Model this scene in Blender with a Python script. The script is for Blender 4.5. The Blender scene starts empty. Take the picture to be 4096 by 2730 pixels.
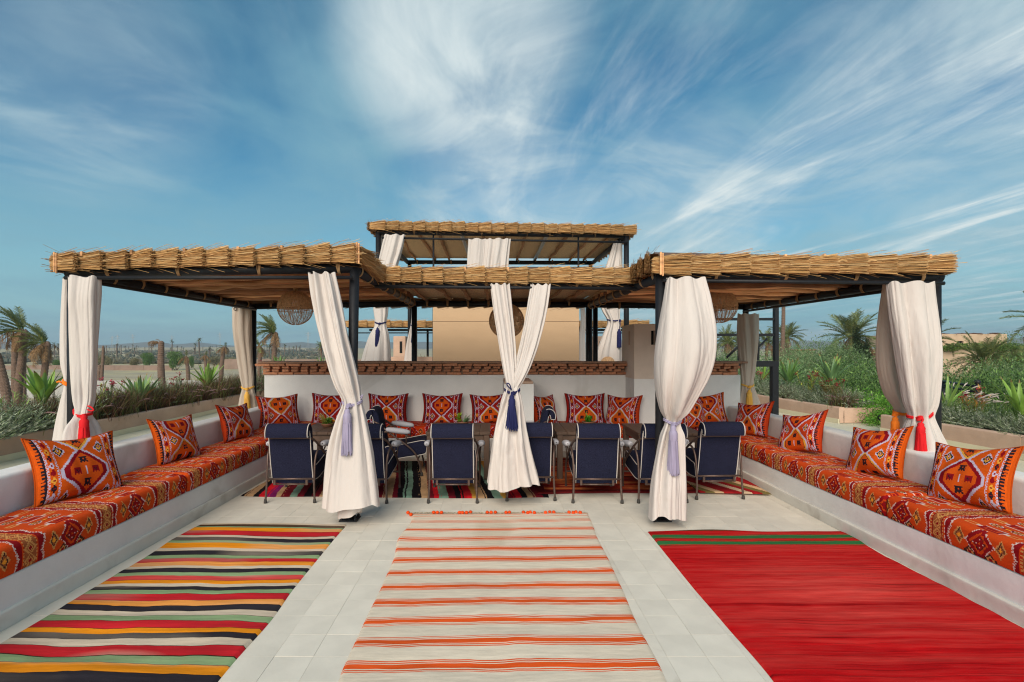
import bpy, math, random
import numpy as np
from mathutils import Vector, Matrix, Euler

USE_HAZE = True
# ---------------------------------------------------------------- camera, sky, sun, exposure
scene = bpy.context.scene
COL = scene.collection
R = math.radians
SHARP = 2076.0 / 4096.0          # focal length over frame width
EYE = 1.6
cam = bpy.data.cameras.new('camera')
cam.sensor_width = 36.0
cam.lens = 36.0 * SHARP
cam.shift_x = 74.0 / 4096.0
cam.shift_y = 30.0 / 4096.0
cam.clip_start = 0.05
cam.clip_end = 20000.0
cam_o = bpy.data.objects.new('camera', cam)
cam_o.location = (0, 0, EYE)
cam_o.rotation_euler = (R(90), 0, 0)
COL.objects.link(cam_o)
scene.camera = cam_o

SUN_EL, SUN_AZ = 31.0, 194.0     # degrees; azimuth clockwise from +Y, so the sun stands behind the viewer and to the left
world = bpy.data.worlds.new('World')
scene.world = world
world.use_nodes = True
wn, wl = world.node_tree.nodes, world.node_tree.links
for n in list(wn):
    wn.remove(n)


def wnode(t, **kw):
    n = wn.new(t)
    for k, v in kw.items():
        if k == 'ins':
            for kk, vv in v.items():
                n.inputs[kk].default_value = vv
        else:
            setattr(n, k, v)
    return n


def wmath(op, a, b=None, c=None, clamp=False):
    n = wn.new('ShaderNodeMath')
    n.operation = op
    n.use_clamp = clamp
    for i, x in enumerate((a, b, c)):
        if x is None:
            continue
        if isinstance(x, (int, float)):
            n.inputs[i].default_value = x
        else:
            wl.new(x, n.inputs[i])
    return n.outputs[0]


def build_sky():
    out = wnode('ShaderNodeOutputWorld')
    bg = wnode('ShaderNodeBackground')
    bg.inputs['Strength'].default_value = 0.05
    wl.new(bg.outputs[0], out.inputs[0])
    sky = wnode('ShaderNodeTexSky', sky_type='NISHITA')
    sky.sun_disc = False
    sky.sun_elevation = R(SUN_EL)
    sky.sun_rotation = R(SUN_AZ)
    sky.altitude = 500
    sky.air_density = 1.0
    sky.dust_density = 0.6
    sky.ozone_density = 2.2
    tint = wnode('ShaderNodeMix', data_type='RGBA', blend_type='MULTIPLY')
    tint.inputs[0].default_value = 1.0
    tint.inputs[7].default_value = (0.19, 0.58, 0.64, 1)
    wl.new(sky.outputs[0], tint.inputs[6])
    tc = wnode('ShaderNodeTexCoord')
    sep = wnode('ShaderNodeSeparateXYZ')
    wl.new(tc.outputs['Generated'], sep.inputs[0])
    x, y, z = sep.outputs
    zc = wmath('ADD', wmath('MAXIMUM', z, 0.0), 0.07)
    u = wmath('DIVIDE', x, zc)
    v = wmath('DIVIDE', y, zc)

    def field(a, su, sv, scale, detail, rough, dist, off):
        ca, sa = math.cos(R(a)), math.sin(R(a))
        uu = wmath('ADD', wmath('MULTIPLY', u, ca), wmath('MULTIPLY', v, sa))
        vv = wmath('SUBTRACT', wmath('MULTIPLY', v, ca), wmath('MULTIPLY', u, sa))
        cmb = wnode('ShaderNodeCombineXYZ')
        wl.new(wmath('MULTIPLY', uu, su), cmb.inputs[0])
        wl.new(wmath('MULTIPLY', vv, sv), cmb.inputs[1])
        cmb.inputs[2].default_value = off
        nz = wnode('ShaderNodeTexNoise')
        nz.inputs['Scale'].default_value = scale
        nz.inputs['Detail'].default_value = detail
        nz.inputs['Roughness'].default_value = rough
        nz.inputs['Distortion'].default_value = dist
        wl.new(cmb.outputs[0], nz.inputs['Vector'])
        return nz.outputs[0]

    def ramp(val, a, b):
        n = wnode('ShaderNodeMapRange', interpolation_type='SMOOTHSTEP')
        n.inputs['From Min'].default_value = a
        n.inputs['From Max'].default_value = b
        wl.new(val, n.inputs['Value'])
        return n.outputs[0]

    def puff(dx, dy, dz, r, gain):
        # a cloud bank standing in one direction of the sky
        d = Vector((dx, dy, dz)).normalized()
        dot = wmath('ADD', wmath('ADD', wmath('MULTIPLY', x, d.x), wmath('MULTIPLY', y, d.y)), wmath('MULTIPLY', z, d.z))
        return wmath('MULTIPLY', ramp(dot, math.cos(R(r)), 1.0), gain)

    veil = ramp(field(6, 0.56, 0.48, 1.0, 7, 0.55, 1.1, 3.7), 0.32, 0.72)
    wisp = ramp(field(9, 1.7, 0.36, 1.0, 11, 0.64, 1.5, 8.3), 0.44, 0.76)
    fine = ramp(field(11, 4.4, 0.75, 1.25, 12, 0.68, 2.2, 1.9), 0.42, 0.76)
    mott = ramp(field(-40, 1.3, 1.0, 1.0, 9, 0.60, 1.6, 6.6), 0.34, 0.74)
    big = ramp(field(20, 0.55, 0.34, 1.0, 3, 0.5, 0.5, 5.1), 0.32, 0.70)
    bank = wmath('ADD', wmath('ADD', puff(-0.06, 1.0, 0.60, 14, 0.80), puff(0.02, 1.0, 0.26, 12, 0.55)),
                 wmath('ADD', wmath('ADD', puff(0.95, 1.0, 0.46, 17, 0.35), puff(0.36, 1.0, 0.24, 13, 0.45)), puff(-0.80, 1.0, 0.52, 12, 0.30)))
    side = wmath('MULTIPLY', wmath('ADD', wmath('MULTIPLY', u, 0.34), 0.38), 1.0, clamp=True)
    grey = wmath('ADD', wmath('MULTIPLY', veil, 0.58), wmath('MULTIPLY', mott, 0.30), clamp=True)
    dens = wmath('MULTIPLY', wmath('MULTIPLY', wisp, side), wmath('ADD', wmath('MULTIPLY', big, 0.75), 0.18))
    dens = wmath('ADD', dens, wmath('MULTIPLY', wmath('MULTIPLY', fine, wisp), wmath('MULTIPLY', side, 0.60)))
    dens = wmath('ADD', dens, wmath('MULTIPLY', bank, wmath('ADD', wmath('MULTIPLY', wmath('ADD', wmath('MULTIPLY', veil, 0.4), wmath('MULTIPLY', mott, 1.4)), 0.48), 0.30)))
    dens = wmath('MINIMUM', dens, 0.92)
    low = ramp(z, 0.36, 0.0)
    air = wnode('ShaderNodeMix', data_type='RGBA')
    wl.new(wmath('MULTIPLY', low, 0.92), air.inputs[0])
    wl.new(tint.outputs[2], air.inputs[6])
    air.inputs[7].default_value = (2.05, 3.55, 3.9, 1)
    veiled = wnode('ShaderNodeMix', data_type='RGBA')
    wl.new(grey, veiled.inputs[0])
    wl.new(air.outputs[2], veiled.inputs[6])
    veiled.inputs[7].default_value = (1.45, 2.85, 3.5, 1)
    mix = wnode('ShaderNodeMix', data_type='RGBA')
    wl.new(dens, mix.inputs[0])
    wl.new(veiled.outputs[2], mix.inputs[6])
    mix.inputs[7].default_value = (5.0, 5.5, 5.5, 1)
    wl.new(mix.outputs[2], bg.inputs['Color'])


build_sky()

sun = bpy.data.lights.new('sun', 'SUN')
sun.energy = 1.5
sun.angle = R(46)
sun.color = (1.0, 0.88, 0.74)
sun_o = bpy.data.objects.new('sun', sun)
az = R(SUN_AZ)
sdir = Vector((math.sin(az) * math.cos(R(SUN_EL)), math.cos(az) * math.cos(R(SUN_EL)), math.sin(R(SUN_EL))))
sun_o.rotation_euler = (-sdir).to_track_quat('-Z', 'Y').to_euler()
sun_o.location = (0, 0, 30)
COL.objects.link(sun_o)

vs = scene.view_settings
vs.view_transform = 'Standard'
vs.look = 'None'
vs.exposure = 1.66
vs.gamma = 1.0
vs.use_curve_mapping = False
scene.cycles.max_bounces = 10
scene.cycles.diffuse_bounces = 6
scene.cycles.filter_width = 1.15
scene.cycles.transparent_max_bounces = 8

# ---------------------------------------------------------------- helpers
K = 4096.0 / 2353.0


def PX(c, d):
    """world X of a column measured on the photograph for something standing at distance d"""
    return (c * K - 1974.0) * d / 2076.0


def PZ(r, d):
    """world Z of a row measured on the photograph for something standing at distance d"""
    return EYE - (r * K - 1395.0) * d / 2076.0


def lin(c):
    c = np.asarray(c, dtype=float)
    return np.where(c <= 0.04045, c / 12.92, ((c + 0.055) / 1.055) ** 2.4)


def rgb(r, g, b):
    return tuple(lin(np.array([r, g, b]) / 255.0))


def tag(o, label=None, cat=None, group=None, kind=None):
    if label: o['label'] = label
    if cat: o['category'] = cat
    if group: o['group'] = group
    if kind: o['kind'] = kind
    return o


def empty(name, loc=(0, 0, 0), rz=0.0, label=None, cat=None, group=None):
    o = bpy.data.objects.new(name, None)
    o.location = loc
    o.rotation_euler = (0, 0, rz)
    o.empty_display_size = 0.1
    COL.objects.link(o)
    return tag(o, label, cat, group)


def link(name, mesh, parent=None, local=False):
    o = bpy.data.objects.new(name, mesh)
    COL.objects.link(o)
    if parent is not None:
        o.parent = parent
        if not local and parent.type == 'EMPTY':
            o.matrix_parent_inverse = Matrix.Translation(-Vector(parent.location))
    return o


def copy_tree(o, parent=None):
    c = o.copy()
    COL.objects.link(c)
    if parent is not None:
        c.parent = parent
    for ch in list(o.children):
        copy_tree(ch, c)
    return c


class MB:
    """collects vertices, quads, triangles and a colour for each face"""

    def __init__(self):
        self.v, self.q, self.t, self.qc, self.tc, self.n = [], [], [], [], [], 0

    def add(self, v, q=None, t=None, c=(1, 1, 1)):
        v = np.asarray(v, dtype=float).reshape(-1, 3)
        for idx, store, cstore, k in ((q, self.q, self.qc, 4), (t, self.t, self.tc, 3)):
            if idx is None or len(idx) == 0:
                continue
            idx = np.asarray(idx, dtype=np.int64).reshape(-1, k)
            store.append(idx + self.n)
            cc = np.asarray(c, dtype=float)
            if cc.ndim == 1:
                cc = np.tile(cc, (len(idx), 1))
            cstore.append(cc)
        self.v.append(v)
        self.n += len(v)
        return self

    def box(self, x0, x1, y0, y1, z0, z1, c=(1, 1, 1), M=None):
        v = np.array([(x, y, z) for x in (x0, x1) for y in (y0, y1) for z in (z0, z1)], dtype=float)
        if M is not None:
            v = xf(v, M)
        q = [(0, 1, 3, 2), (4, 6, 7, 5), (0, 4, 5, 1), (2, 3, 7, 6), (0, 2, 6, 4), (1, 5, 7, 3)]
        return self.add(v, q, c=c)

    def bbox(self, x0, x1, y0, y1, z0, z1, b=0.01, c=(1, 1, 1), M=None, jit=0.0, rnd=None):
        """a box with chamfered edges"""
        x = np.array([x0, x0 + b, x1 - b, x1]); y = np.array([y0, y0 + b, y1 - b, y1]); z = np.array([z0, z0 + b, z1 - b, z1])
        vs_, ids = [], {}

        def vid(i, j, k):
            if (i, j, k) not in ids:
                ids[(i, j, k)] = len(vs_)
                vs_.append((x[i], y[j], z[k]))
            return ids[(i, j, k)]
        q, t = [], []
        for s in (0, 3):
            q.append([vid(s, 1, 1), vid(s, 1, 2), vid(s, 2, 2), vid(s, 2, 1)][::(1 if s == 0 else -1)])
            q.append([vid(1, s, 1), vid(2, s, 1), vid(2, s, 2), vid(1, s, 2)][::(1 if s == 0 else -1)])
            q.append([vid(1, 1, s), vid(1, 2, s), vid(2, 2, s), vid(2, 1, s)][::(1 if s == 0 else -1)])
        for a in (0, 3):
            for b_ in (0, 3):
                ia, ib = (1 if a == 0 else 2), (1 if b_ == 0 else 2)
                f = (1 if (a == 0) == (b_ == 0) else -1)
                q.append([vid(a, ib, 1), vid(ia, b_, 1), vid(ia, b_, 2), vid(a, ib, 2)][::f])
                q.append([vid(a, 1, ib), vid(a, 2, ib), vid(ia, 2, b_), vid(ia, 1, b_)][::f])
                q.append([vid(1, a, ib), vid(1, ia, b_), vid(2, ia, b_), vid(2, a, ib)][::f])
        for a in (0, 3):
            for b_ in (0, 3):
                for d in (0, 3):
                    ia, ib, idd = (1 if a == 0 else 2), (1 if b_ == 0 else 2), (1 if d == 0 else 2)
                    f = -1 if ((a == 0) + (b_ == 0) + (d == 0)) % 2 == 1 else 1
                    t.append([vid(a, ib, idd), vid(ia, b_, idd), vid(ia, ib, d)][::f])
        v = np.array(vs_)
        if jit and rnd is not None:
            v = v + np.array([[rnd.uniform(-jit, jit) for _ in range(3)] for _ in v])
        if M is not None:
            v = xf(v, M)
        base = self.n
        self.add(v, q, c=c)
        self.t.append(np.asarray(t, dtype=np.int64) + base)
        self.tc.append(np.tile(np.asarray(c, dtype=float), (len(t), 1)))
        return self

    def grid(self, P, cols=None, wrap_u=False, wrap_v=False, c=(1, 1, 1), flip=False):
        """P: (nu, nv, 3) points; cols: (faces_u, faces_v, 3)"""
        nu, nv = P.shape[:2]
        I = np.arange(nu * nv).reshape(nu, nv)
        A = np.concatenate([I, I[:1]], 0) if wrap_u else I
        A = np.concatenate([A, A[:, :1]], 1) if wrap_v else A
        q = np.stack([A[:-1, :-1], A[1:, :-1], A[1:, 1:], A[:-1, 1:]], -1).reshape(-1, 4)
        if flip:
            q = q[:, ::-1]
        return self.add(P.reshape(-1, 3), q, c=(c if cols is None else cols.reshape(-1, 3)))

    def tube(self, pts, r, n=8, c=(1, 1, 1), closed=False, caps=True):
        pts = np.asarray(pts, dtype=float)
        m = len(pts)
        r = np.full(m, r, dtype=float) if np.isscalar(r) else np.asarray(r, dtype=float)
        if closed:
            tang = np.roll(pts, -1, 0) - np.roll(pts, 1, 0)
        else:
            tang = np.gradient(pts, axis=0)
        tang /= np.maximum(np.linalg.norm(tang, axis=1, keepdims=True), 1e-9)
        ref = np.array([0, 0, 1.0]) if abs(tang[0][2]) < 0.9 else np.array([1.0, 0, 0])
        rings, nrm = [], np.cross(ref, tang[0])
        a = np.linspace(0, 2 * np.pi, n, endpoint=False)
        for i in range(m):
            nrm = nrm - tang[i] * np.dot(nrm, tang[i])
            nrm /= max(np.linalg.norm(nrm), 1e-9)
            bi = np.cross(tang[i], nrm)
            rings.append(pts[i] + r[i] * (np.cos(a)[:, None] * nrm + np.sin(a)[:, None] * bi))
        P = np.array(rings)
        b0 = self.n
        self.grid(P, wrap_u=closed, wrap_v=True, c=c, flip=True)
        if caps and not closed:
            for k, ring in ((0, 0), (m - 1, 1)):
                ctr = self.n
                self.v.append(pts[k][None]); self.n += 1
                idx = b0 + k * n + np.arange(n)
                nx = np.roll(idx, -1)
                t = np.stack([np.full(n, ctr), nx, idx] if ring == 0 else [np.full(n, ctr), idx, nx], -1)
                self.t.append(t); self.tc.append(np.tile(np.asarray(c, float), (n, 1)))
        return self

    def lathe(self, prof, n=20, c=(1, 1, 1), centre=(0, 0, 0)):
        a = np.linspace(0, 2 * np.pi, n, endpoint=False)
        P = np.array([[(r * math.cos(t), r * math.sin(t), z) for t in a] for r, z in prof]) + np.array(centre)
        return self.grid(P, wrap_v=True, c=c, flip=True)

    def mesh(self, name, mat, smooth=True):
        v = np.concatenate(self.v) if self.v else np.zeros((0, 3))
        q = np.concatenate(self.q) if self.q else np.zeros((0, 4), np.int64)
        t = np.concatenate(self.t) if self.t else np.zeros((0, 3), np.int64)
        col = np.concatenate(([np.repeat(np.concatenate(self.qc), 4, 0)] if self.q else []) + ([np.repeat(np.concatenate(self.tc), 3, 0)] if self.t else []))
        me = bpy.data.meshes.new(name)
        me.vertices.add(len(v)); me.vertices.foreach_set('co', v.astype(np.float32).ravel())
        loops = np.concatenate([q.ravel(), t.ravel()]).astype(np.int32)
        me.loops.add(len(loops)); me.loops.foreach_set('vertex_index', loops)
        starts = np.concatenate([np.arange(len(q)) * 4, len(q) * 4 + np.arange(len(t)) * 3]).astype(np.int32)
        me.polygons.add(len(starts)); me.polygons.foreach_set('loop_start', starts)
        me.polygons.foreach_set('use_smooth', np.full(len(starts), bool(smooth)))
        me.update(calc_edges=True)
        if not np.all(col == 1.0):
            ca = me.color_attributes.new('Col', 'FLOAT_COLOR', 'CORNER')
            ca.data.foreach_set('color', np.concatenate([col, np.ones((len(col), 1))], 1).astype(np.float32).ravel())
        me.materials.append(mat)
        return me

    def build(self, name, mat, parent=None, smooth=True, local=False):
        return link(name, self.mesh(name, mat, smooth), parent, local)


def xf(v, M):
    v = np.asarray(v, dtype=float)
    M = np.array(M)
    return v @ M[:3, :3].T + M[:3, 3]


def auto_smooth(o, deg=40):
    o.data.set_sharp_from_angle(angle=R(deg))
    return o


def smoothstep(a, b, x):
    t = np.clip((np.asarray(x, float) - a) / (b - a), 0, 1)
    return t * t * (3 - 2 * t)


def vnoise(x, y, seed=0):
    """cheap smooth value noise on arrays, about -1..1"""
    x = np.asarray(x, float); y = np.asarray(y, float)
    xi, yi = np.floor(x).astype(np.int64), np.floor(y).astype(np.int64)
    fx, fy = x - xi, y - yi
    fx, fy = fx * fx * (3 - 2 * fx), fy * fy * (3 - 2 * fy)

    def h(a, b):
        n = (a * 374761393 + b * 668265263 + seed * 1442695041) & 0xFFFFFFFF
        n = ((n ^ (n >> 13)) * 1274126177) & 0xFFFFFFFF
        return ((n ^ (n >> 16)) & 0xFFFF) / 32767.5 - 1.0
    return (h(xi, yi) * (1 - fx) + h(xi + 1, yi) * fx) * (1 - fy) + (h(xi, yi + 1) * (1 - fx) + h(xi + 1, yi + 1) * fx) * fy


# ---------------------------------------------------------------- materials
def mat(name, base=None, rough=0.8, var=0.12, scale=6.0, bump=0.0, bscale=40.0, attr=False, spec=0.3, metal=0.0,
        trans=0.0, stretch=(1, 1, 1), hue=None, rand=0.0, detail=6.0, wave=None, stain=None, bands=None):
    m = bpy.data.materials.new(name)
    m.use_nodes = True
    N, L = m.node_tree.nodes, m.node_tree.links
    bs = N['Principled BSDF']
    bs.inputs['Roughness'].default_value = rough
    bs.inputs['Specular IOR Level'].default_value = spec
    bs.inputs['Metallic'].default_value = metal
    tc = N.new('ShaderNodeTexCoord')
    mp = N.new('ShaderNodeMapping')
    mp.inputs['Scale'].default_value = stretch
    L.new(tc.outputs['Object'], mp.inputs[0])
    nz = N.new('ShaderNodeTexNoise')
    nz.inputs['Scale'].default_value = scale
    nz.inputs['Detail'].default_value = detail
    nz.inputs['Roughness'].default_value = 0.6
    L.new(mp.outputs[0], nz.inputs['Vector'])
    mr = N.new('ShaderNodeMapRange')
    mr.inputs['From Min'].default_value = 0.25
    mr.inputs['From Max'].default_value = 0.75
    mr.inputs['To Min'].default_value = 1 - var
    mr.inputs['To Max'].default_value = 1 + var
    L.new(nz.outputs[0], mr.inputs[0])
    val = mr.outputs[0]
    if rand:
        oi = N.new('ShaderNodeObjectInfo')
        r2 = N.new('ShaderNodeMapRange')
        r2.inputs['To Min'].default_value = 1 - rand
        r2.inputs['To Max'].default_value = 1 + rand
        L.new(oi.outputs['Random'], r2.inputs[0])
        mm = N.new('ShaderNodeMath'); mm.operation = 'MULTIPLY'
        L.new(val, mm.inputs[0]); L.new(r2.outputs[0], mm.inputs[1])
        val = mm.outputs[0]
    if bands is not None:                     # rows of reeds: dark gaps between them
        bd = N.new('ShaderNodeTexWave'); bd.bands_direction = bands[0]; bd.inputs['Scale'].default_value = bands[1]
        bd.inputs['Distortion'].default_value = bands[3]; bd.inputs['Detail'].default_value = 3; bd.inputs['Detail Scale'].default_value = 1.6
        L.new(tc.outputs['Object'], bd.inputs['Vector'])
        br_ = N.new('ShaderNodeMapRange'); br_.inputs['To Min'].default_value = 1 - bands[2]; br_.inputs['To Max'].default_value = 1 + bands[2] * .4
        L.new(bd.outputs[1], br_.inputs[0])
        mm2 = N.new('ShaderNodeMath'); mm2.operation = 'MULTIPLY'
        L.new(val, mm2.inputs[0]); L.new(br_.outputs[0], mm2.inputs[1])
        val = mm2.outputs[0]
    mul = N.new('ShaderNodeVectorMath'); mul.operation = 'SCALE'
    if attr:
        at = N.new('ShaderNodeAttribute'); at.attribute_name = 'Col'
        src = at.outputs['Color']
    else:
        rg = N.new('ShaderNodeRGB'); rg.outputs[0].default_value = tuple(base) + (1,)
        src = rg.outputs[0]
    if hue is not None:                       # a second colour in broad patches
        n2 = N.new('ShaderNodeTexNoise'); n2.inputs['Scale'].default_value = scale * 0.31; n2.inputs['Detail'].default_value = 5
        L.new(mp.outputs[0], n2.inputs['Vector'])
        r3 = N.new('ShaderNodeMapRange'); r3.interpolation_type = 'SMOOTHSTEP'
        r3.inputs['From Min'].default_value = 0.4; r3.inputs['From Max'].default_value = 0.68
        L.new(n2.outputs[0], r3.inputs[0])
        mx = N.new('ShaderNodeMix'); mx.data_type = 'RGBA'
        L.new(r3.outputs[0], mx.inputs[0]); L.new(src, mx.inputs[6]); mx.inputs[7].default_value = tuple(hue) + (1,)
        src = mx.outputs[2]
    if stain is not None:                     # sparse marks
        col, sc, lo = stain
        n4 = N.new('ShaderNodeTexNoise'); n4.inputs['Scale'].default_value = sc; n4.inputs['Detail'].default_value = 9
        n4.inputs['Distortion'].default_value = 0.8
        L.new(tc.outputs['Object'], n4.inputs['Vector'])
        r4 = N.new('ShaderNodeMapRange'); r4.inputs['From Min'].default_value = lo; r4.inputs['From Max'].default_value = lo + 0.16
        r4.inputs['To Max'].default_value = 0.55
        L.new(n4.outputs[0], r4.inputs[0])
        mx4 = N.new('ShaderNodeMix'); mx4.data_type = 'RGBA'
        L.new(r4.outputs[0], mx4.inputs[0]); L.new(src, mx4.inputs[6]); mx4.inputs[7].default_value = tuple(col) + (1,)
        src = mx4.outputs[2]
    L.new(src, mul.inputs[0]); L.new(val, mul.inputs['Scale'])
    L.new(mul.outputs[0], bs.inputs['Base Color'])
    if bump:
        bn = N.new('ShaderNodeTexNoise'); bn.inputs['Scale'].default_value = bscale; bn.inputs['Detail'].default_value = 5
        L.new(mp.outputs[0], bn.inputs['Vector'])
        hsrc = bn.outputs[0]
        if wave:
            wv = N.new('ShaderNodeTexWave'); wv.bands_direction = wave[0]; wv.inputs['Scale'].default_value = wave[1]
            wv.inputs['Distortion'].default_value = wave[2]
            L.new(tc.outputs['Object'], wv.inputs['Vector'])
            ad = N.new('ShaderNodeMath'); ad.operation = 'ADD'
            L.new(hsrc, ad.inputs[0]); L.new(wv.outputs[1], ad.inputs[1]); hsrc = ad.outputs[0]
        bp = N.new('ShaderNodeBump'); bp.inputs['Strength'].default_value = 1.0; bp.inputs['Distance'].default_value = bump
        L.new(hsrc, bp.inputs['Height']); L.new(bp.outputs[0], bs.inputs['Normal'])
    if trans:
        tl = N.new('ShaderNodeBsdfTranslucent')
        L.new(mul.outputs[0], tl.inputs[0])
        ms = N.new('ShaderNodeMixShader'); ms.inputs[0].default_value = trans
        L.new(bs.outputs[0], ms.inputs[1]); L.new(tl.outputs[0], ms.inputs[2])
        L.new(ms.outputs[0], N['Material Output'].inputs[0])
    return m


M_PLASTER = mat('white_plaster', (0.72, 0.70, 0.68), 0.75, 0.09, 2.2, 0.005, 9, stain=((0.46, 0.42, 0.37), 1.6, 0.58))
M_PLINTH = mat('scuffed_plinth', (0.64, 0.61, 0.55), 0.75, 0.10, 3.0, 0.004, 10, stain=((0.36, 0.31, 0.25), 2.6, 0.53))
M_FLOOR = mat('cream_floor', (0.60, 0.56, 0.42), 0.55, 0.08, 1.4, 0.001, 8)
M_TILE = mat('cement_tile', (0.68, 0.63, 0.54), 0.5, 0.10, 4.0, 0.0006, 30, rand=0.035, spec=0.45, stain=((0.36, 0.32, 0.25), 3.3, 0.59))
M_GROUT = mat('grout', (0.54, 0.485, 0.40), 0.9, 0.1, 12)
M_TERRA = mat('earth_plaster', (0.53, 0.36, 0.265), 0.9, 0.12, 3.0, 0.003, 14, hue=(0.47, 0.31, 0.225), stain=((0.55, 0.42, 0.33), 2.1, 0.64))
M_CREAM = mat('cream_skirting', (0.66, 0.60, 0.42), 0.6, 0.06, 3)
M_BRICK = mat('brick_clay', (0.47, 0.205, 0.11), 0.9, 0.25, 22, 0.004, 60, rand=0.20)
M_CAP = mat('brick_cap', (0.31, 0.175, 0.115), 0.9, 0.2, 9, 0.006, 30)
M_PANEL = mat('tan_panel', (0.50, 0.335, 0.20), 0.85, 0.05, 2.5, 0.0006, 60, stretch=(1, 1, 2.5))
M_STEEL = mat('black_steel', (0.010, 0.011, 0.014), 0.5, 0.25, 30, 0.0015, 110, spec=0.3)
M_STRAW = mat('straw', None, 0.75, 0.22, 60, attr=True, stretch=(0.2, 1, 1), rand=0.10)
M_REED = mat('reed_mat', (0.80, 0.55, 0.30), 0.85, 0.28, 14, 0.008, 90, stretch=(3, 3, 1), wave=('DIAGONAL', 16, 1.2), bands=('DIAGONAL', 15, .45, 2.0))
M_REEDX = mat('reed_mat_cross', (0.86, 0.64, 0.38), 0.85, 0.28, 14, 0.008, 90, stretch=(3, 0.6, 1), wave=('Y', 9, 1.2), bands=('Y', 7, .40, 2.5))
M_LOG = mat('stripped_wood', (0.68, 0.36, 0.17), 0.8, 0.5, 11, 0.012, 24, stretch=(0.2, 2, 2), rand=0.5)
M_LOG2 = mat('weathered_wood', (0.30, 0.135, 0.06), 0.85, 0.5, 11, 0.012, 24, stretch=(0.2, 2, 2), rand=0.4)
M_LOGY = mat('stripped_wood_along', (0.40, 0.215, 0.105), 0.8, 0.4, 7, 0.006, 24, stretch=(2, 0.25, 2), rand=0.15)
M_ROPE = mat('rope', (0.36, 0.21, 0.10), 0.95, 0.25, 60, 0.002, 120)
M_SHEET = mat('brown_sheet', (0.10, 0.068, 0.058), 0.5, 0.1, 8)
M_CURTAIN = mat('canvas_curtain', (0.66, 0.60, 0.56), 0.9, 0.05, 2.0, 0.006, 34, trans=0.18, stretch=(1, 1, 0.22), stain=((0.52, 0.43, 0.33), 1.6, 0.62), spec=0.1)
M_KILIM = mat('woven_kilim', None, 0.95, 0.14, 120, 0.0012, 200, attr=True, spec=0.1)
M_RUG = mat('woven_rug', None, 0.95, 0.16, 26, 0.0016, 150, attr=True, spec=0.1, stretch=(0.25, 2.2, 1))
M_PILE = mat('pile_rug', None, 1.0, 0.32, 18, 0.004, 90, attr=True, spec=0.05)
M_NAVY = mat('navy_boucle', (0.0125, 0.0138, 0.033), 0.95, 0.9, 170, 0.003, 220, spec=0.15, detail=3)
M_PIPING = mat('pale_piping', (0.55, 0.49, 0.45), 0.8, 0.05, 30)
M_PAD = mat('grey_felt', (0.42, 0.41, 0.44), 0.95, 0.15, 90, 0.002, 150)
M_FRAME = mat('bronze_tube', (0.115, 0.075, 0.062), 0.42, 0.25, 40, metal=0.55)
M_RUBBER = mat('rubber_foot', (0.045, 0.04, 0.036), 0.7, 0.1, 20)
M_WOOD = mat('dark_table_wood', (0.085, 0.050, 0.033), 0.5, 0.35, 8, 0.0015, 60, stretch=(1, 0.15, 1), spec=0.4)
M_WOODV = mat('dark_leg_wood', (0.085, 0.050, 0.033), 0.5, 0.35, 8, 0.0015, 60, stretch=(1, 1, 0.15), spec=0.4)
M_RATTAN = mat('rattan', (0.56, 0.34, 0.18), 0.7, 0.3, 40)
M_BULB = mat('opal_bulb', (0.78, 0.76, 0.72), 0.25, 0.02, 3, trans=0.3)
M_SOIL = mat('soil', (0.075, 0.05, 0.035), 1.0, 0.4, 14, 0.01, 30)
M_LEAF = mat('foliage', None, 0.65, 0.28, 4.0, attr=True, trans=0.25, rand=0.10)
M_AGAVE = mat('agave_leaf', None, 0.5, 0.16, 6.0, attr=True, trans=0.15, spec=0.4, rand=0.12)
M_CHIM = mat('clay_plaster', (0.66, 0.54, 0.45), 0.9, 0.09, 3.0, 0.003, 14)
M_TRUNK = mat('palm_trunk', (0.15, 0.098, 0.072), 0.95, 0.35, 5.0, 0.02, 14, stretch=(1, 1, 2.2))
M_BARK = mat('grey_bark', (0.16, 0.115, 0.085), 0.95, 0.3, 6.0, 0.01, 20)
M_CLAY = mat('clay_pot', (0.20, 0.085, 0.045), 0.6, 0.15, 15)
M_GROUND = mat('dry_earth', (0.36, 0.31, 0.215), 1.0, 0.22, 0.22, attr=False, hue=(0.44, 0.38, 0.20), stain=((0.22, 0.19, 0.165), 0.09, 0.50), stretch=(0.35, 1, 1), detail=10)
M_HILL = mat('far_hills', (0.16, 0.165, 0.15), 1.0, 0.3, 0.03)
M_GREYWALL = mat('grey_render', (0.36, 0.355, 0.34), 0.9, 0.12, 2, 0.003, 8)
M_FARWALL = mat('mud_wall', (0.235, 0.165, 0.13), 0.95, 0.2, 0.5)
M_DARK = mat('dark_recess', (0.01, 0.009, 0.008), 0.9, 0.1, 5)
M_GLASS = mat('window_glass', (0.10, 0.14, 0.16), 0.12, 0.1, 2, spec=0.6)


M_CURTAIN_BEIGE = mat('beige_canvas', (0.57, 0.475, 0.395), 0.9, 0.06, 2.0, 0.006, 34, trans=0.18, stretch=(1, 1, 0.22), spec=0.1)  # the curtain canvas again in a darker beige, without the stains


def cloth_mat(name, c):
    return mat(name, c, 0.8, 0.16, 60, 0.001, 120, stretch=(1, 1, 0.1))


M_LAV = cloth_mat('lavender_thread', rgb(150, 142, 166))
M_NAVYT = cloth_mat('navy_thread', rgb(28, 32, 78))
M_REDT = cloth_mat('red_thread', rgb(205, 22, 30))
M_GOLDT = cloth_mat('gold_thread', rgb(222, 170, 78))
M_ORAT = cloth_mat('orange_thread', rgb(236, 122, 30))
# ---------------------------------------------------------------- ground, terrace, floor tiles
rnd = random.Random(7)
GROUND = -3.4
T = 0.204


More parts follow.
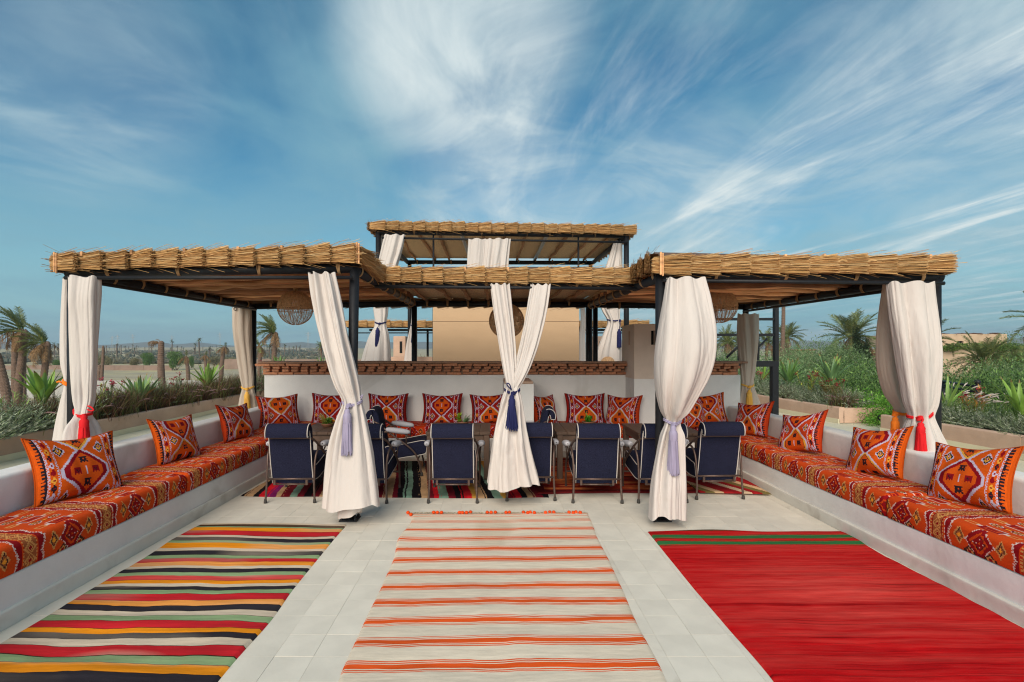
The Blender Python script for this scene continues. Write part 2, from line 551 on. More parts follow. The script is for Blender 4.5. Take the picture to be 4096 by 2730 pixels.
def build_ground():
    n = 120
    g = np.linspace(-1, 1, n)
    xs = np.sign(g) * (np.abs(g) ** 2.6) * 2600
    ys = np.sign(g) * (np.abs(g) ** 2.6) * 2600 + 30
    X, Y = np.meshgrid(xs, ys, indexing='ij')
    far = np.clip((np.hypot(X, Y) - 25) / 60, 0, 1)
    Z = GROUND + far * (0.35 * vnoise(X / 18, Y / 18, 3) + 0.12 * vnoise(X / 5, Y / 5, 4))
    far2 = np.clip((np.hypot(X, Y) - 220) / 900, 0, 1)
    Z = Z + far2 * (3.5 + 4.5 * vnoise(X / 260, Y / 260, 9))
    m = MB().grid(np.stack([X, Y, Z], -1))
    o = m.build('ground', M_GROUND)
    tag(o, kind='structure')
    # low ridge along the horizon
    m = MB()
    a = np.linspace(R(-75), R(75), 160)
    rows = []
    for k, (rr, hh) in enumerate(((1500, -2), (1700, 0.62), (1900, 1.0), (2300, 0.0))):
        h = 22 + 10 * vnoise(a * 9, a * 0, 5) + 5 * vnoise(a * 31, a * 0, 6)
        rows.append(np.stack([np.sin(a) * rr, np.cos(a) * rr, np.where(hh > 0, h * hh, -8 + 0 * a)], -1))
    m.grid(np.array(rows))
    tag(m.build('hills', M_HILL), kind='structure')


build_ground()

# the storey the terrace stands on
m = MB().box(-8.3, 8.9, -4.0, 24.0, GROUND - 0.5, -0.012)
tag(m.build('terrace_floor', M_FLOOR, smooth=False), kind='structure')
FLOOR = bpy.data.objects['terrace_floor']
BX0, BX1 = -2.783, 3.04          # faces of the two side benches at the floor
BYB = 7.60                        # face of the rear bench
m = MB().box(BX0 + .002, BX1 - .002, 1.2, BYB - .002, -0.0115, -0.0022)
m.build('grout_bed', M_GROUT, FLOOR, smooth=False)


def tile_variants():
    out = []
    for k in range(5):
        mb = MB()
        h = T / 2 - 0.0007
        mb.box(-h, h, -h, h, -0.006, 0.0)
        out.append(mb.mesh('tile', M_TILE, smooth=False))
    return out


def build_tiles():
    var = tile_variants()
    cand = []
    i0, i1 = int(math.floor((BX0 - 0.901) / T)), int(math.ceil((BX1 - 0.901) / T))
    j0, j1 = int(math.floor((1.3 - 2.698) / T)), int(math.ceil((BYB - 2.698) / T))
    for i in range(i0, i1):
        for j in range(j0, j1):
            x, y = 0.901 + (i + .5) * T, 2.698 + (j + .5) * T
            if x - T / 2 < BX0 or x + T / 2 > BX1 or y + T / 2 > BYB:
                continue
            # hidden under the rugs
            under = (-0.78 + 0.0 < x < 0.86 and y < 5.0) or (x < -1.12 and y < 4.72) or (x > 1.28 and y < 4.62) or y > 5.95
            cand.append((under, y, x))
    vis = sorted([c for c in cand if not c[0] and c[1] > 2.2], key=lambda c: c[1])
    keep = set((c[1], c[2]) for c in vis[:298])
    rest = MB()
    for under, y, x in cand:
        rz = rnd.choice((0, 1, 2, 3)) * math.pi / 2
        dz = rnd.uniform(-0.0007, 0.0007)
        if (y, x) in keep:
            o = link('tile', rnd.choice(var), FLOOR, True)
            o.location = (x, y, dz)
            o.rotation_euler = (rnd.uniform(-.0014, .0014), rnd.uniform(-.0014, .0014), rz)
        else:
            h = T / 2 - 0.0007
            rest.box(x - h, x + h, y - h, y + h, -0.006, dz)
    for x0, x1 in ((BX0 + .002, 0.901 + math.ceil((BX0 - 0.901) / T) * T), (0.901 + math.floor((BX1 - 0.901) / T) * T, BX1 - .002)):
        y = 2.698 + j0 * T
        while y < BYB - T:
            rest.box(x0 + .0012, x1 - .0012, y + .0012, y + T - .0012, -0.006, rnd.uniform(-0.0007, 0.0007))
            y += T
    o = rest.build('border_tiles', M_TILE, FLOOR, smooth=False)
    tag(o, kind='stuff')


build_tiles()


def wavy_box(x0, x1, y0, y1, z0, z1, r=0.02, seg=0.25, amp=0.004, seed=0, axis='y'):
    """a hand-plastered wall: rounded top edges and a slightly uneven face; runs along the axis"""
    prof = []
    for cx, sgn in ((x0, 1), (x1, -1)):
        p = [(cx, z0), (cx, z0 + (z1 - z0) * .33), (cx, z0 + (z1 - z0) * .66), (cx, z1 - r)] + \
            [(cx + sgn * r * (1 - math.cos(a)), z1 - r + r * math.sin(a)) for a in (R(30), R(60), R(90))]
        prof += p if sgn > 0 else p[::-1]
    prof = np.array(prof)
    n = max(2, int((y1 - y0) / seg) + 1)
    ys = np.linspace(y0, y1, n)
    P = np.zeros((n, len(prof), 3))
    P[:, :, 0] = prof[None, :, 0]; P[:, :, 2] = prof[None, :, 1]; P[:, :, 1] = ys[:, None]
    low = (P[:, :, 2] > z0 + 1e-4)
    P[:, :, 0] += low * amp * vnoise(P[:, :, 1] * 2.1, P[:, :, 2] * 3.3 + 5 * (P[:, :, 0] > (x0 + x1) / 2), seed)
    P[:, :, 2] += (P[:, :, 2] > z1 - r - 1e-4) * amp * 0.7 * vnoise(P[:, :, 1] * 1.7, P[:, :, 0] * 2, seed + 3)
    if axis == 'x':
        P = P[:, :, [1, 0, 2]]
    mb = MB().grid(P, flip=(axis == 'y'))
    for k in (0, n - 1):
        base = mb.n
        mb.v.append(P[k]); mb.n += len(prof)
        h = len(prof) // 2
        q = [(base + i, base + i + 1, base + len(prof) - 2 - i, base + len(prof) - 1 - i) for i in range(h - 1)]
        if (k == 0) != (axis == 'y'):
            q = [a[::-1] for a in q]
        mb.q.append(np.array(q)); mb.qc.append(np.ones((len(q), 3)))
    return mb


# ---------------------------------------------------------------- built-in benches
SEAT_B = 0.285
XL, XR = -2.81, 3.067             # seat faces
BLX0, BLX1 = -3.62, -3.40         # backrest walls
BRX0, BRX1 = 3.66, 3.88


def build_benches():
    e = empty('masonry_bench', (-3.2, 3.9, 0), 0, 'white plastered built-in bench along the striped rug, low backrest wall', 'bench')
    auto_smooth(wavy_box(-3.41, XL, 0.6, BYB - .05, -0.004, SEAT_B, 0.012, 0.2, 0.004, 1).build('seat_base', M_PLASTER, e))
    auto_smooth(wavy_box(BLX0, BLX1, 0.6, 8.11, -0.004, 0.716, 0.03, 0.2, 0.005, 2).build('backrest', M_PLASTER, e))
    auto_smooth(wavy_box(XL - .01, BX0, 0.6, BYB - .03, -0.006, 0.10, 0.01, 0.2, 0.003, 3).build('plinth', M_PLINTH, e))
    e = empty('masonry_bench', (3.4, 3.9, 0), 0, 'white plastered built-in bench along the plain red rug, low backrest wall', 'bench')
    auto_smooth(wavy_box(XR, 3.67, 0.6, BYB - .05, -0.004, SEAT_B, 0.012, 0.2, 0.004, 4).build('seat_base', M_PLASTER, e))
    auto_smooth(wavy_box(BRX0, BRX1, 0.6, 8.11, -0.004, 0.700, 0.03, 0.2, 0.005, 5).build('backrest', M_PLASTER, e))
    auto_smooth(wavy_box(BX1, XR + .01, 0.6, BYB - .03, -0.006, 0.10, 0.01, 0.2, 0.003, 6).build('plinth', M_PLINTH, e))
    e = empty('masonry_bench', (0.1, 7.9, 0), 0, 'white plastered built-in bench at the foot of the rear wall behind the tables', 'bench')
    auto_smooth(wavy_box(BYB + .025, 8.19, -3.40, 3.66, -0.004, SEAT_B, 0.012, 0.2, 0.004, 7, axis='x').build('seat_base', M_PLASTER, e))
    auto_smooth(wavy_box(BYB, BYB + .03, XL, XR, -0.006, 0.10, 0.01, 0.2, 0.003, 8, axis='x').build('plinth', M_PLINTH, e))


build_benches()

# ---------------------------------------------------------------- rear wall with its brick corbel
WY = 8.2


def build_rear_wall():
    e = empty('rear_wall', (0, WY, 0), 0, 'white plastered wall behind the cushions with a band of corbelled bricks on top', 'wall')
    auto_smooth(wavy_box(WY, WY + .18, -3.62, 3.90, -0.004, 1.185, 0.006, 0.25, 0.004, 9, axis='x').build('wall_face', M_PLASTER, e))
    bl = []
    for L in (0.225, 0.225, 0.105, 0.105):
        mb = MB().bbox(-L / 2, L / 2, -0.055, 0.055, -0.0205, 0.0205, 0.007, jit=0.004, rnd=rnd)
        bl.append(mb.mesh('brick', M_BRICK, smooth=False))
    count = 0
    for c, (z, out, kinds, step) in enumerate(((1.209, 0.025, (0, 1), 0.243), (1.256, 0.060, (2, 3), 0.150),
                                              (1.303, 0.085, (2, 3), 0.150), (1.346, 0.125, (0, 1), 0.243))):
        x = -3.51 - (c % 2) * 0.03 - out * .5
        while x < 3.80 + out * .5:
            if not (2.08 < x < 2.92) and not (0.16 < x < 0.56 and False):
                o = link('brick', bl[rnd.choice(kinds)], e)
                o.location = (x + rnd.uniform(-.006, .006), WY + 0.055 - out + rnd.uniform(-.008, .008), z + rnd.uniform(-.002, .002))
                o.rotation_euler = (rnd.uniform(-.05, .05), rnd.uniform(-.03, .03), rnd.uniform(-.06, .06))
                count += 1
            x += step * rnd.uniform(.97, 1.03)
    mb = MB()
    for x0, x1 in ((-3.60, 2.078), (2.94, 3.88)):   # mortar core behind the bricks
        mb.box(x0, x1, WY + 0.03, WY + .178, 1.184, 1.372)
    mb.build('mortar_core', M_CAP, e, smooth=False)
    for x0, x1 in ((-3.68, 2.079), (2.94, 3.97)):
        auto_smooth(wavy_box(WY - 0.10, WY + .24, x0, x1, 1.368, 1.398, 0.012, 0.12, 0.006, 10, axis='x').build('cap', M_CAP, e))
    return count


build_rear_wall()


def build_chimney():
    e = empty('chimney', (2.5, 7.95, 0), 0, 'earth coloured chimney block with a narrow dark slot rising from the rear bench', 'chimney')
    m = MB()
    x0, x1, y0, y1, zt = 2.085, 2.93, 7.69, 8.42, 1.965
    sx0, sx1, sz0, sz1 = 2.335, 2.395, 1.655, 1.865
    # front face round a recessed slot
    m.box(x0, sx0, y0, y0 + .1, 1.15, zt).box(sx1, x1, y0, y0 + .1, 1.15, zt).box(sx0, sx1, y0, y0 + .1, 1.15, sz0).box(sx0, sx1, y0, y0 + .1, sz1, zt)
    m.box(x0, x1, y0 + .1, y1, 1.15, zt)
    m.build('shaft', M_CHIM, e, smooth=False)
    MB().box(sx0 - .002, sx1 + .002, y0 + .085, y0 + .102, sz0, sz1).build('slot', M_DARK, e, smooth=False)
    MB().box(x0 - .004, x0 + .01, 7.93, 8.0, 1.655, 1.865).build('slot', M_TERRA, e, smooth=False)
    auto_smooth(wavy_box(y0, 8.19, x0, x1, SEAT_B - .01, 1.149, 0.003, 0.2, 0.002, 12, axis='x').build('lower_block', M_PLASTER, e))
    e = empty('hearth_block', (0.36, 7.8, 0), 0, 'low white plastered block with a brown top against the rear wall behind the centre curtain', 'hearth')
    auto_smooth(wavy_box(7.32, 8.19, 0.15, 0.567, 0.0, 1.10, 0.02, 0.2, 0.003, 13, axis='x').build('body', M_PLASTER, e))
    MB().bbox(0.155, 0.562, 7.325, 8.185, 1.101, 1.135, 0.008).build('top_slab', M_TERRA, e, smooth=False)


build_chimney()

# ---------------------------------------------------------------- planters and garden edges
def planter(name, segs, label, width, side, h=0.335):
    """segs: corner points along the inner face; the box lies on the outer side"""
    e = empty(name, (segs[0][0], segs[0][1], 0), 0, label, 'planter')
    w, s, so = MB(), MB(), MB()
    for (xa, ya), (xb, yb) in zip(segs[:-1], segs[1:]):
        L = math.hypot(xb - xa, yb - ya)
        M = Matrix.Translation((xa, ya, 0)) @ Matrix.Rotation(math.atan2(yb - ya, xb - xa) - math.pi / 2, 4, 'Z')
        for a, b in ((0, 0.14), (width - .14, width)):
            lo, hi = (-b, -a) if side < 0 else (a, b)
            wb = wavy_box(lo, hi, 0, L, 0.0, h, 0.025, 0.25, 0.006, int(L * 10))
            w.add(xf(np.concatenate(wb.v), M), np.concatenate(wb.q))
        lo, hi = (-width + .1, -.1) if side < 0 else (.1, width - .1)
        so.box(lo, hi, 0, L, 0, h - .07, M=M)
        lo, hi = (-.02, .012) if side < 0 else (-.012, .02)
        s.box(lo, hi, 0, L, -.01, 0.085, M=M)
        for y0, y1 in ((-0.001, .13), (L - .13, L + .001)):
            lo, hi = (-width + .13, -.13) if side < 0 else (.13, width - .13)
            w.box(lo, hi, y0, y1, 0, h - .02, M=M)
    auto_smooth(w.build('wall', M_TERRA, e)); s.build('skirting', M_CREAM, e, smooth=False)
    so.build('soil', M_SOIL, e, smooth=False)


planter('planter', [(-6.95, -3.9), (-6.95, 17.5)], 'long earth plastered planter with purple grass and agaves behind the left bench', 1.25, -1)
planter('planter', [(7.42, 11.15), (7.22, 13.2), (7.05, 19.5)], 'far earth plastered planter of lavender behind the black steel frame', 1.4, 1)
planter('planter', [(7.75, -3.9), (7.62, 7.5), (7.42, 9.95)], 'near earth plastered planter of white plumed grass beyond the plain red rug', 1.15, 1)


# ---------------------------------------------------------------- steel stair frame at the right rear
def build_frame():
    e = empty('steel_frame', (4.6, 10.0, 0), 0, 'black steel stair enclosure frame beyond the right end of the rear wall', 'frame')
    d = 10.0

    def bar(name, c0, r0, c1, r1, hw, dd=d, dep=0.05):
        x0, x1 = sorted((PX(c0, dd), PX(c1, dd)))
        z1, z0 = sorted((PZ(r0, dd), PZ(r1, dd)), reverse=True)
        MB().bbox(x0, x1, dd - dep, dd + dep, z0, z1, 0.006).build(name, M_STEEL, e, smooth=False)
    bar('post', 1771.5, 830, 1786, 830 + 200, 0, d, 0.06)
    for c0, c1 in ((1778, 1787), (1637, 1644)):
        bar('post', c0, 690, c1, 829.5, 0)
    bar('beam', 1630, 830, 1786.5, 843, 0, d, 0.061)
    for r in (731, 767):
        bar('rail', 1643.5, r, 1779, r + 6, 0, d, 0.025)
    x0, z0, x1, z1 = PX(1670, d + .9), PZ(822, d + .9), PX(1722, d + .9), PZ(772, d + .9)
    MB().tube([(x0, d + .9, z0), (x1, d + .9, z1)], 0.025, 8).build('stair_rail', M_STEEL, e)
    MB().tube([(x0 + .45, d + .9, z0), (x0 + .85, d + .9, z0 + .40)], 0.02, 8).build('stair_rail', M_STEEL, e)
    for c in (1695, 1740):
        bar('stay', c, 769, c + 4.5, 829, 0, d + .3, 0.02)
    # slab the frame carries
    MB().bbox(PX(1630, d), PX(1660, d), d - .05, d + .9, PZ(836, d), PZ(833, d), 0.004).build('ledge', M_STEEL, e, smooth=False)


build_frame()


def build_railing():
    e = empty('stair_railing', (8.1, 10.9, 0), 0, 'black iron stair handrail in the gap between the two right planters', 'railing')
    MB().tube([(8.1, 10.9, -.5), (8.1, 10.9, 0.14)], 0.022, 8).build('post', M_STEEL, e)
    MB().tube([(8.1, 10.9, .06), (8.9, 10.9, .36)], 0.016, 8).build('handrail', M_STEEL, e)
    MB().tube([(8.1, 10.9, -.16), (7.6, 10.9, -.36)], 0.014, 8).build('lower_rail', M_STEEL, e)
    MB().lathe([(0, .21), (.024, .20), (.034, .18), (.024, .158), (.014, .15), (.026, .14)], 12, centre=(8.1, 10.9, 0)).build('finial', M_STEEL, e)
    d = 9.6
    e = empty('iron_railing', (8.9, d, 0), 0, 'black iron rail with a ball finial behind the white plumed grass', 'railing')
    xs = PX(2246, d)
    MB().tube([(xs, d, 0), (xs, d, PZ(888, d))], 0.032, 10).build('post', M_STEEL, e)
    z = PZ(886, d)
    MB().lathe([(0, .11), (.04, .095), (.055, .06), (.04, .025), (.02, .012), (.045, .004), (.045, -.02), (.03, -.025)], 12, centre=(xs, d, z)).build('finial', M_STEEL, e)
    for dz in (-.03, -.13):
        MB().tube([(xs, d, z + dz), (PX(2168, d + 1.2), d + 1.2, z + dz + .03)], 0.022, 8).build('rail', M_STEEL, e)
    MB().tube([(PX(2168, d + 1.2), d + 1.2, 0), (PX(2168, d + 1.2), d + 1.2, z)], 0.028, 8).build('post', M_STEEL, e)


build_railing()

# ---------------------------------------------------------------- pergola
SC = [rgb(212, 168, 110), rgb(196, 146, 90), rgb(224, 188, 136), rgb(172, 124, 76), rgb(204, 158, 100)]


def straw(mb, p0, p1, r, c, sag=0.0):
    p0, p1 = np.array(p0, float), np.array(p1, float)
    d = p1 - p0
    d /= np.linalg.norm(d)
    n = np.cross(d, (0.3, -0.4, 0.86)); n /= np.linalg.norm(n)
    b = np.cross(d, n)
    ring = [r * (math.cos(a) * n + math.sin(a) * b) for a in (0, 2.094, 4.189)]
    mid = (p0 + p1) / 2 + np.array([0, 0, sag])
    v = [p + k for p in (p0, mid, p1) for k in ring]
    q = [(i + 3 * l, (i + 1) % 3 + 3 * l, (i + 1) % 3 + 3 + 3 * l, i + 3 + 3 * l) for l in (0, 1) for i in range(3)]
    mb.add(v, q, [(6, 7, 8)], c=c)


def bundle_mesh(seed, L=0.25, H=0.165, n=210):
    """a bunch of straw lying along +X, its cut ends fanned out at +X, face towards -Y"""
    rr = random.Random(seed)
    mb = MB()
    cu = np.array(SC[3]) * 0.55
    P = np.array([[(x, y, z * (0.74 + 0.22 * x / L)) for y, z in ((-.012 - .014 * x / L, -H / 2), (-.012 - .014 * x / L, H / 2), (.05, H / 2), (.05, -H / 2))] for x in (-0.03, L * .45, L * .93)])
    mb.grid(P, wrap_v=True, c=cu)
    for i in range(n):
        t = rr.uniform(-1, 1)
        y0 = -0.012 - rr.random() * 0.012
        y1 = -0.026 - rr.random() * 0.052
        z0 = t * H * 0.37 + rr.gauss(0, .005)
        z1 = t * H * 0.53 + rr.gauss(0, .010)
        L1 = L * (1 + rr.gauss(0.01, .025))
        if rr.random() < .035:
            L1 *= rr.uniform(1.1, 1.4); z1 += rr.choice((-1, 1)) * rr.uniform(.01, .05); y1 -= .015
        c = np.array(rr.choice(SC)) * rr.uniform(.58, .98)
        straw(mb, (-0.035 + rr.uniform(-.02, .02), y0, z0), (L1, y1, z1), rr.uniform(.0016, .0030), c, rr.gauss(0, .003))
    for i in range(9):                    # wisps along the upper and lower rims
        up = 1 if rr.random() < .72 else -1
        x0 = rr.uniform(-.05, L * .6)
        straw(mb, (x0, -.02 + rr.uniform(-.01, .05), up * H * .45), (x0 + rr.uniform(.12, .28), -.03 + rr.uniform(-.03, .06), up * (H * .5 + rr.uniform(.004, .05))),
              .0015, np.array(rr.choice(SC)) * rr.uniform(.5, .95), rr.gauss(0, .006))
    return mb.mesh('thatch_bundle', M_STRAW, smooth=False)


BUNDLES = [bundle_mesh(s) for s in (11, 23, 37, 41, 53)]


def run_thatch(parent, a, b, n, scale=1.0, lift=0.0):
    """bundles side by side from a to b; the face looks to the right of the walk turned by -90 degrees"""
    a, b = Vector(a), Vector(b)
    d = b - a
    L = d.length / n
    az_ = math.atan2(d.y, d.x)
    slope = math.asin(d.z / d.length)
    for i in range(n):
        o = link('thatch_bundle', rnd.choice(BUNDLES), parent)
        p = a + d * (i / n)
        o.location = (p.x, p.y, p.z + rnd.uniform(-.004, .004))
        s = L / 0.25
        o.scale = (s * 1.04, 1.0 * scale, rnd.uniform(.95, 1.04) * scale)
        o.rotation_euler = Euler((rnd.uniform(-.05, .05), -slope + rnd.uniform(-.03, .03), az_ - rnd.uniform(.04, .12)), 'XYZ')


def pole(parent, name, a, b, r, m_, n=10, wob=0.0, taper=0.0, seg=2):
    a, b = np.array(a, float), np.array(b, float)
    k = max(2, seg)
    pts = np.array([a + (b - a) * t for t in np.linspace(0, 1, k)])
    rad = np.full(k, r)
    if wob:
        pts[1:-1] += np.array([[rnd.gauss(0, wob) for _ in range(3)] for _ in range(k - 2)])
        rad = r * np.array([1 + rnd.uniform(-.18, .18) - taper * t for t in np.linspace(0, 1, k)])
    return MB().tube(pts, rad, n).build(name, m_, parent)


def rope_mesh(rad):
    mb = MB()
    for k in range(3):
        a = np.linspace(0, 2 * np.pi, 15, endpoint=False)
        off = (k - 1) * 0.011
        pts = np.stack([off + 0.004 * np.sin(2 * a + k), (rad + .006) * np.cos(a), (rad + .008) * np.sin(a) * 1.12 + .012], -1)
        mb.tube(pts, 0.0065, 5, closed=True)
    return mb.mesh('rope_tie', M_ROPE)


ROPES = [rope_mesh(0.05), rope_mesh(0.046)]


def tie(parent, x, y, z, rz):
    o = link('rope_tie', rnd.choice(ROPES), parent)
    o.location = (x, y, z)
    o.rotation_euler = (rnd.uniform(-.06, .06), rnd.uniform(-.06, .06), rz + rnd.uniform(-.12, .12))


def plate(parent, x, y):
    e = MB().bbox(x - .085, x + .085, y - .075, y + .075, 0.001, 0.016, 0.004).build('base_plate', M_STEEL, parent, smooth=False)
    for dx in (-.065, .065):
        for dy in (-.055, .055):
            MB().lathe([(0, .062), (.007, .062), (.007, .034), (.014, .034), (.014, .016)], 6, centre=(x + dx, y + dy, 0)).build('anchor_bolt', M_STEEL, e, smooth=False, local=True)


def build_pergola():
    e = empty('pergola', (0.13, 6.6, 0), 0, 'thatched black steel pergola around the lounge with two front wings and a recessed middle', 'pergola')
    F, MF, B = 4.85, 5.65, 8.5
    xl, xi, xj, xr = -3.93, -1.297, 1.558, 4.13
    br = 0.046
    zo, zi, zj, zr = 2.305, 2.352, 2.285, 2.265          # beam heights at the four front posts
    zb0, zb1, zb2, zb3 = 2.285, 2.335, 2.315, 2.28
    posts = [(xl, F, zo), (xi, F, zi + .045), (xj, F, zj + .045), (xr, F, zr), (xl, B, zb0), (xi, B, zb1), (xj, B, zb2), (xr, B, zb3)]
    for k, (x, y, z) in enumerate(posts):
        lean = 0.045 if k == 1 else 0.0
        pole(e, 'post', (x - lean, y, 0.014), (x, y, z), 0.045, M_STEEL, 18)
        plate(e, x - lean, y)
    pole(e, 'post', (xj + .13, B + .1, 0.014), (xj + .13, B + .1, 2.29), 0.04, M_STEEL, 14)
    beams = [((xl - .05, F, zo), (xi, F, zi)), ((xj, F, zj), (xr + .05, F, zr)),
             ((xl, F, zo), (xl, B, zb0)), ((xi, F, zi - .02), (xi, B, zb1)), ((xj, F, zj - .02), (xj, B, zb2)), ((xr, F, zr), (xr, B, zb3)),
             ((xl, B, zb0), (xi, B, zb1)), ((xi, B, zb1), (xj, B, zb2)), ((xj, B, zb2), (xr, B, zb3)),
             ((xi, MF, 2.325), (xj, MF, 2.30))]
    for a, b in beams:
        pole(e, 'beam', a, b, br, M_STEEL, 14)
    rods = [((xl + .02, F - .115, 2.245), (xi + .0, F - .085, 2.252)), ((xj, F - .085, 2.225), (xr - .02, F - .115, 2.195)),
            ((xl + .085, F - .05, 2.235), (xl + .085, B - .1, 2.228)), ((xr - .085, F - .05, 2.19), (xr - .085, B - .1, 2.20)),
            ((xi + .03, MF - .115, 2.262), (xj - .03, MF - .115, 2.238)), ((xl, B - .09, 2.2), (xi, B - .09, 2.21))]
    for k, (a, b) in enumerate(rods):
        if k != 5:
            pole(e, 'curtain_rod', a, b, 0.0175, M_STEEL, 10)
    # rafters: across the wings, lengthwise in the middle
    ys = np.arange(F + .08, B - .1, 0.205)
    for x0, x1, za, zb in ((xl - .03, xi + .03, zo, zi), (xj - .03, xr + .03, zj, zr)):
        for y in ys:
            y = y + rnd.uniform(-.02, .02)
            dz = br + .032
            j = rnd.uniform(-.022, .008)
            pole(e, 'rafter', (x0, y, za + dz + j), (x1, y + rnd.uniform(-.05, .05), zb + dz + rnd.uniform(-.022, .008)), rnd.uniform(.022, .046), M_LOG2 if rnd.random() < .42 else M_LOG, 9, 0.011, .25, 13)
    xs = np.arange(xi + .22, xj - .1, 0.33)
    for x in xs:
        pole(e, 'rafter', (x, MF - .04, 2.39), (x + rnd.uniform(-.06, .06), B + .06, 2.405), rnd.uniform(.024, .036), M_LOGY, 9, 0.014, .2, 9)
        tie(e, x, MF, 2.315, 0); tie(e, x, B, 2.33, 0)
    for y in ys[::2]:
        for x, z in ((xl, zo), (xr, zr), (xi, 2.33), (xj, 2.285)):
            t_ = (y - F) / (B - F)
            tie(e, x, y, z + (-.012 * t_), math.pi / 2)
    for x in (xl + .35, xl + 1.0, xl + 1.75, xi - .14):
        tie(e, x, F, zo + (zi - zo) * (x - xl) / (xi - xl), 0)
    for x in (xj + .5, xj + 1.15, xj + 1.8, xr - .16):
        tie(e, x, F, zj + (zr - zj) * (x - xj) / (xr - xj), 0)
    for x in (xl + .3, xl + .9, xl + 1.6, xj + .5, xj + 1.2, xj + 2.0):
        tie(e, x, B, 2.305, 0)

    # reed mats under the roof sheet
    def sheet(name, mt, x0, x1, y0, y1, z00, z10, th, nx=24, ny=24, amp=.006, seed=0):
        u = np.linspace(0, 1, nx); v = np.linspace(0, 1, ny)
        U, V = np.meshgrid(u, v, indexing='ij')
        X, Y = x0 + (x1 - x0) * U, y0 + (y1 - y0) * V
        Z = z00 + (z10 - z00) * U + amp * vnoise(X * 3.2, Y * 3.2, seed)
        mb = MB().grid(np.stack([X, Y, Z], -1), flip=True)
        mb.grid(np.stack([X, Y, Z * 0 + z00 + (z10 - z00) * U + th], -1))
        edge = np.concatenate([np.stack([X, Y, Z], -1)[:, 0], np.stack([X, Y, Z], -1)[-1, 1:], np.stack([X, Y, Z], -1)[::-1, -1][1:], np.stack([X, Y, Z], -1)[0, ::-1][1:]])
        top = edge.copy(); top[:, 2] = z00 + (z10 - z00) * (edge[:, 0] - x0) / (x1 - x0) + th
        mb.grid(np.stack([edge, top], 1))
        return mb.build(name, mt, e)
    sheet('reed_mat', M_REED, xl - .08, xi + .06, F - .02, B + .08, zo + .115, zi + .115, .025, seed=1)
    sheet('reed_mat', M_REED, xj - .06, xr + .08, F - .02, B + .08, zj + .115, zr + .115, .025, seed=2)
    sheet('reed_mat', M_REEDX, xi + .062, xj - .062, MF - .02, B + .08, 2.432, 2.425, .025, seed=3)
    sheet('roof_sheet', M_SHEET, xl - .02, xi + .05, F - .0, B + .1, 2.465, 2.520, .03, amp=0)
    sheet('roof_sheet', M_SHEET, xj - .05, xr + .02, F - .0, B + .1, 2.470, 2.415, .03, amp=0)
    sheet('roof_sheet', M_SHEET, xi + .052, xj - .052, MF - .0, B + .1, 2.468, 2.46, .02, amp=0)
    # thatch valance
    run_thatch(e, (xl - .10, F - .065, zo + .085), (xi + .035, F - .065, zi + .118), 12)
    run_thatch(e, (xj - .045, F - .065, zj + .078), (xr + .055, F - .065, zr + .102), 10)
    run_thatch(e, (xi + .07, MF - .07, 2.385), (xj - .07, MF - .07, 2.37), 12, .97)
    run_thatch(e, (xi + .065, F - .06, zi + .112), (xi + .065, MF - .09, 2.392), 3)
    run_thatch(e, (xj - .065, MF - .09, 2.378), (xj - .065, F - .06, zj + .11), 3)
    run_thatch(e, (xl - .08, B, zb0 + .075), (xl - .08, F - .03, zo + .09), 14)
    run_thatch(e, (xr + .08, F - .03, zr + .10), (xr + .08, B, zb3 + .08), 14)
    run_thatch(e, (xr + .1, B + .12, zb3 + .08), (xl - .1, B + .12, zb0 + .08), 32)
    # battens that pin the corners and the upper rim
    for x, y, z, h in ((xl - .085, F - .105, zo + .085, .185), (xi + .05, F - .115, zi + .125, .19), (xj - .035, F - .125, zj + .09, .21), (xi + .10, MF - .125, 2.385, .15)):
        MB().bbox(x - .008, x + .008, y - .008, y + .008, z - h / 2, z + h / 2, .003).build('batten', M_LOG, e, smooth=False)
        MB().bbox(x + .012, x + .026, y - .009, y + .009, z - h / 2 - .01, z + h / 2 - .01, .003).build('batten', M_LOG, e, smooth=False)
    for a, b, n, d in (((xl, zo + .165), (xi, zi + .20), 6, F - .1), ((xj, zj + .165), (xr, zr + .185), 6, F - .1), ((xi + .1, 2.465), (xj - .1, 2.45), 7, MF - .1)):
        for k in range(n):
            t_ = (k + rnd.uniform(.3, .7)) / n
            x, z = a[0] + (b[0] - a[0]) * t_, a[1] + (b[1] - a[1]) * t_
            MB().bbox(x - .012, x + .012, d - .01, d + .03, z - .03, z + .012, .003).build('peg', M_LOG, e, smooth=False)


build_pergola()


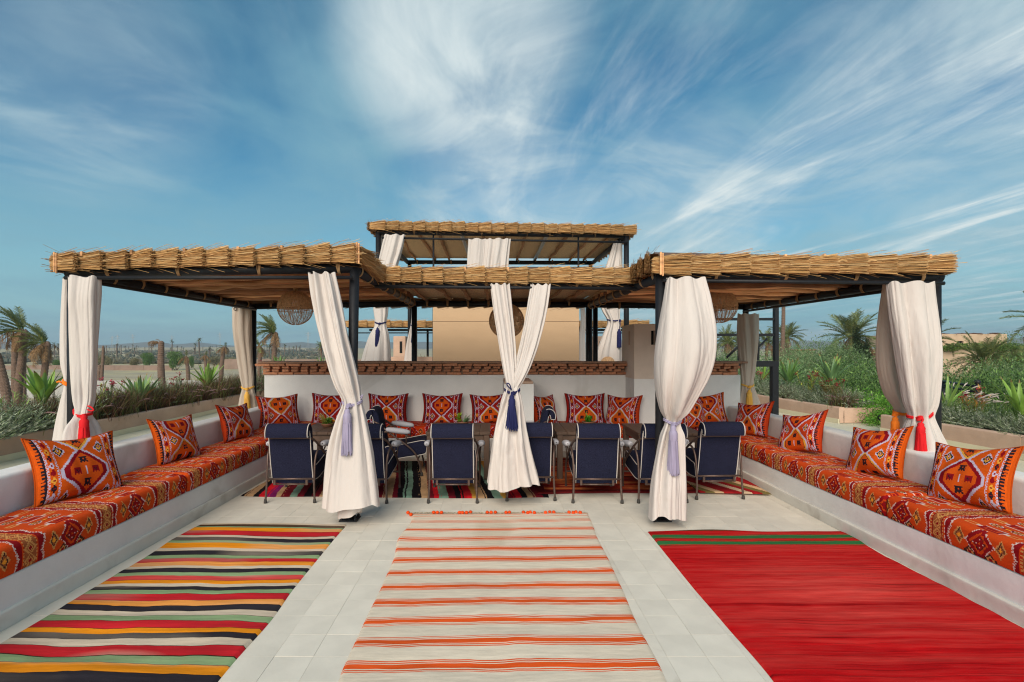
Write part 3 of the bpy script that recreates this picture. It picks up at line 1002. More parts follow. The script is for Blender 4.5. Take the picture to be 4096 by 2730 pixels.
# ---------------------------------------------------------------- raised pavilion behind, deck, tan panel
def build_raised():
    e = empty('raised_deck', (0.2, 11.6, 0), 0, 'raised terrace deck behind the rear wall carrying the upper pavilion', 'deck')
    MB().box(-3.2, 3.6, 9.75, 15.4, -0.008, 1.13).build('deck_body', M_TERRA, e, smooth=False)
    MB().box(-3.2, 3.6, 15.1, 15.39, 1.131, 1.36).build('parapet', M_TERRA, e, smooth=False)
    d = 10.3
    e = empty('tan_panel', (PX(1163, d), d, 0), 0, 'smooth tan panelled box with one thin seam behind the centre curtain', 'panel')
    x0, x1, zs = PX(994.5, d), PX(1331, d), PZ(739.5, d)
    MB().bbox(x0, x1, d, d + .35, 1.131, zs - .004, .004).build('lower_panel', M_PANEL, e, smooth=False)
    MB().bbox(x0, x1, d, d + .35, zs + .001, 2.78, .004).build('upper_panel', M_PANEL, e, smooth=False)
    MB().box(x0 + .01, x1 - .01, d + .01, d + .34, zs - .01, zs + .01).build('seam', M_DARK, e, smooth=False)

    e = empty('upper_pavilion', (0.2, 12.7, 1.13), 0, 'taller thatched pavilion on black posts rising behind the middle roof', 'pergola')
    F, B = 10.9, 14.6
    x0, x1 = -2.42, 2.79
    zl, zr = 4.05, 3.975
    for x, y, z in ((x0, F, zl), (x1, F, zr), (x0 + .06, B, 4.04), (x1 - .06, B, 4.02)):
        pole(e, 'post', (x, y, 1.131), (x, y, z), 0.055, M_STEEL, 14)
    for x in (PX(996, F), PX(1329, F)):
        pole(e, 'stay', (x, F, 1.131), (x, F, zl - .05), 0.02, M_STEEL, 8)
    for a, b in (((x0, F, zl), (x1, F, zr)), ((x0, B, 4.03), (x1, B, 4.01)), ((x0, F, zl), (x0, B, 4.03)), ((x1, F, zr), (x1, B, 4.01)),
                 ((x0, B - .1, 3.86), (x1, B - .1, 3.86))):
        pole(e, 'beam', a, b, 0.058 if a[2] > 3.9 else .022, M_STEEL, 12)
    pole(e, 'curtain_rod', (x0 + .1, F - .12, zl - .15), (x1, F - .1, zr - .165), 0.022, M_STEEL, 8)
    n = 11
    for i in range(n):
        t_ = (i + .6) / n
        x = x0 + (x1 - x0) * t_
        zf, zb = zl + (zr - zl) * t_ + .095, 4.03 + (4.01 - 4.03) * t_ + .09
        metal = i in (3, 7)
        pole(e, 'rafter', (x, F - .05, zf), (x + rnd.uniform(-.08, .08), B + .05, zb), .045 if metal else rnd.uniform(.032, .045), M_SHINY if metal else M_LOGY, 9, 0 if metal else .016, .2, 2 if metal else 8)
        tie(e, x, F, zl + (zr - zl) * t_, 0); tie(e, x, B, 4.02, 0)
    U, V = np.meshgrid(np.linspace(0, 1, 20), np.linspace(0, 1, 14), indexing='ij')
    X, Y = x0 - .1 + (x1 - x0 + .2) * U, F - .05 + (B - F + .1) * V
    Z = zl + .14 + (zr - zl) * U + (4.15 - zl - .14) * V * (1 - U) + (4.14 - zr - .14) * V * U
    mb = MB().grid(np.stack([X, Y, Z + .008 * vnoise(X * 3, Y * 3, 4)], -1), flip=True).grid(np.stack([X, Y, Z + .04], -1))
    mb.build('reed_mat', M_REEDX, e)
    # corrugated top, its ridges showing above the valance
    u = np.linspace(0, 1, 240)
    X = x0 + .2 + (x1 - x0 - .4) * u
    zt = zl + .195 + (zr - zl + .005) * u + .03 * np.abs(np.sin(X * math.pi / .19))
    mb = MB().grid(np.stack([np.stack([X, X * 0 + yy, zt - .02 * k], -1) for k, yy in ((0, F - .02), (1, B))], 0))
    mb.grid(np.stack([np.stack([X, X * 0 + F - .02, zt], -1), np.stack([X, X * 0 + F - .02, zt - .12], -1)], 0))
    mb.build('corrugated_sheet', M_SHEET, e)
    run_thatch(e, (x0 - .10, F - .08, zl + .105), (x1 + .16, F - .08, zr + .085), 20, 1.12)
    run_thatch(e, (x1 + .12, F - .05, zr + .085), (x1 + .12, B, 4.12), 13, 1.0)
    run_thatch(e, (x0 - .12, B, 4.12), (x0 - .12, F - .05, zl + .105), 13, 1.0)
    return x0, x1


M_SHINY = mat('galvanised_pipe', (0.42, 0.43, 0.45), 0.35, 0.15, 20, metal=0.7)
build_raised()


def build_far_pavilion():
    e = empty('far_pavilion', (0.1, 18.5, 0), 0, 'low thatched pavilion far behind, seen under the upper pavilion', 'pergola')
    F, B = 17.4, 20.5
    for x in (-4.8, -2.6, 2.9, 5.0):
        for y in (F, B):
            pole(e, 'post', (x, y, 0), (x, y, 2.35), .045, M_STEEL, 10)
    for (a, b) in (((-4.9, F, 2.33), (5.1, F, 2.33)), ((-4.9, B, 2.33), (5.1, B, 2.33)), ((-4.8, F - .1, 2.12), (5.0, F - .1, 2.12))):
        pole(e, 'beam', a, b, .045 if a[2] > 2.2 else .02, M_STEEL, 10)
    MB().box(-4.95, 5.15, F - .05, B + .05, 2.41, 2.45).build('reed_mat', M_REED, e, smooth=False)
    MB().box(-4.9, 5.1, F - .02, B + .02, 2.48, 2.52).build('roof_sheet', M_SHEET, e, smooth=False)
    run_thatch(e, (-5.0, F - .08, 2.42), (5.15, F - .08, 2.42), 26, 1.25)
    for k in range(40):
        x = rnd.uniform(-4.6, 4.9)
    d = 16.6
    for c0, c1, r0, lab in ((903.5, 932, 773, 'square earth chimney with a dark slot under the far thatch, left of the tan panel'),
                            (1360.5, 1393, 773, 'square earth chimney with a dark slot, right of the tan panel')):
        x0, x1 = PX(c0, d), PX(c1, d)
        c = empty('far_chimney', ((x0 + x1) / 2, d, 0), 0, lab, 'chimney', 'square chimneys of the far terrace')
        MB().bbox(x0, x1, d, d + .5, 0, PZ(r0, d), .02).build('shaft', M_TERRA, c, smooth=False)
        xm = x0 + (x1 - x0) * .52
        MB().bbox(xm - .0, xm + .085, d - .006, d + .05, PZ(812, d), PZ(785, d), .003).build('slot', M_DARK, c, smooth=False)
    m = MB().box(-6.2, 6.6, 16.0, 16.25, 0, 1.13)
    tag(m.build('garden_wall', M_TERRA, smooth=False), 'low earth plastered parapet crossing behind the raised deck', 'wall')


build_far_pavilion()
# ---------------------------------------------------------------- curtains and tassels
def spline(keys, t):
    """smooth interpolation of rows of values; keys: (n, m) with the first column rising"""
    keys = np.asarray(keys, float)
    x, y = keys[:, 0], keys[:, 1:]
    d = np.gradient(y, x, axis=0) if len(x) > 2 else np.repeat((y[1:] - y[:-1]) / (x[1] - x[0]), 2, 0)
    i = np.clip(np.searchsorted(x, t) - 1, 0, len(x) - 2)
    h = (x[i + 1] - x[i])[:, None]
    s = ((t - x[i]) / (x[i + 1] - x[i]))[:, None]
    return ((2 * s ** 3 - 3 * s ** 2 + 1) * y[i] + (s ** 3 - 2 * s ** 2 + s) * h * d[i] + (-2 * s ** 3 + 3 * s ** 2) * y[i + 1] + (s ** 3 - s ** 2) * h * d[i + 1])


LASTKK = []


def curtain_panel(keys, d, seed=0, pleats=9, amp=0.02, parent=None, name='panel', rows=90, cols=150, hem=0.02, thin=1.0, twist=0.0, mt=None):
    """keys: (row, left column, right column[, distance offset, depth of the gather]) measured top to bottom"""
    kk = []
    for k in keys:
        dd = d + (k[3] if len(k) > 3 else 0.0)
        x0, x1 = PX(k[1], dd), PX(k[2], dd)
        hw = (x1 - x0) / 2
        kk.append((k[0], PZ(k[0], dd), (x0 + x1) / 2, hw, dd, k[4] if len(k) > 4 else min(max(hw * .62, .045), .16) * thin))
    t = np.linspace(kk[0][0], kk[-1][0], rows)
    S = spline(kk, t)
    z, xc, hw, yc, dep = S.T
    th = np.linspace(0, 2 * np.pi, cols, endpoint=False)
    TT, RR = np.meshgrid(th, np.linspace(0, 1, rows), indexing='xy')
    ph = 1.1 * vnoise(RR * 2.2, RR * 0 + seed, seed) + twist * RR
    nz1 = vnoise(np.cos(TT) * 2.3 + seed, RR * 2.5 + np.sin(TT) * 2.3, seed + 1)
    sh = np.sin(pleats * TT + ph + seed)
    crease = 1 - 2 * np.abs(np.sin((pleats + 3) * .5 * TT + ph * 1.2 + 2 * seed)) ** .45
    fold = 0.60 * np.sign(sh) * np.abs(sh) ** .8 - 0.42 * crease + 0.40 * nz1 + .12 * vnoise(TT * 9, RR * 14, seed + 7)
    cap = (np.minimum(1.0, hw / 0.095) ** 1.6)[:, None]
    A = amp * cap * (0.75 + 0.5 * vnoise(RR * 3, TT * 0.6, seed + 2))
    ex = np.sign(np.cos(TT)) * np.abs(np.cos(TT)) ** 0.85
    ey = np.sign(np.sin(TT)) * np.abs(np.sin(TT)) ** 0.95
    X = xc[:, None] + ex * np.maximum(hw[:, None] + A * fold * 0.35, 0.006)
    Y = yc[:, None] + ey * dep[:, None] + np.sin(TT) * A * fold * 1.0 - 0.0
    Z = np.repeat(z[:, None], cols, 1)
    lastw = np.clip((RR - 0.86) / 0.14, 0, 1)
    Z = Z + hem * lastw * (np.sin(2 * TT + seed) + 0.5 * vnoise(TT * 3, TT * 0, seed + 4))
    Z = Z + (1 - np.clip(RR / 0.03, 0, 1)) * 0.010 * np.sin(pleats * TT + seed)
    mb = MB().grid(np.stack([X, Y, Z], -1), wrap_v=True, flip=False)
    LASTKK[:] = [kk]
    o = mb.build(name, mt or M_CURTAIN, parent)
    return o, kk


def curtain(label, panels, **kw):
    d0 = panels[0][1]
    k0 = panels[0][0][0]
    e = empty('curtain', (PX((k0[1] + k0[2]) / 2, d0), d0, 0.0), 0, label, 'curtain', 'white canvas curtains')
    for i, (keys, d, opt) in enumerate(panels):
        curtain_panel(keys, d, parent=e, **opt)
    return e


def grommet(parent, x, y, z, rz):
    a = np.linspace(0, 2 * np.pi, 16, endpoint=False)
    pts = np.stack([0 * a, .024 * np.cos(a), .024 * np.sin(a)], -1)
    o = MB().tube(xf(pts, Matrix.Translation((x, y, z)) @ Matrix.Rotation(rz, 4, 'Z')), 0.0055, 6, closed=True).build('grommet', M_STEEL, parent)
    return o


def tassel(label, mt, cx, cz, y, hw, dep, tz, tx, length, head=0.042, tiltx=0.0, group='tasselled curtain tiebacks', tail=True, slope=0.0, flare=1.35, fwd=.05):
    """cord round the curtain at (cx, cz), the tassel hanging in front at column tx from height tz"""
    y0 = y
    if LASTKK:                               # sit on the cloth at that height
        kk = LASTKK[0]
        rows_ = np.linspace(kk[0][0], kk[-1][0], 300)
        S_ = spline(kk, rows_)
        i_ = int(np.argmin(np.abs(S_[:, 0] - cz)))
        _, cx, hw, y, dep = S_[i_]
    e = empty('tassel_tieback', (tx, y - dep, tz), 0, label, 'tieback', group)
    a = np.linspace(0, 2 * np.pi, 28, endpoint=False)
    for k in (0, 1):
        pts = np.stack([cx + (hw + .012) * np.cos(a), y + (dep + .016) * np.sin(a), cz + (k - .5) * .013 + slope * np.cos(a) - 0.03 * np.maximum(0, -np.sin(a)) ** 2], -1)
        MB().tube(pts, 0.0075, 6, closed=True).build('cord', mt, e)
    yf = y - dep - .022
    kz = cz - .032
    tx *= yf / y0
    tiltx *= yf / y0
    tz = EYE + (tz - EYE) * (yf - fwd) / y0
    mb = MB()
    for k in range(4):
        pts = np.stack([tx + .024 * np.cos(a) * (1 - .15 * k), yf + .017 * np.sin(a), kz + (k - 1.5) * .009 + .004 * np.cos(a)], -1)
        mb.tube(pts, .0075, 5, closed=True)
    mb.build('knot', mt, e)
    top = tz
    bx = tx * (yf - fwd) / yf + tiltx
    yk, yf = yf, yf - fwd
    MB().tube([(tx, yk, kz), ((tx + bx) / 2 + .012, (yk + yf) / 2 - .012, (kz + top) / 2), (bx, yf - .006, top)], .007, 6).build('cord', mt, e)
    h = length
    prof = [(0, 0), (.016, -.004), (.026, -.02), (.024, -.036), (head * .85, -.046), (head, -.062), (head * .96, -.085), (head, -.1), (head * .88, -.118), (head * .92, -.125)]
    pr = [(r, z * h / .36) for r, z in prof]
    MB().lathe(pr, 18, centre=(bx, yf, top)).build('head', mt, e)
    z0 = top - .12 * h / .36
    mb = MB()
    core = [(head * .86, z0 + .004), (head * 1.0, z0 - (h * .3)), (head * flare * .9, top - h + .03)]
    mb.lathe(core, 14, centre=(bx, yf, 0))
    rr = random.Random(int(abs(cx) * 1000))
    for i in range(84):
        an = rr.uniform(0, 2 * math.pi)
        r0, r1 = head * .92, head * flare * rr.uniform(.8, 1.06)
        dx = tiltx * .25
        mb.tube([(bx + r0 * math.cos(an), yf + r0 * math.sin(an), z0 + .006),
                 (bx + dx * .5 + (r0 + (r1 - r0) * .45) * math.cos(an), yf + (r0 + (r1 - r0) * .45) * math.sin(an), (z0 + top - h) / 2),
                 (bx + dx + r1 * math.cos(an), yf + r1 * math.sin(an), top - h + rr.uniform(-.012, .018))], .0042, 4, caps=False)
    o = mb.build('fringe', mt, e)
    tag(o, kind='stuff')
    return e


def loop_tail(e, mt, pts):
    P = spline(np.array([(i,) + tuple(p) for i, p in enumerate(pts)]), np.linspace(0, len(pts) - 1, 24))
    MB().tube(P, .0065, 6).build('cord_tail', mt, e)


def tie_at(kk, row):
    S = spline(kk, np.array([float(row)]))[0]
    return S  # z, xc, hw, y, dep


def build_curtains():
    dF = 4.735
    # front left, inner post
    keys = [(629, 713, 766, 0), (700, 722, 783, 0), (765, 736, 796, -.01), (830, 753, 812, -.02), (885, 772, 824, -.03), (925, 790, 829, -.03, .05),
            (965, 777, 838, -.04, .065), (1020, 761, 850, -.05, .09), (1090, 750, 861, -.06, .12), (1162, 743, 871, -.07, .15)]
    e = curtain('white curtain drawn sideways to the left inner post and tied with a lavender tassel',
                [(keys, dF, dict(seed=3, pleats=7, amp=.062, hem=.022))])
    k_ = list(LASTKK)
    curtain_panel([(1100, 772, 845, -.02, .09), (1140, 776, 838, -.02, .09), (1180, 777, 830, -.02, .1)], dF, seed=9, pleats=6, amp=.015, parent=e, name='inner_layer', rows=24, cols=90)
    LASTKK[:] = k_
    tassel('lavender tassel tying the curtain at the left inner post', M_LAV, PX(809, dF), PZ(922, dF), dF - .03, .052, .055, PZ(938, dF), PX(803, dF), PZ(938, dF) - PZ(1040, dF), .038, -.012)
    loop_tail(bpy.data.objects['tassel_tieback'], M_LAV, [(PX(826, dF), dF - .03, PZ(916, dF)), (PX(833, dF), dF - .05, PZ(910, dF)), (PX(837, dF), dF - .06, PZ(907, dF)), (PX(834, dF), dF - .05, PZ(914, dF)), (PX(827, dF), dF - .03, PZ(918, dF))])
    # right, inner post
    keys = [(640, 1533, 1616, 0, .05), (690, 1526, 1628, -.02, .09), (760, 1515, 1637, -.05, .17), (810, 1509, 1635, -.07, .20), (860, 1507, 1622, -.08, .19), (910, 1512, 1597, -.07, .14), (945, 1520, 1576, -.05, .09), (966, 1529, 1561, -.04, .05),
            (1000, 1519, 1566, -.05, .065), (1060, 1506, 1569, -.06, .085), (1120, 1497, 1570, -.07, .13), (1186, 1492, 1571, -.08, .14)]
    e = curtain('big billowing white curtain at the right inner post tied with a lavender tassel',
                [(keys, dF, dict(seed=5, pleats=6, amp=.060, hem=.026))])
    tassel('lavender tassel tying the billowing curtain at the right inner post', M_LAV, PX(1545, dF), PZ(963, dF), dF - .04, .040, .052, PZ(976, dF), PX(1545, dF), PZ(976, dF) - PZ(1084, dF), .038, -.006)
    grommet(e, PX(1597, dF), dF - .0, PZ(652, dF), 0)
    # front left, outer post
    keys = [(637, 160, 226, 0, .05), (675, 162, 224), (740, 163, 222), (820, 165, 219), (880, 168, 216), (925, 172, 212), (950, 176, 205, -.02, .05),
            (985, 158, 218, -.02, .10), (1040, 146, 232, -.02, .12), (1110, 136, 240, -.02, .13), (1190, 130, 246, -.02, .13)]
    e = curtain('white curtain in front of the left outer post tied with a red tassel', [(keys, dF, dict(seed=11, pleats=5, amp=.042))])
    tassel('red tassel tying the curtain at the left outer post', M_REDT, PX(190, dF), PZ(946, dF), dF - .02, .036, .052, PZ(954, dF), PX(197, dF), PZ(954, dF) - PZ(1024, dF) + .06, .038, .0, slope=-.02)
    tb = [o for o in bpy.data.objects if o.name.startswith('tassel_tieback')][-1]
    loop_tail(tb, M_REDT, [(PX(205, dF), dF - .03, PZ(932, dF)), (PX(218, dF), dF - .05, PZ(934, dF)), (PX(227, dF), dF - .06, PZ(941, dF)), (PX(217, dF), dF - .05, PZ(943, dF)), (PX(204, dF), dF - .03, PZ(938, dF))])
    grommet(e, PX(205, dF), dF, PZ(645, dF), 0)
    d2 = 5.02
    keys = [(640, 148, 166), (700, 144, 163), (780, 141, 162), (840, 143, 163), (878, 152, 163, 0, .045), (920, 143, 163), (980, 130, 163), (1050, 122, 165), (1120, 118, 168)]
    e = curtain('narrow white curtain outside the left outer post tied with an orange cord', [(keys, d2, dict(seed=13, pleats=4, amp=.018, cols=90))])
    a = np.linspace(0, 2 * np.pi, 24, endpoint=False)
    t = empty('cord_tieback', (PX(158, d2), d2, PZ(880, d2)), 0, 'orange cord tying the narrow curtain at the left outer post', 'tieback')
    for k in (0, 1, 2):
        MB().tube(np.stack([PX(158.5, d2) + .040 * np.cos(a), d2 + .056 * np.sin(a), PZ(880, d2) + (k - 1) * .012 - .02 * np.cos(a)], -1), .008, 6, closed=True).build('cord', M_ORAT, t)
    MB().tube([(PX(154, d2), d2 - .05, PZ(880, d2)), (PX(148, d2), d2 - .06, PZ(876, d2)), (PX(141, d2), d2 - .05, PZ(878, d2))], .009, 6).build('cord_tail', M_ORAT, t)
    # front right, outer post
    keys = [(650, 2040, 2143, 0, .06), (690, 2044, 2146, 0, .07), (750, 2053, 2149, -.02, .09), (820, 2064, 2150, -.03, .10), (880, 2074, 2148, -.03, .09), (930, 2083, 2144, -.03, .07), (955, 2091, 2137, -.03, .055),
            (985, 2083, 2146, -.03, .09), (1030, 2072, 2168, -.03, .12), (1080, 2062, 2182, -.03, .14), (1170, 2052, 2196, -.03, .14)]
    e = curtain('white curtain in front of the right outer post tied with a red tassel', [(keys, dF, dict(seed=17, pleats=6, amp=.050))])
    tassel('red tassel tying the curtain at the right outer post', M_REDT, PX(2113, dF), PZ(950, dF), dF - .03, .066, .064, PZ(970, dF), PX(2108, dF), PZ(970, dF) - PZ(1043, dF), .034, .006, slope=.028)
    grommet(e, PX(2057, dF), dF - .02, PZ(657, dF), 0)
    d2 = 5.06
    keys = [(655, 2034, 2056, 0, .07), (720, 2026, 2064, 0, .08), (800, 2021, 2074, 0, .09), (860, 2025, 2080, 0, .09), (910, 2041, 2086, 0, .08), (944, 2060, 2088, 0, .055), (985, 2058, 2100, 0, .08), (1060, 2050, 2106, 0, .1), (1130, 2046, 2110, 0, .1)]
    e = curtain('beige curtain behind the right outer post tied with an orange tassel', [(keys, d2, dict(mt=M_CURTAIN_BEIGE, seed=19, pleats=5, amp=.036, cols=110))])
    tassel('orange tassel tying the beige curtain behind the right outer post', M_ORAT, PX(2074, d2), PZ(942, d2), d2, .036, .055, PZ(958, d2), PX(2057, d2), PZ(958, d2) - PZ(1040, d2), .036, -.0, slope=.03)
    # rear corners
    dB = 8.30
    keys = [(707, 534, 576, 0, .05), (760, 536, 577), (820, 545, 579), (870, 553, 582), (893, 557, 582, 0, .055), (915, 552, 587), (950, 548, 592), (985, 545, 594)]
    e = curtain('beige curtain at the left rear post tied with a yellow tassel', [(keys, dB, dict(mt=M_CURTAIN_BEIGE, seed=23, pleats=7, amp=.034, cols=110))])
    tassel('yellow tassel tying the curtain at the left rear post', M_GOLDT, PX(570, dB), PZ(889, dB), dB, .058, .07, PZ(900, dB), PX(567.5, dB), PZ(900, dB) - PZ(952, dB), .042, 0)
    grommet(e, PX(545, dB), dB - .06, PZ(711, dB), math.pi / 2)
    keys = [(722, 1697, 1743, 0, .07), (760, 1695, 1742), (810, 1698, 1738), (855, 1703, 1733), (886, 1706, 1730, 0, .06), (910, 1702, 1738), (950, 1698, 1752), (985, 1696, 1758)]
    e = curtain('beige curtain at the right rear post tied with a yellow tassel', [(keys, dB, dict(mt=M_CURTAIN_BEIGE, seed=29, pleats=7, amp=.034, cols=110))])
    tassel('yellow tassel tying the curtain at the right rear post', M_GOLDT, PX(1718, dB), PZ(884, dB), dB, .055, .07, PZ(896, dB), PX(1722, dB), PZ(896, dB) - PZ(944, dB), .042, 0)
    # centre curtain: two panels gathered at one tie
    dM = 5.535
    kl = [(654, 1127, 1171, 0, .035), (700, 1133, 1176, -.02), (760, 1142, 1182, -.06), (820, 1151, 1186, -.12), (870, 1160, 1187, -.18, .06), (903, 1168, 1184, -.22, .04)]
    kr = [(655, 1221, 1265, 0, .035), (700, 1213, 1259, -.02), (760, 1202, 1246, -.06), (820, 1190, 1228, -.12), (865, 1178, 1209, -.18, .06), (895, 1170, 1189, -.20, .04)]
    kb = [(890, 1164, 1190, -.22, .06), (915, 1157, 1196, -.23, .08), (960, 1146, 1204, -.24, .09), (1020, 1132, 1217, -.27, .14), (1075, 1124, 1231, -.28, .15), (1114, 1120, 1240, -.28, .16)]
    e = curtain('two white curtains knotted together before the centre bay',
                [(kl, dM, dict(seed=31, pleats=9, amp=.030, cols=120, rows=70)), (kr, dM, dict(seed=37, pleats=9, amp=.030, cols=120, rows=70)), (kb, dM, dict(seed=41, pleats=8, amp=.052, rows=60, hem=.03))])
    d = dM - .24
    tassel('navy tassel tying the pair of curtains before the centre bay', M_NAVYT, PX(1177, d), PZ(896, d), d, .040, .06, PZ(908, d), PX(1178, d), PZ(908, d) - PZ(986, d), .036, -.008, flare=1.9)
    tb = [o for o in bpy.data.objects if o.name.startswith('tassel_tieback')][-1]
    loop_tail(tb, M_NAVYT, [(PX(1175, d), d - .09, PZ(895, d)), (PX(1167, d), d - .1, PZ(887, d)), (PX(1164, d), d - .1, PZ(880, d)), (PX(1170, d), d - .1, PZ(882, d)), (PX(1174, d), d - .09, PZ(893, d))])
    # upper pavilion
    dU = 10.78
    keys = [(541, 884, 931, 0, .06), (575, 876, 924, 0, .09), (610, 868, 914, 0, .1), (680, 856, 893, 0, .12), (725, 860, 889, 0, .09), (744, 863, 886, 0, .08), (770, 850, 892, 0, .13), (805, 838, 896, 0, .18), (845, 828, 898, 0, .2)]
    e = curtain('white curtain swept aside at the left of the upper pavilion tied with a navy tassel', [(keys, dU, dict(seed=43, pleats=7, amp=.05))])
    tassel('navy tassel on the left curtain of the upper pavilion', M_NAVYT, PX(874, dU), PZ(741, dU), dU, .115, .10, PZ(753, dU), PX(872, dU), PZ(753, dU) - PZ(797, dU), .045, -.04, flare=1.0)
    keys = [(542, 869, 884, 0, .05), (600, 864, 876), (660, 861, 874), (745, 861, 871), (845, 856, 873)]
    curtain('thin grey white curtain edge at the left post of the upper pavilion', [(keys, dU + .3, dict(seed=44, pleats=4, amp=.025, cols=70))])
    keys = [(551, 1076, 1114, 0, .08), (600, 1074, 1112, 0, .09), (700, 1074, 1112), (800, 1070, 1114)]
    k2 = [(550, 1115, 1172, 0, .05), (600, 1112, 1167, 0, .07), (700, 1112, 1164), (800, 1110, 1166)]
    curtain('pair of pinkish white curtains hanging at the middle of the upper pavilion', [(keys, dU, dict(seed=47, pleats=5, amp=.045, cols=100, rows=50)), (k2, dU - .02, dict(seed=53, pleats=9, amp=.05, rows=50))])
    dR = 11.1
    keys = [(556, 1411, 1428, 0, .06), (580, 1403, 1428), (610, 1393, 1428, 0, .1), (680, 1372, 1428, 0, .14), (715, 1384, 1424, 0, .1), (738, 1397, 1424, 0, .08), (770, 1386, 1426, 0, .12), (810, 1370, 1428, 0, .17), (843, 1361, 1430, 0, .18)]
    e = curtain('white curtain tied to the right post of the upper pavilion with a navy cord', [(keys, dR, dict(seed=59, pleats=7, amp=.05))])
    tassel('navy tassel hanging by the right post of the upper pavilion', M_NAVYT, PX(1411, dR), PZ(735, dR), dR, .13, .10, PZ(756, dR), PX(1425, dR), PZ(756, dR) - PZ(798, dR), .045, -.02, flare=1.0)
    keys = [(700, 946, 951), (745, 944, 949, 0, .05), (780, 936, 950), (845, 926, 951)]
    curtain('thin white curtain beside the inner left rear post, dark tie at its waist', [(keys, 14.4, dict(seed=61, pleats=4, amp=.03, cols=70))])
    tassel('small dark tassel on the thin curtain beside the inner left rear post', M_NAVYT, PX(946.5, 14.4), PZ(746, 14.4), 14.4, .06, .06, PZ(762, 14.4), PX(949, 14.4), .3, .04, 0)
    keys = [(700, 1333, 1345), (742, 1334, 1346, 0, .05), (770, 1331, 1345), (845, 1329, 1346)]
    curtain('thin white curtain seen between the tan panel and the inner right rear post', [(keys, 14.4, dict(seed=67, pleats=4, amp=.03, cols=70))])


build_curtains()


# ---------------------------------------------------------------- rugs
def rug(name, label, quad, nu, nv, colour, mt, seed=0, wr=0.006, thick=0.009, edge=0.026, base=0.0015, warp=None):
    """quad: near-left, near-right, far-right, far-left in metres on the floor; u runs across, v away from the viewer"""
    u = np.linspace(0, 1, nu + 1); v = np.linspace(0, 1, nv + 1)
    U, V = np.meshgrid(u, v, indexing='ij')
    q = np.array(quad, float)
    P = ((1 - U) * (1 - V))[..., None] * q[0] + (U * (1 - V))[..., None] * q[1] + (U * V)[..., None] * q[2] + ((1 - U) * V)[..., None] * q[3]
    X, Y = P[..., 0].copy(), P[..., 1].copy()
    X0, Y0 = X.copy(), Y.copy()
    if warp is not None:
        Y += warp(X, Y) * np.clip(np.minimum(V, 1 - V) * 12, .25, 1)
    rim = np.minimum(np.minimum(U, 1 - U) * np.linalg.norm(q[1] - q[0]), np.minimum(V, 1 - V) * np.linalg.norm(q[3] - q[0]))
    X += edge * vnoise(Y * 2.3, U * 1.5, seed) * np.abs(U - .5) * 2
    Y += edge * 1.3 * vnoise(X * 2.1, V * 1.5, seed + 1) * np.abs(V - .5) * 2
    w = vnoise(X * 1.3 + .3 * Y, Y * 7, seed + 2) * .55 + vnoise(X * 3.1, Y * 13, seed + 3) * .3
    bumpy = np.clip(vnoise(X * .9, Y * 1.1, seed + 5) + .25, 0, 1)
    Z = base + thick + wr * np.maximum(w, -.35) * (0.35 + 1.3 * bumpy)
    Z = np.where(rim < 1e-6, base - .001, Z)
    uc, vc = (U[:-1, :-1] + U[1:, 1:]) / 2, (V[:-1, :-1] + V[1:, 1:]) / 2
    if warp is not None:
        xc, yc = (X0[:-1, :-1] + X0[1:, 1:]) / 2, (Y0[:-1, :-1] + Y0[1:, 1:]) / 2
    else:
        xc, yc = (X[:-1, :-1] + X[1:, 1:]) / 2, (Y[:-1, :-1] + Y[1:, 1:]) / 2
    cols = colour(uc, vc, xc, yc)
    o = MB().grid(np.stack([X, Y, Z], -1), cols=cols).build(name, mt)
    return tag(o, label, 'rug')


def zrow(yz, o, s):
    return 3321.6 / (o + yz / s - 1395.0)


KC = dict(b=rgb(44, 40, 46), w=rgb(202, 184, 162), g=rgb(134, 156, 114), r=rgb(186, 34, 42), o=rgb(226, 138, 26), n=rgb(74, 54, 38), p=rgb(200, 70, 66), y=rgb(196, 176, 120))


def col_striped(uc, vc, xc, yc):
    seq = [(165, 'w'), (178, 'n'), (192, 'g'), (200, 'o'), (222, 'r'), (253, 'w'), (268, 'b'), (290, 'g'), (306, 'o'), (337, 'w'), (355, 'b'), (380, 'g'), (400, 'r'), (425, 'o'), (452, 'w'),
           (470, 'b'), (494, 'g'), (517, 'p'), (545, 'o'), (570, 'w'), (590, 'b'), (612, 'g'), (641, 'r'), (684, 'o'), (720, 'b'), (755, 'w'), (793, 'g'), (834, 'r'), (880, 'o'), (912, 'b'), (943, 'w'),
           (992, 'r'), (1058, 'g'), (1110, 'o'), (1180, 'b'), (1268, 'w'), (1340, 'r'), (1430, 'o'), (1540, 'g'), (1650, 'b'), (1800, 'w')]
    bd = np.array([zrow(s[0], 2000, 1.681) for s in seq])        # falling distances
    pal = np.array([KC[s[1]] for s in seq])
    y = yc
    i = np.clip(np.searchsorted(-bd, -y, side='right') - 1, 0, len(seq) - 1)
    c = pal[i].copy()
    d = np.abs(y - bd[i])
    line = (d < .0045) & (vnoise(i * 3.7, i * 1.3, 2) > -.45)
    c[line] = np.array(KC['n']) * .5
    fade = 1 + .12 * vnoise(xc * 4, yc * 40, 31) + .10 * vnoise(xc * 1.2, yc * 3, 32)
    redf = ((i % 2 == 0)[..., None]) * 0
    mixw = np.clip(vnoise(xc * 1.6 + i * 5.1, yc * 6, 33) * .55 - .12, 0, .4)[..., None]
    c = c * (1 - mixw) + np.array(KC['w']) * mixw
    return c * fade[..., None] + redf


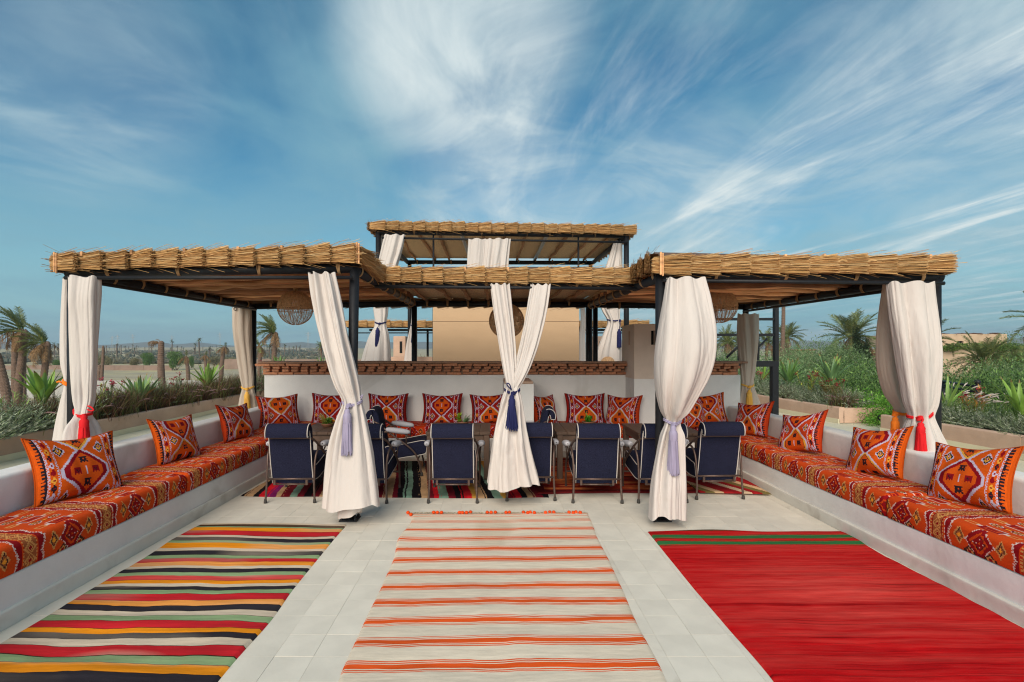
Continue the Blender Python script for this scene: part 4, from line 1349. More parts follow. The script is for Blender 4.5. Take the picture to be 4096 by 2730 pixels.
def col_centre(uc, vc, xc, yc):
    y = yc
    k = np.round((4.781 - y) / .2175)
    y0 = 4.781 - .2175 * k
    d = np.abs(y - y0)
    th = np.where(k < 1, .35, np.where(k < 3, .75, 1.0))
    o = (d < .0195 * th) | ((d > .0265) & (d < .0345)) | ((d > .0415) & (d < .0490) & (k > 1))
    o |= (np.abs(y - 4.915) < .004)
    base = np.array(rgb(212, 198, 178)) * (1 + .05 * vnoise(xc * 1.5, yc * 2.1, 44) + .03 * vnoise(xc * 6, yc * 60, 45))[..., None]
    st = np.clip(vnoise(xc * 2.2, yc * 2.6, 46) * 1.6 - .85, 0, .35)[..., None]
    base = base * (1 - st) + np.array(rgb(176, 160, 134)) * st
    oc = np.array(rgb(216, 84, 32)) * (1 + .10 * vnoise(xc * 5, yc * 30, 47))[..., None]
    return np.where(o[..., None], oc, base)


def col_red(uc, vc, xc, yc):
    y = yc + .010 * vnoise(xc * 2.5, yc * 2, 51) + .003 * vnoise(xc * 11, yc * 5, 52)
    streak = vnoise(xc * .9, y * 26, 53) * .40 + vnoise(xc * 1.6, y * 80, 54) * .35 + vnoise(xc * .8, yc * 9, 55) * .35 + .25 * vnoise(xc * 9, yc * 60, 56)
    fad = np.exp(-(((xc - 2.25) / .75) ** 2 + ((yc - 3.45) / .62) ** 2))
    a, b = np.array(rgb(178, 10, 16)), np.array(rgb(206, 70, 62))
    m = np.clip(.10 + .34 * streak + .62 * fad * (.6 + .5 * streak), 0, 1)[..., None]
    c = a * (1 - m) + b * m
    dk = np.clip(-streak * .9 - .40, 0, .35)[..., None] + np.clip(vnoise(xc * 1.1, y * 150, 57) * 1.2 - .62, 0, .4)[..., None]
    c = c * (1 - dk)
    g = ((y < 4.415) & (y > 4.345)) | ((y < 4.275) & (y > 4.210))
    c[g] = np.array(rgb(44, 104, 58))
    ln = (np.abs(y - 4.43) < .005) | (np.abs(y - 4.332) < .005) | (np.abs(y - 4.288) < .004) | (np.abs(y - 4.198) < .005) | (yc > 4.524)
    c[ln] = np.array(rgb(78, 58, 34))
    return c


def col_dark(uc, vc, xc, yc):
    pal = dict(m=rgb(104, 14, 28), k=rgb(20, 15, 20), r=rgb(190, 22, 34), t=rgb(176, 140, 104), p=rgb(112, 22, 84), g=rgb(112, 140, 122), y=rgb(190, 140, 60))
    seq = 'mktkrptmgmkmtrgptkrgmtmkgktmrgmkrytkgymrkt'
    x = xc + .16 * (yc - 5.58) + .012 * vnoise(yc * 5, xc * 3, 61) + .004 * vnoise(yc * 20, xc * 9, 62)
    i = np.floor((x + 2.82) / .078 + .3 * vnoise(np.floor((x + 2.82) / .078), x * 0, 63)).astype(int)
    c = np.array([pal[s] for s in seq])[np.mod(i, len(seq))]
    return c * (1 + .22 * vnoise(xc * 30, yc * 12, 64))[..., None]


def col_rust(uc, vc, xc, yc):
    n = vnoise(xc * 2.2, yc * 13, 71) * .6 + vnoise(xc * 6, yc * 34, 72) * .5
    a, b, d = np.array(rgb(128, 28, 18)), np.array(rgb(206, 120, 66)), np.array(rgb(58, 18, 14))
    m = np.clip(n * 1.1 + .1, 0, 1)[..., None]; k = np.clip(-n * 1.3 - .1, 0, 1)[..., None]
    c = a * (1 - m) + b * m
    c = c * (1 - k) + d * k
    bd = (np.minimum(uc, 1 - uc) < .05) | (vc < .05)
    c[bd] = np.array(rgb(86, 20, 22))
    return c


def col_side(uc, vc, xc, yc):
    seq = [rgb(150, 24, 30), rgb(206, 180, 150), rgb(150, 24, 30), rgb(118, 104, 60), rgb(206, 170, 132), rgb(160, 30, 32)]
    x = xc + .45 * (yc - 5.6) + .006 * vnoise(yc * 6, xc, 81)
    i = np.floor((x - 1.5) / .095).astype(int)
    return np.array(seq)[np.mod(i, 6)] * (1 + .15 * vnoise(xc * 20, yc * 20, 82))[..., None]


def build_rugs():
    rug('rug', 'wrinkled flat woven rug with black, orange, red, green and cream stripes',
        [(-2.70, 1.75), (-1.31, 1.75), (-1.322, 4.71), (-2.66, 4.71)], 100, 760, col_striped, M_RUG, 5, .015, warp=lambda X, Y: .016 * vnoise(X * 2.2, Y * 1.6, 21) + .011 * vnoise(X * 6, Y * 2.6, 22) + .003 * vnoise(X * 20, Y * 5, 23))
    w = rug('rug', 'off white woven rug with groups of orange stripes between the two curtains', [(-.714, 1.9), (.818, 1.9), (.906, 5.0), (-.792, 5.0)], 120, 1050, col_centre, M_RUG, 15, .006, warp=lambda X, Y: .022 * (X - .05) + .013 * vnoise(X * 2.4, Y * 2.3, 41) + .009 * vnoise(X * 6, Y * 4, 42) + .003 * vnoise(X * 16, Y * 9, 43))
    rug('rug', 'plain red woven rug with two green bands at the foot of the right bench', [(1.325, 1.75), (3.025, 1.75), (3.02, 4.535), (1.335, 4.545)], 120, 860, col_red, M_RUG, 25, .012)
    rug('rug', 'dark rug of maroon, black, tan and green slanted stripes under the navy chairs', [(-2.74, 5.60), (.60, 5.56), (.60, 7.35), (-2.70, 7.4)], 520, 60, col_dark, M_RUG, 35, .004)
    rug('rug', 'mottled rust red pile rug under the chairs on the right', [(.50, 5.70), (2.35, 5.70), (2.35, 7.5), (.50, 7.5)], 190, 160, col_rust, M_PILE, 45, .004, .014, base=.010)
    rug('rug', 'small red, cream and olive striped rug by the foot of the right bench', [(2.28, 5.66), (3.0, 5.58), (3.02, 6.7), (2.33, 6.75)], 120, 40, col_side, M_RUG, 55, .004, base=.024)
    # the knotted fringe of the centre rug
    rr = random.Random(3)
    fr = MB()
    for i in range(190):
        x = -.785 + 1.69 * i / 189
        L = rr.uniform(.03, .065)
        y0 = 4.995
        fr.tube([(x, y0, .011), (x + rr.uniform(-.012, .012), y0 + L * .5, .014), (x + rr.uniform(-.022, .022), y0 + L, .006)], .0026, 4, c=np.array(rgb(206, 192, 166)) * rr.uniform(.8, 1.05), caps=False)
    tag(fr.build('fringe', M_KILIM, w), kind='stuff')
    for x0, n in ((-.52, 3), (-.26, 4), (.0, 3), (.16, 2), (.36, 4), (.56, 3), (.80, 4), (-.785, 2)):
        for k in range(n):
            x = x0 + (k - n / 2) * .036 + rr.uniform(-.006, .006)
            y = 5.012 + rr.uniform(-.008, .012) - (.07 * k if x0 < -.7 else 0)
            P = []
            for a_ in np.linspace(0, math.pi, 6):
                P.append([(x + .019 * math.sin(a_) * math.cos(b_) * rr.uniform(.85, 1.1), y + .022 * math.sin(a_) * math.sin(b_), .018 + .016 * math.cos(a_)) for b_ in np.linspace(0, 2 * math.pi, 8, endpoint=False)])
            MB().grid(np.array(P), wrap_v=True, c=np.array(rgb(216, 74, 28)) * rr.uniform(.8, 1.1), flip=True).build('pompom', M_KILIM, w)


build_rugs()

# ---------------------------------------------------------------- patterned seat cushions
C_O, C_R, C_W, C_T = rgb(196, 68, 20), rgb(134, 16, 22), rgb(208, 180, 172), rgb(198, 138, 78)
C_K, C_Y, C_B = rgb(70, 40, 30), rgb(232, 150, 44), rgb(150, 82, 46)
C_OR = rgb(176, 50, 20)


def seat_pattern(u, v, tone=1.0):
    """u: metres along the bench, v: metres from the lower front edge, over the front face and the top"""
    q = 0.0070
    u = (np.floor(u / q) + .5) * q; v = (np.floor(v / q) + .5) * q
    Pq = .62
    t = np.mod(u / Pq, 1.0)
    c = np.zeros(u.shape + (3,))
    c[:] = np.array(C_O)
    mz = vnoise(u * 9, v * 9, 5)
    c *= (1 + .07 * mz)[..., None]

    def put(mask, col):
        c[mask] = np.array(col)
    # lattice band
    band = t < .17
    tx = np.abs(t - .085) / .085
    fv = np.abs(np.mod(v / .074, 1.0) - .5) * 2
    put(band, C_OR)
    put(band & (tx < .70), C_B)
    d = tx / .66 + fv
    put(band & (tx < .70) & (d < 1.16), C_T); put(band & (tx < .70) & (d < .82), C_B); put(band & (tx < .70) & (d < .60), C_T)
    put(band & (tx < .70) & (d < .36), C_R)
    put(band & (tx > .78) & (np.mod(v, .022) < .010), C_T)
    put(band & (tx > .70) & (tx < .77), C_R)
    # toothed borders on either side of the band
    ta = np.where(t > .585, 1.17 - t, t)          # mirrored about .585
    zz = .206 + .040 * np.abs(np.mod(v / .155 + .05, 1.0) - .5) * 2
    jag = .009 * (np.mod(v, .014) < .007)
    put((ta > .185) & (ta < zz + jag), C_R); put((ta > zz + jag) & (ta < zz + jag + .016), C_W)
    put((ta > .178) & (ta < .186) & (np.mod(v, .03) < .018), C_W)
    fr = v < .19
    # front face: medallion and small diamonds
    a = np.abs(t - .585) * Pq
    vv = np.abs(v - .088)
    dm = a / .092 + vv / .105 + .05 * (np.mod(u + v, .02) < .01)
    put(fr & (dm < 1.16), C_W); put(fr & (dm < 1.07), C_R); put(fr & (dm < .74), C_O); put(fr & (dm < .56), C_K); put(fr & (dm < .50), C_R)
    put(fr & (dm < .44) & (np.mod(u, .021) < .008) & (np.mod(v, .028) < .010), C_W); put(fr & (dm < .12), C_O)
    for tc_, vc_, s in ((.36, .095, 1.0), (.81, .095, 1.0)):
        ds = np.abs(t - tc_) * Pq / .036 + np.abs(v - vc_) / .058
        put(fr & (ds < s * 1.1), C_T); put(fr & (ds < .80), C_K); put(fr & (ds < .62), C_B); put(fr & (ds < .36), C_Y)
    for tc_, vc_ in ((.47, .0), (.70, .0)):
        ds = np.abs(t - tc_) * Pq / .05 + np.abs(v - vc_) / .05
        put(fr & (ds < 1.0), C_K); put(fr & (ds < .7), C_T); put(fr & (ds < .45), C_R)
    # top: rows of little motifs
    tp = v >= .19
    row = np.floor((v - .19) / .092)
    rv = np.abs(np.mod((v - .19) / .092, 1.0) - .5) * .092
    inz = tp & (ta > .30)
    odd = np.mod(row, 2) == 0
    m = inz & odd & (a < .075) & (rv < .036)
    put(m, C_W); m = inz & odd & (a < .068) & (rv < .030); put(m, C_R); m = inz & odd & (a < .046) & (rv < .018); put(m, C_O); m = inz & odd & (a < .034) & (rv < .011); put(m, C_R)
    m = inz & odd & (a > .075) & (a < .11) & (rv < .010); put(m, C_W)
    for tc_ in (.36, .81):
        au = np.abs(t - tc_) * Pq
        m = inz & odd & (au < .036) & (rv < .018); put(m, C_T); m = inz & odd & (au < .028) & (rv < .010); put(m, C_O)
    for tc_ in (.47, .70):
        au = np.abs(t - tc_) * Pq
        e_ = (au / .042) ** 2 + (rv / .024) ** 2
        m = inz & ~odd; put(m & (e_ < 1), C_W); put(m & (e_ < .72), C_K); put(m & (e_ < .40), C_T); put(m & (e_ < .12), C_R)
    m = inz & ~odd & (a < .030) & (rv < .016); put(m, C_R); m = inz & ~odd & (a < .018) & (rv < .008); put(m, C_Y)
    return c * tone


def cushion(label, u0, u1, place, uoff, depth=.585, h=.168, red=0.0, seed=0, res=.0075):
    r = .034
    prof, n = [], 0
    pts = [(0.004, 0.0), (0, .02)]
    pts += [(0, z) for z in np.arange(.02 + res, h - r, res)]
    pts += [(r - r * math.cos(a), h - r + r * math.sin(a)) for a in np.linspace(0, math.pi / 2, 7)]
    pts += [(w, h) for w in np.arange(r + res, depth - r, res)]
    pts += [(depth - r + r * math.sin(a), h - r + r * math.cos(a)) for a in np.linspace(0, math.pi / 2, 5)]
    pts += [(depth, 0.0)]
    pr = np.array(pts)
    s = np.concatenate([[0], np.cumsum(np.hypot(*np.diff(pr, axis=0).T))])
    nu = int((u1 - u0) / res)
    us = np.linspace(u0, u1, nu + 1)
    U, S = np.meshgrid(us, s, indexing='ij')
    W = np.repeat(pr[None, :, 0], nu + 1, 0); Z = np.repeat(pr[None, :, 1], nu + 1, 0)
    end = np.minimum(U - u0, u1 - U)
    pinch = np.clip(1 - end / .03, 0, 1) ** 2
    puff_ = 1 - np.clip(np.abs(W / depth - .5) * 2, 0, 1) ** 4
    Z = Z + (Z > .1) * (.008 * puff_ + .004 * vnoise(U * 4, W * 5, seed) - .020 * pinch) * np.clip((Z - .05) / .1, 0, 1)
    W = W + (W < .02) * (-.006 * np.sin(np.clip(Z / h, 0, 1) * math.pi) + .003 * vnoise(U * 5, Z * 6, seed + 1)) + .012 * pinch * (W < .05)
    uc = (U[:-1, :-1] + U[1:, 1:]) / 2 + uoff; sc = (S[:-1, :-1] + S[1:, 1:]) / 2
    cols = seat_pattern(uc, sc)
    if red:
        cols = cols * np.array([1 - .12 * red, 1 - .45 * red, 1 - .2 * red])
    P = place(U, W, Z + SEAT_B + .002)
    mb = MB().grid(P, cols=cols, flip=True)
    for k in (0, -1):
        ctr = P[k].mean(0)
        b0 = mb.n
        mb.v.append(np.concatenate([P[k], ctr[None]])); mb.n += len(s) + 1
        i = np.arange(len(s) - 1) + b0
        t = np.stack([i, i + 1, np.full(len(i), b0 + len(s))], -1)
        mb.t.append(t); mb.tc.append(np.tile(np.array(C_OR), (len(t), 1)))
    o = mb.build('seat_cushion', M_KILIM)
    return tag(o, label, 'cushion', 'patterned bench cushions')


def build_cushions():
    left = lambda U, W, Z: np.stack([XL - .004 - W + .012, U, Z], -1)
    right = lambda U, W, Z: np.stack([XR + .004 + W - .012, U, Z], -1)
    back = lambda U, W, Z: np.stack([U, BYB + .018 + W, Z], -1)
    off = .62 * .085 - 3.135
    cushion('long orange patterned seat cushion at the near end of the left bench', 1.9, 4.745, left, off, seed=1)
    cushion('long orange patterned seat cushion at the far end of the left bench', 4.755, 8.16, left, off + .1, seed=2, res=.009)
    cushion('long orange patterned seat cushion at the near end of the right bench', 1.9, 4.045, right, off + .18, seed=3)
    cushion('long orange patterned seat cushion at the far end of the right bench', 4.055, 8.16, right, off + .02, seed=4, res=.009)
    cushion('red orange patterned seat cushion on the rear bench left of the hearth block', -2.79, .14, back, .33, .565, red=.75, seed=5, res=.010)
    cushion('red orange patterned seat cushion on the rear bench between hearth block and chimney', .58, 2.07, back, .21, .565, red=.75, seed=6, res=.010)
    cushion('short red orange patterned seat cushion right of the chimney', 2.95, 3.05, back, .1, .565, red=.6, seed=7, res=.010)


build_cushions()


# ---------------------------------------------------------------- kilim pillows
def pillow_pattern(u, v, base, phase, swap):
    nu_, nv_ = 84, 60
    u = (np.floor(u * nu_) + .5) / nu_; v = (np.floor(v * nv_) + .5) / nv_
    c = np.zeros(u.shape + (3,)); c[:] = np.array(base)
    c *= (1 + .10 * vnoise(u * 14, v * 40, 3))[..., None]
    W_, K_, Rd, Yl, Or = rgb(182, 172, 192), rgb(34, 26, 34), rgb(126, 12, 24), rgb(210, 148, 54), rgb(196, 78, 18)

    def put(m, col):
        c[m] = np.array(col)
    a = np.abs(u - .5) * 2
    X = (u - .5) * 1.33            # in units of the pillow's height
    ax = np.abs(X)
    Pd = .80
    w = (v + phase) / Pd
    k = np.floor(w); vv = w - k - .5
    edge = .050 + .40 * (1 - 2 * np.abs(vv)) ** .95
    edge = np.minimum(edge, .385)
    r = edge - ax
    ring = (a < .60)
    isY = np.mod(k + swap, 2) == 0
    put(ring & (r > -.012) & (r < .040), W_)
    put(ring & (r >= .040) & isY, Yl); put(ring & (r >= .040) & ~isY, Rd)
    put(ring & (r >= .085) & isY, K_); put(ring & (r >= .098) & isY, Or)
    put(ring & (r >= .100) & ~isY & (np.mod(np.floor(u * nu_) + np.floor(v * nv_), 3) > 0), Rd)
    put(ring & (r >= .115) & ~isY, Or)
    # four little flowers inside
    for dx, dv, col in ((0, .20, K_), (0, -.20, K_), (.15, 0, Rd), (-.15, 0, Rd)):
        cc = np.where(isY[..., None], np.array(K_), np.array(col))
        dd = np.maximum(np.abs(X - dx), np.abs(vv * Pd - dv)) * .6 + (np.abs(X - dx) + np.abs(vv * Pd - dv)) * .6
        star = (np.abs(np.abs(X - dx) - np.abs(vv * Pd - dv)) < .022) & (dd < .10)
        m = ring & (r > .09) & ((dd < .072) | star)
        c[m] = cc[m]
        put(ring & (r > .09) & (dd < .030), Or if dx == 0 else K_); put(ring & (r > .09) & (dd < .016), Rd)
    put(ring & (r > .09) & (np.abs(X) < .022) & (np.abs(vv) < .09), W_)
    # little diamonds in the notches
    w2 = (v + phase) / Pd + .5
    v2 = (w2 - np.floor(w2) - .5) * Pd
    dm = np.abs(ax - .325) + np.abs(v2) * .85
    m0 = ring & (r < -.02) | ring & (dm < .10) & (r < .0)
    put(m0 & (dm < .098), W_); put(m0 & (dm < .080), K_); put(m0 & (dm < .052), Yl); put(m0 & (dm < .030), Rd); put(m0 & (dm < .014), W_)
    # end bands
    put((a > .62) & (a < .675) & (np.mod(v + (a > .648) * .022, .044) < .026), W_)
    fs = np.mod(v / .118, 1.0) - .5
    ks = np.mod(np.floor(v / .118), 4)
    fa = (a - .742) / .062
    fd = np.abs(fa) + np.abs(fs) * 1.9
    st = (fd < 1.0) & ~((np.abs(np.abs(fa) - np.abs(fs) * 1.9) < .14) & (fd > .72))
    pal = [np.array(W_), np.array(K_), np.array(Yl), np.array(Rd)]
    for i in range(4):
        put((a > .68) & (a < .805) & st & (ks == i), pal[i])
    put((a > .68) & (a < .805) & (fd < .34), Rd); put((a > .68) & (a < .805) & (fd < .15), W_)
    put((a > .815) & (a < .865) & (np.mod(v + (a > .84) * .022, .044) < .026), W_)
    tooth = np.abs(np.mod(v / .052, 1.0) - .5) * 2
    put((a > .868) & (a < .868 + .085 * tooth), K_)
    put((a > .975), np.array(base) * .8)
    return c


def pillow_mesh(base, phase, swap, w=.60, h=.46, t=.145, nu=126, nv=90, seed=0, slump=.03):
    u = np.linspace(0, 1, nu + 1); v = np.linspace(0, 1, nv + 1)
    U, V = np.meshgrid(u, v, indexing='ij')
    a, b = U * 2 - 1, V * 2 - 1
    pin = .075
    X = w / 2 * a * (1 - pin * (1 - b * b) ** 1.0 + .035 * a * a * b * b)
    Z = h / 2 * b * (1 - pin * 1.25 * (1 - a * a) ** 1.0 + .04 * a * a * b * b)
    fl = ((1 - np.abs(a) ** 2.6) * (1 - np.abs(b) ** 2.6))
    th = t * np.clip(fl, 0, 1) ** .52 * (1 + .26 * vnoise(U * 3.5, V * 2.6, seed))
    th = th + .006 * vnoise(U * 9, V * 7, seed + 1) * fl
    Z = Z - slump * (a * a) * .0 - slump * np.sin(np.pi * U) * (b > 0) * b * .5
    th = th * (1 + .16 * (-b))
    mb = MB()
    uc, vc = (U[:-1, :-1] + U[1:, 1:]) / 2, (V[:-1, :-1] + V[1:, 1:]) / 2
    mb.grid(np.stack([X, -th * .62, Z], -1), cols=pillow_pattern(uc, vc, base, phase, swap))
    s = 4
    mb.grid(np.stack([X, th * .45, Z], -1)[::s, ::s], c=np.array(base) * .8, flip=True)
    # piped rim
    rim = np.concatenate([np.stack([X, 0 * X, Z], -1)[:, 0], np.stack([X, 0 * X, Z], -1)[-1, 1:], np.stack([X, 0 * X, Z], -1)[::-1, -1][1:], np.stack([X, 0 * X, Z], -1)[0, ::-1][1:-1]])
    mb.tube(rim[::3], .0055, 5, c=np.array(base) * .7, closed=True)
    return mb.mesh('pillow', M_KILIM)


def build_pillows():
    org, red, rust = rgb(194, 78, 16), rgb(144, 26, 18), rgb(172, 54, 20)
    V = [pillow_mesh(org, .02, 1, seed=1), pillow_mesh(org, .42, 0, seed=2), pillow_mesh(rust, .25, 0, seed=3), pillow_mesh(rust, .48, 1, seed=4),
         pillow_mesh(red, .22, 0, seed=5), pillow_mesh(red, .58, 0, seed=6), pillow_mesh(org, .34, 0, seed=7)]
    top = SEAT_B + .168 + .004
    G = 'kilim pillows along the benches'

    def put(label, k, x, y, yaw, lean, roll=0.0, s=1.0, sz=1.0, dz=0.0):
        o = link('kilim_pillow', V[k])
        o.location = (x, y, top + .215 * sz * s * math.cos(R(lean)) + .006 + dz)
        o.rotation_euler = (Matrix.Rotation(R(yaw), 4, 'Z') @ Matrix.Rotation(R(-lean), 4, 'X') @ Matrix.Rotation(R(roll), 4, 'Y')).to_euler()
        o.scale = (s, s * 1.0, s * sz)
        tag(o, label, 'pillow', G)
    # a pillow faces -Y before it is turned
    put('bright orange pillow nearest the viewer on the left bench', 0, -3.26, 4.06, 90 - 15, 21, 4, 1.08)
    put('bright orange pillow on the left bench, second from the viewer', 6, -3.265, 5.33, 90 - 6, 17, 3)
    put('rust orange pillow on the left bench next to the yellow tassel curtain', 2, -3.255, 6.56, 90 - 7, 17, 4)
    put('rust red pillow turned sideways in the corner of left and rear bench', 3, -3.22, 7.78, 42, 16, 0)
    bx = [(762, 5, 0, 6, 'red pillow against the rear wall above the spiky plant in the bowl'), (891, 4, 0, 12, 'red pillow against the rear wall right behind the sideways chair'),
          (1016, 5, 0, 12, 'red pillow alone between two gaps of wall left of the centre curtain'), (1127, 4, -3, 13, 'red pillow against the rear wall partly hidden by the centre curtain'),
          (1344.5, 4, 0, 12, 'red pillow against the rear wall with the bright green succulent before it')]
    for c, k, roll, lean, lab in bx:
        put(lab, k, PX(c, 7.98), 7.98, 0, lean, roll)
    put('rust pillow turned to the side leaning on the hearth block', 3, PX(1250, 7.82), 7.80, 52, 14, 4)
    put('rust pillow turned to the side leaning on the left face of the chimney', 2, PX(1430, 7.78), 7.74, -50, 14, -3)
    put('orange pillow half hidden behind the billowing curtain beside the chimney', 3, PX(1588, 7.5), 7.50, 30, 14, 0, .92)
    put('orange pillow against the rear wall at the right end, white lined X pattern', 1, PX(1620, 7.95), 7.92, -3, 13, -5)
    put('deep red pillow at the far end of the right bench under the yellow tassel', 2, 3.42, 6.86, -90 + 14, 20, -8)
    put('rust orange pillow leaning askew on the right bench, second from the rear', 2, 3.44, 5.80, -90 + 10, 22, -13)
    put('bright orange pillow on the right bench just before the red tassel curtain', 1, 3.49, 4.73, -90 + 5, 22, -10)
    put('bright orange pillow nearest the viewer on the right bench, at the photo edge', 0, 3.53, 3.84, -90 + 5, 21, -8)


build_pillows()


# ---------------------------------------------------------------- tables, chairs, lamps, pot plants
TZ = .575


def build_tables():
    def one():
        e = empty('table', (0, 0, 0))
        w, d = .39, .40
        for k in range(6):
            x0 = -w + 2 * w * k / 6
            MB().bbox(x0 + .0008, x0 + 2 * w / 6 - .0008, -d, d, TZ - .034, TZ + rnd.uniform(-.0008, .0008), .003).build('top_plank', M_WOOD, e, smooth=False)
        for sx in (-1, 1):
            for sy in (-1, 1):
                MB().bbox(sx * .345 - .033, sx * .345 + .033, sy * .355 - .033, sy * .355 + .033, 0, TZ - .035, .004).build('leg', M_WOODV, e, smooth=False)
        for a in ((-.311, .311, -.372, -.342), (-.311, .311, .342, .372)):
            MB().bbox(a[0], a[1], a[2], a[3], TZ - .12, TZ - .0352, .003).build('apron', M_WOOD, e, smooth=False)
        for a in ((-.366, -.336, -.321, .321), (.336, .366, -.321, .321)):
            MB().bbox(a[0], a[1], a[2], a[3], TZ - .12, TZ - .0352, .003).build('apron', M_WOOD, e, smooth=False)
        return e
    t0 = one()
    spots = [(-2.00, 6.66, 'low dark wooden table with the spiky plant bowl, at the left end of the row'), (-.43, 6.66, 'low dark wooden table between the two sideways chairs'),
             (1.15, 6.66, 'low dark wooden table carrying the bright green succulent'), (2.12, 6.60, 'low dark wooden table with nothing on it near the right bench')]
    for i, (x, y, lab) in enumerate(spots):
        o = t0 if i == 0 else copy_tree(t0)
        o.location = (x, y, .016)
        tag(o, lab, 'table', 'low dark wooden tables')


build_tables()


def rounded_slab(prof, half, mt_n=None, x_in=.018):
    """a closed (y, z) outline extruded along X with softened sides"""
    prof = np.array(prof, float)
    c = prof.mean(0)
    rows = []
    nrm = np.roll(prof, -1, 0) - np.roll(prof, 1, 0)
    nrm = np.stack([nrm[:, 1], -nrm[:, 0]], -1)
    nrm /= np.maximum(np.linalg.norm(nrm, axis=1, keepdims=True), 1e-9)
    for x, ins in ((-half, x_in), (-half + x_in * .35, x_in * .3), (-half + x_in, 0), (0, -.003), (half - x_in, 0), (half - x_in * .35, x_in * .3), (half, x_in)):
        p = prof - nrm * ins
        rows.append(np.stack([np.full(len(p), x), p[:, 0], p[:, 1]], -1))
    return np.array(rows), nrm


def ribbon(centre, ht):
    """closed outline around a centre line"""
    C = np.array(centre, float)
    d = np.gradient(C, axis=0)
    d /= np.linalg.norm(d, axis=1, keepdims=True)
    n = np.stack([d[:, 1], -d[:, 0]], -1)
    ht = np.full(len(C), ht) if np.isscalar(ht) else np.array(ht)
    return np.concatenate([C + n * ht[:, None], (C - n * ht[:, None])[::-1]])


def cap_sides(mb, rows):
    for k, fl in ((0, False), (-1, True)):
        m = rows.shape[1]
        h = m // 2
        b0 = mb.n
        mb.v.append(rows[k]); mb.n += m
        q = [(b0 + i, b0 + i + 1, b0 + m - 2 - i, b0 + m - 1 - i) for i in range(h - 1)]
        if fl:
            q = [a[::-1] for a in q]
        mb.q.append(np.array(q)); mb.qc.append(np.ones((len(q), 3)))


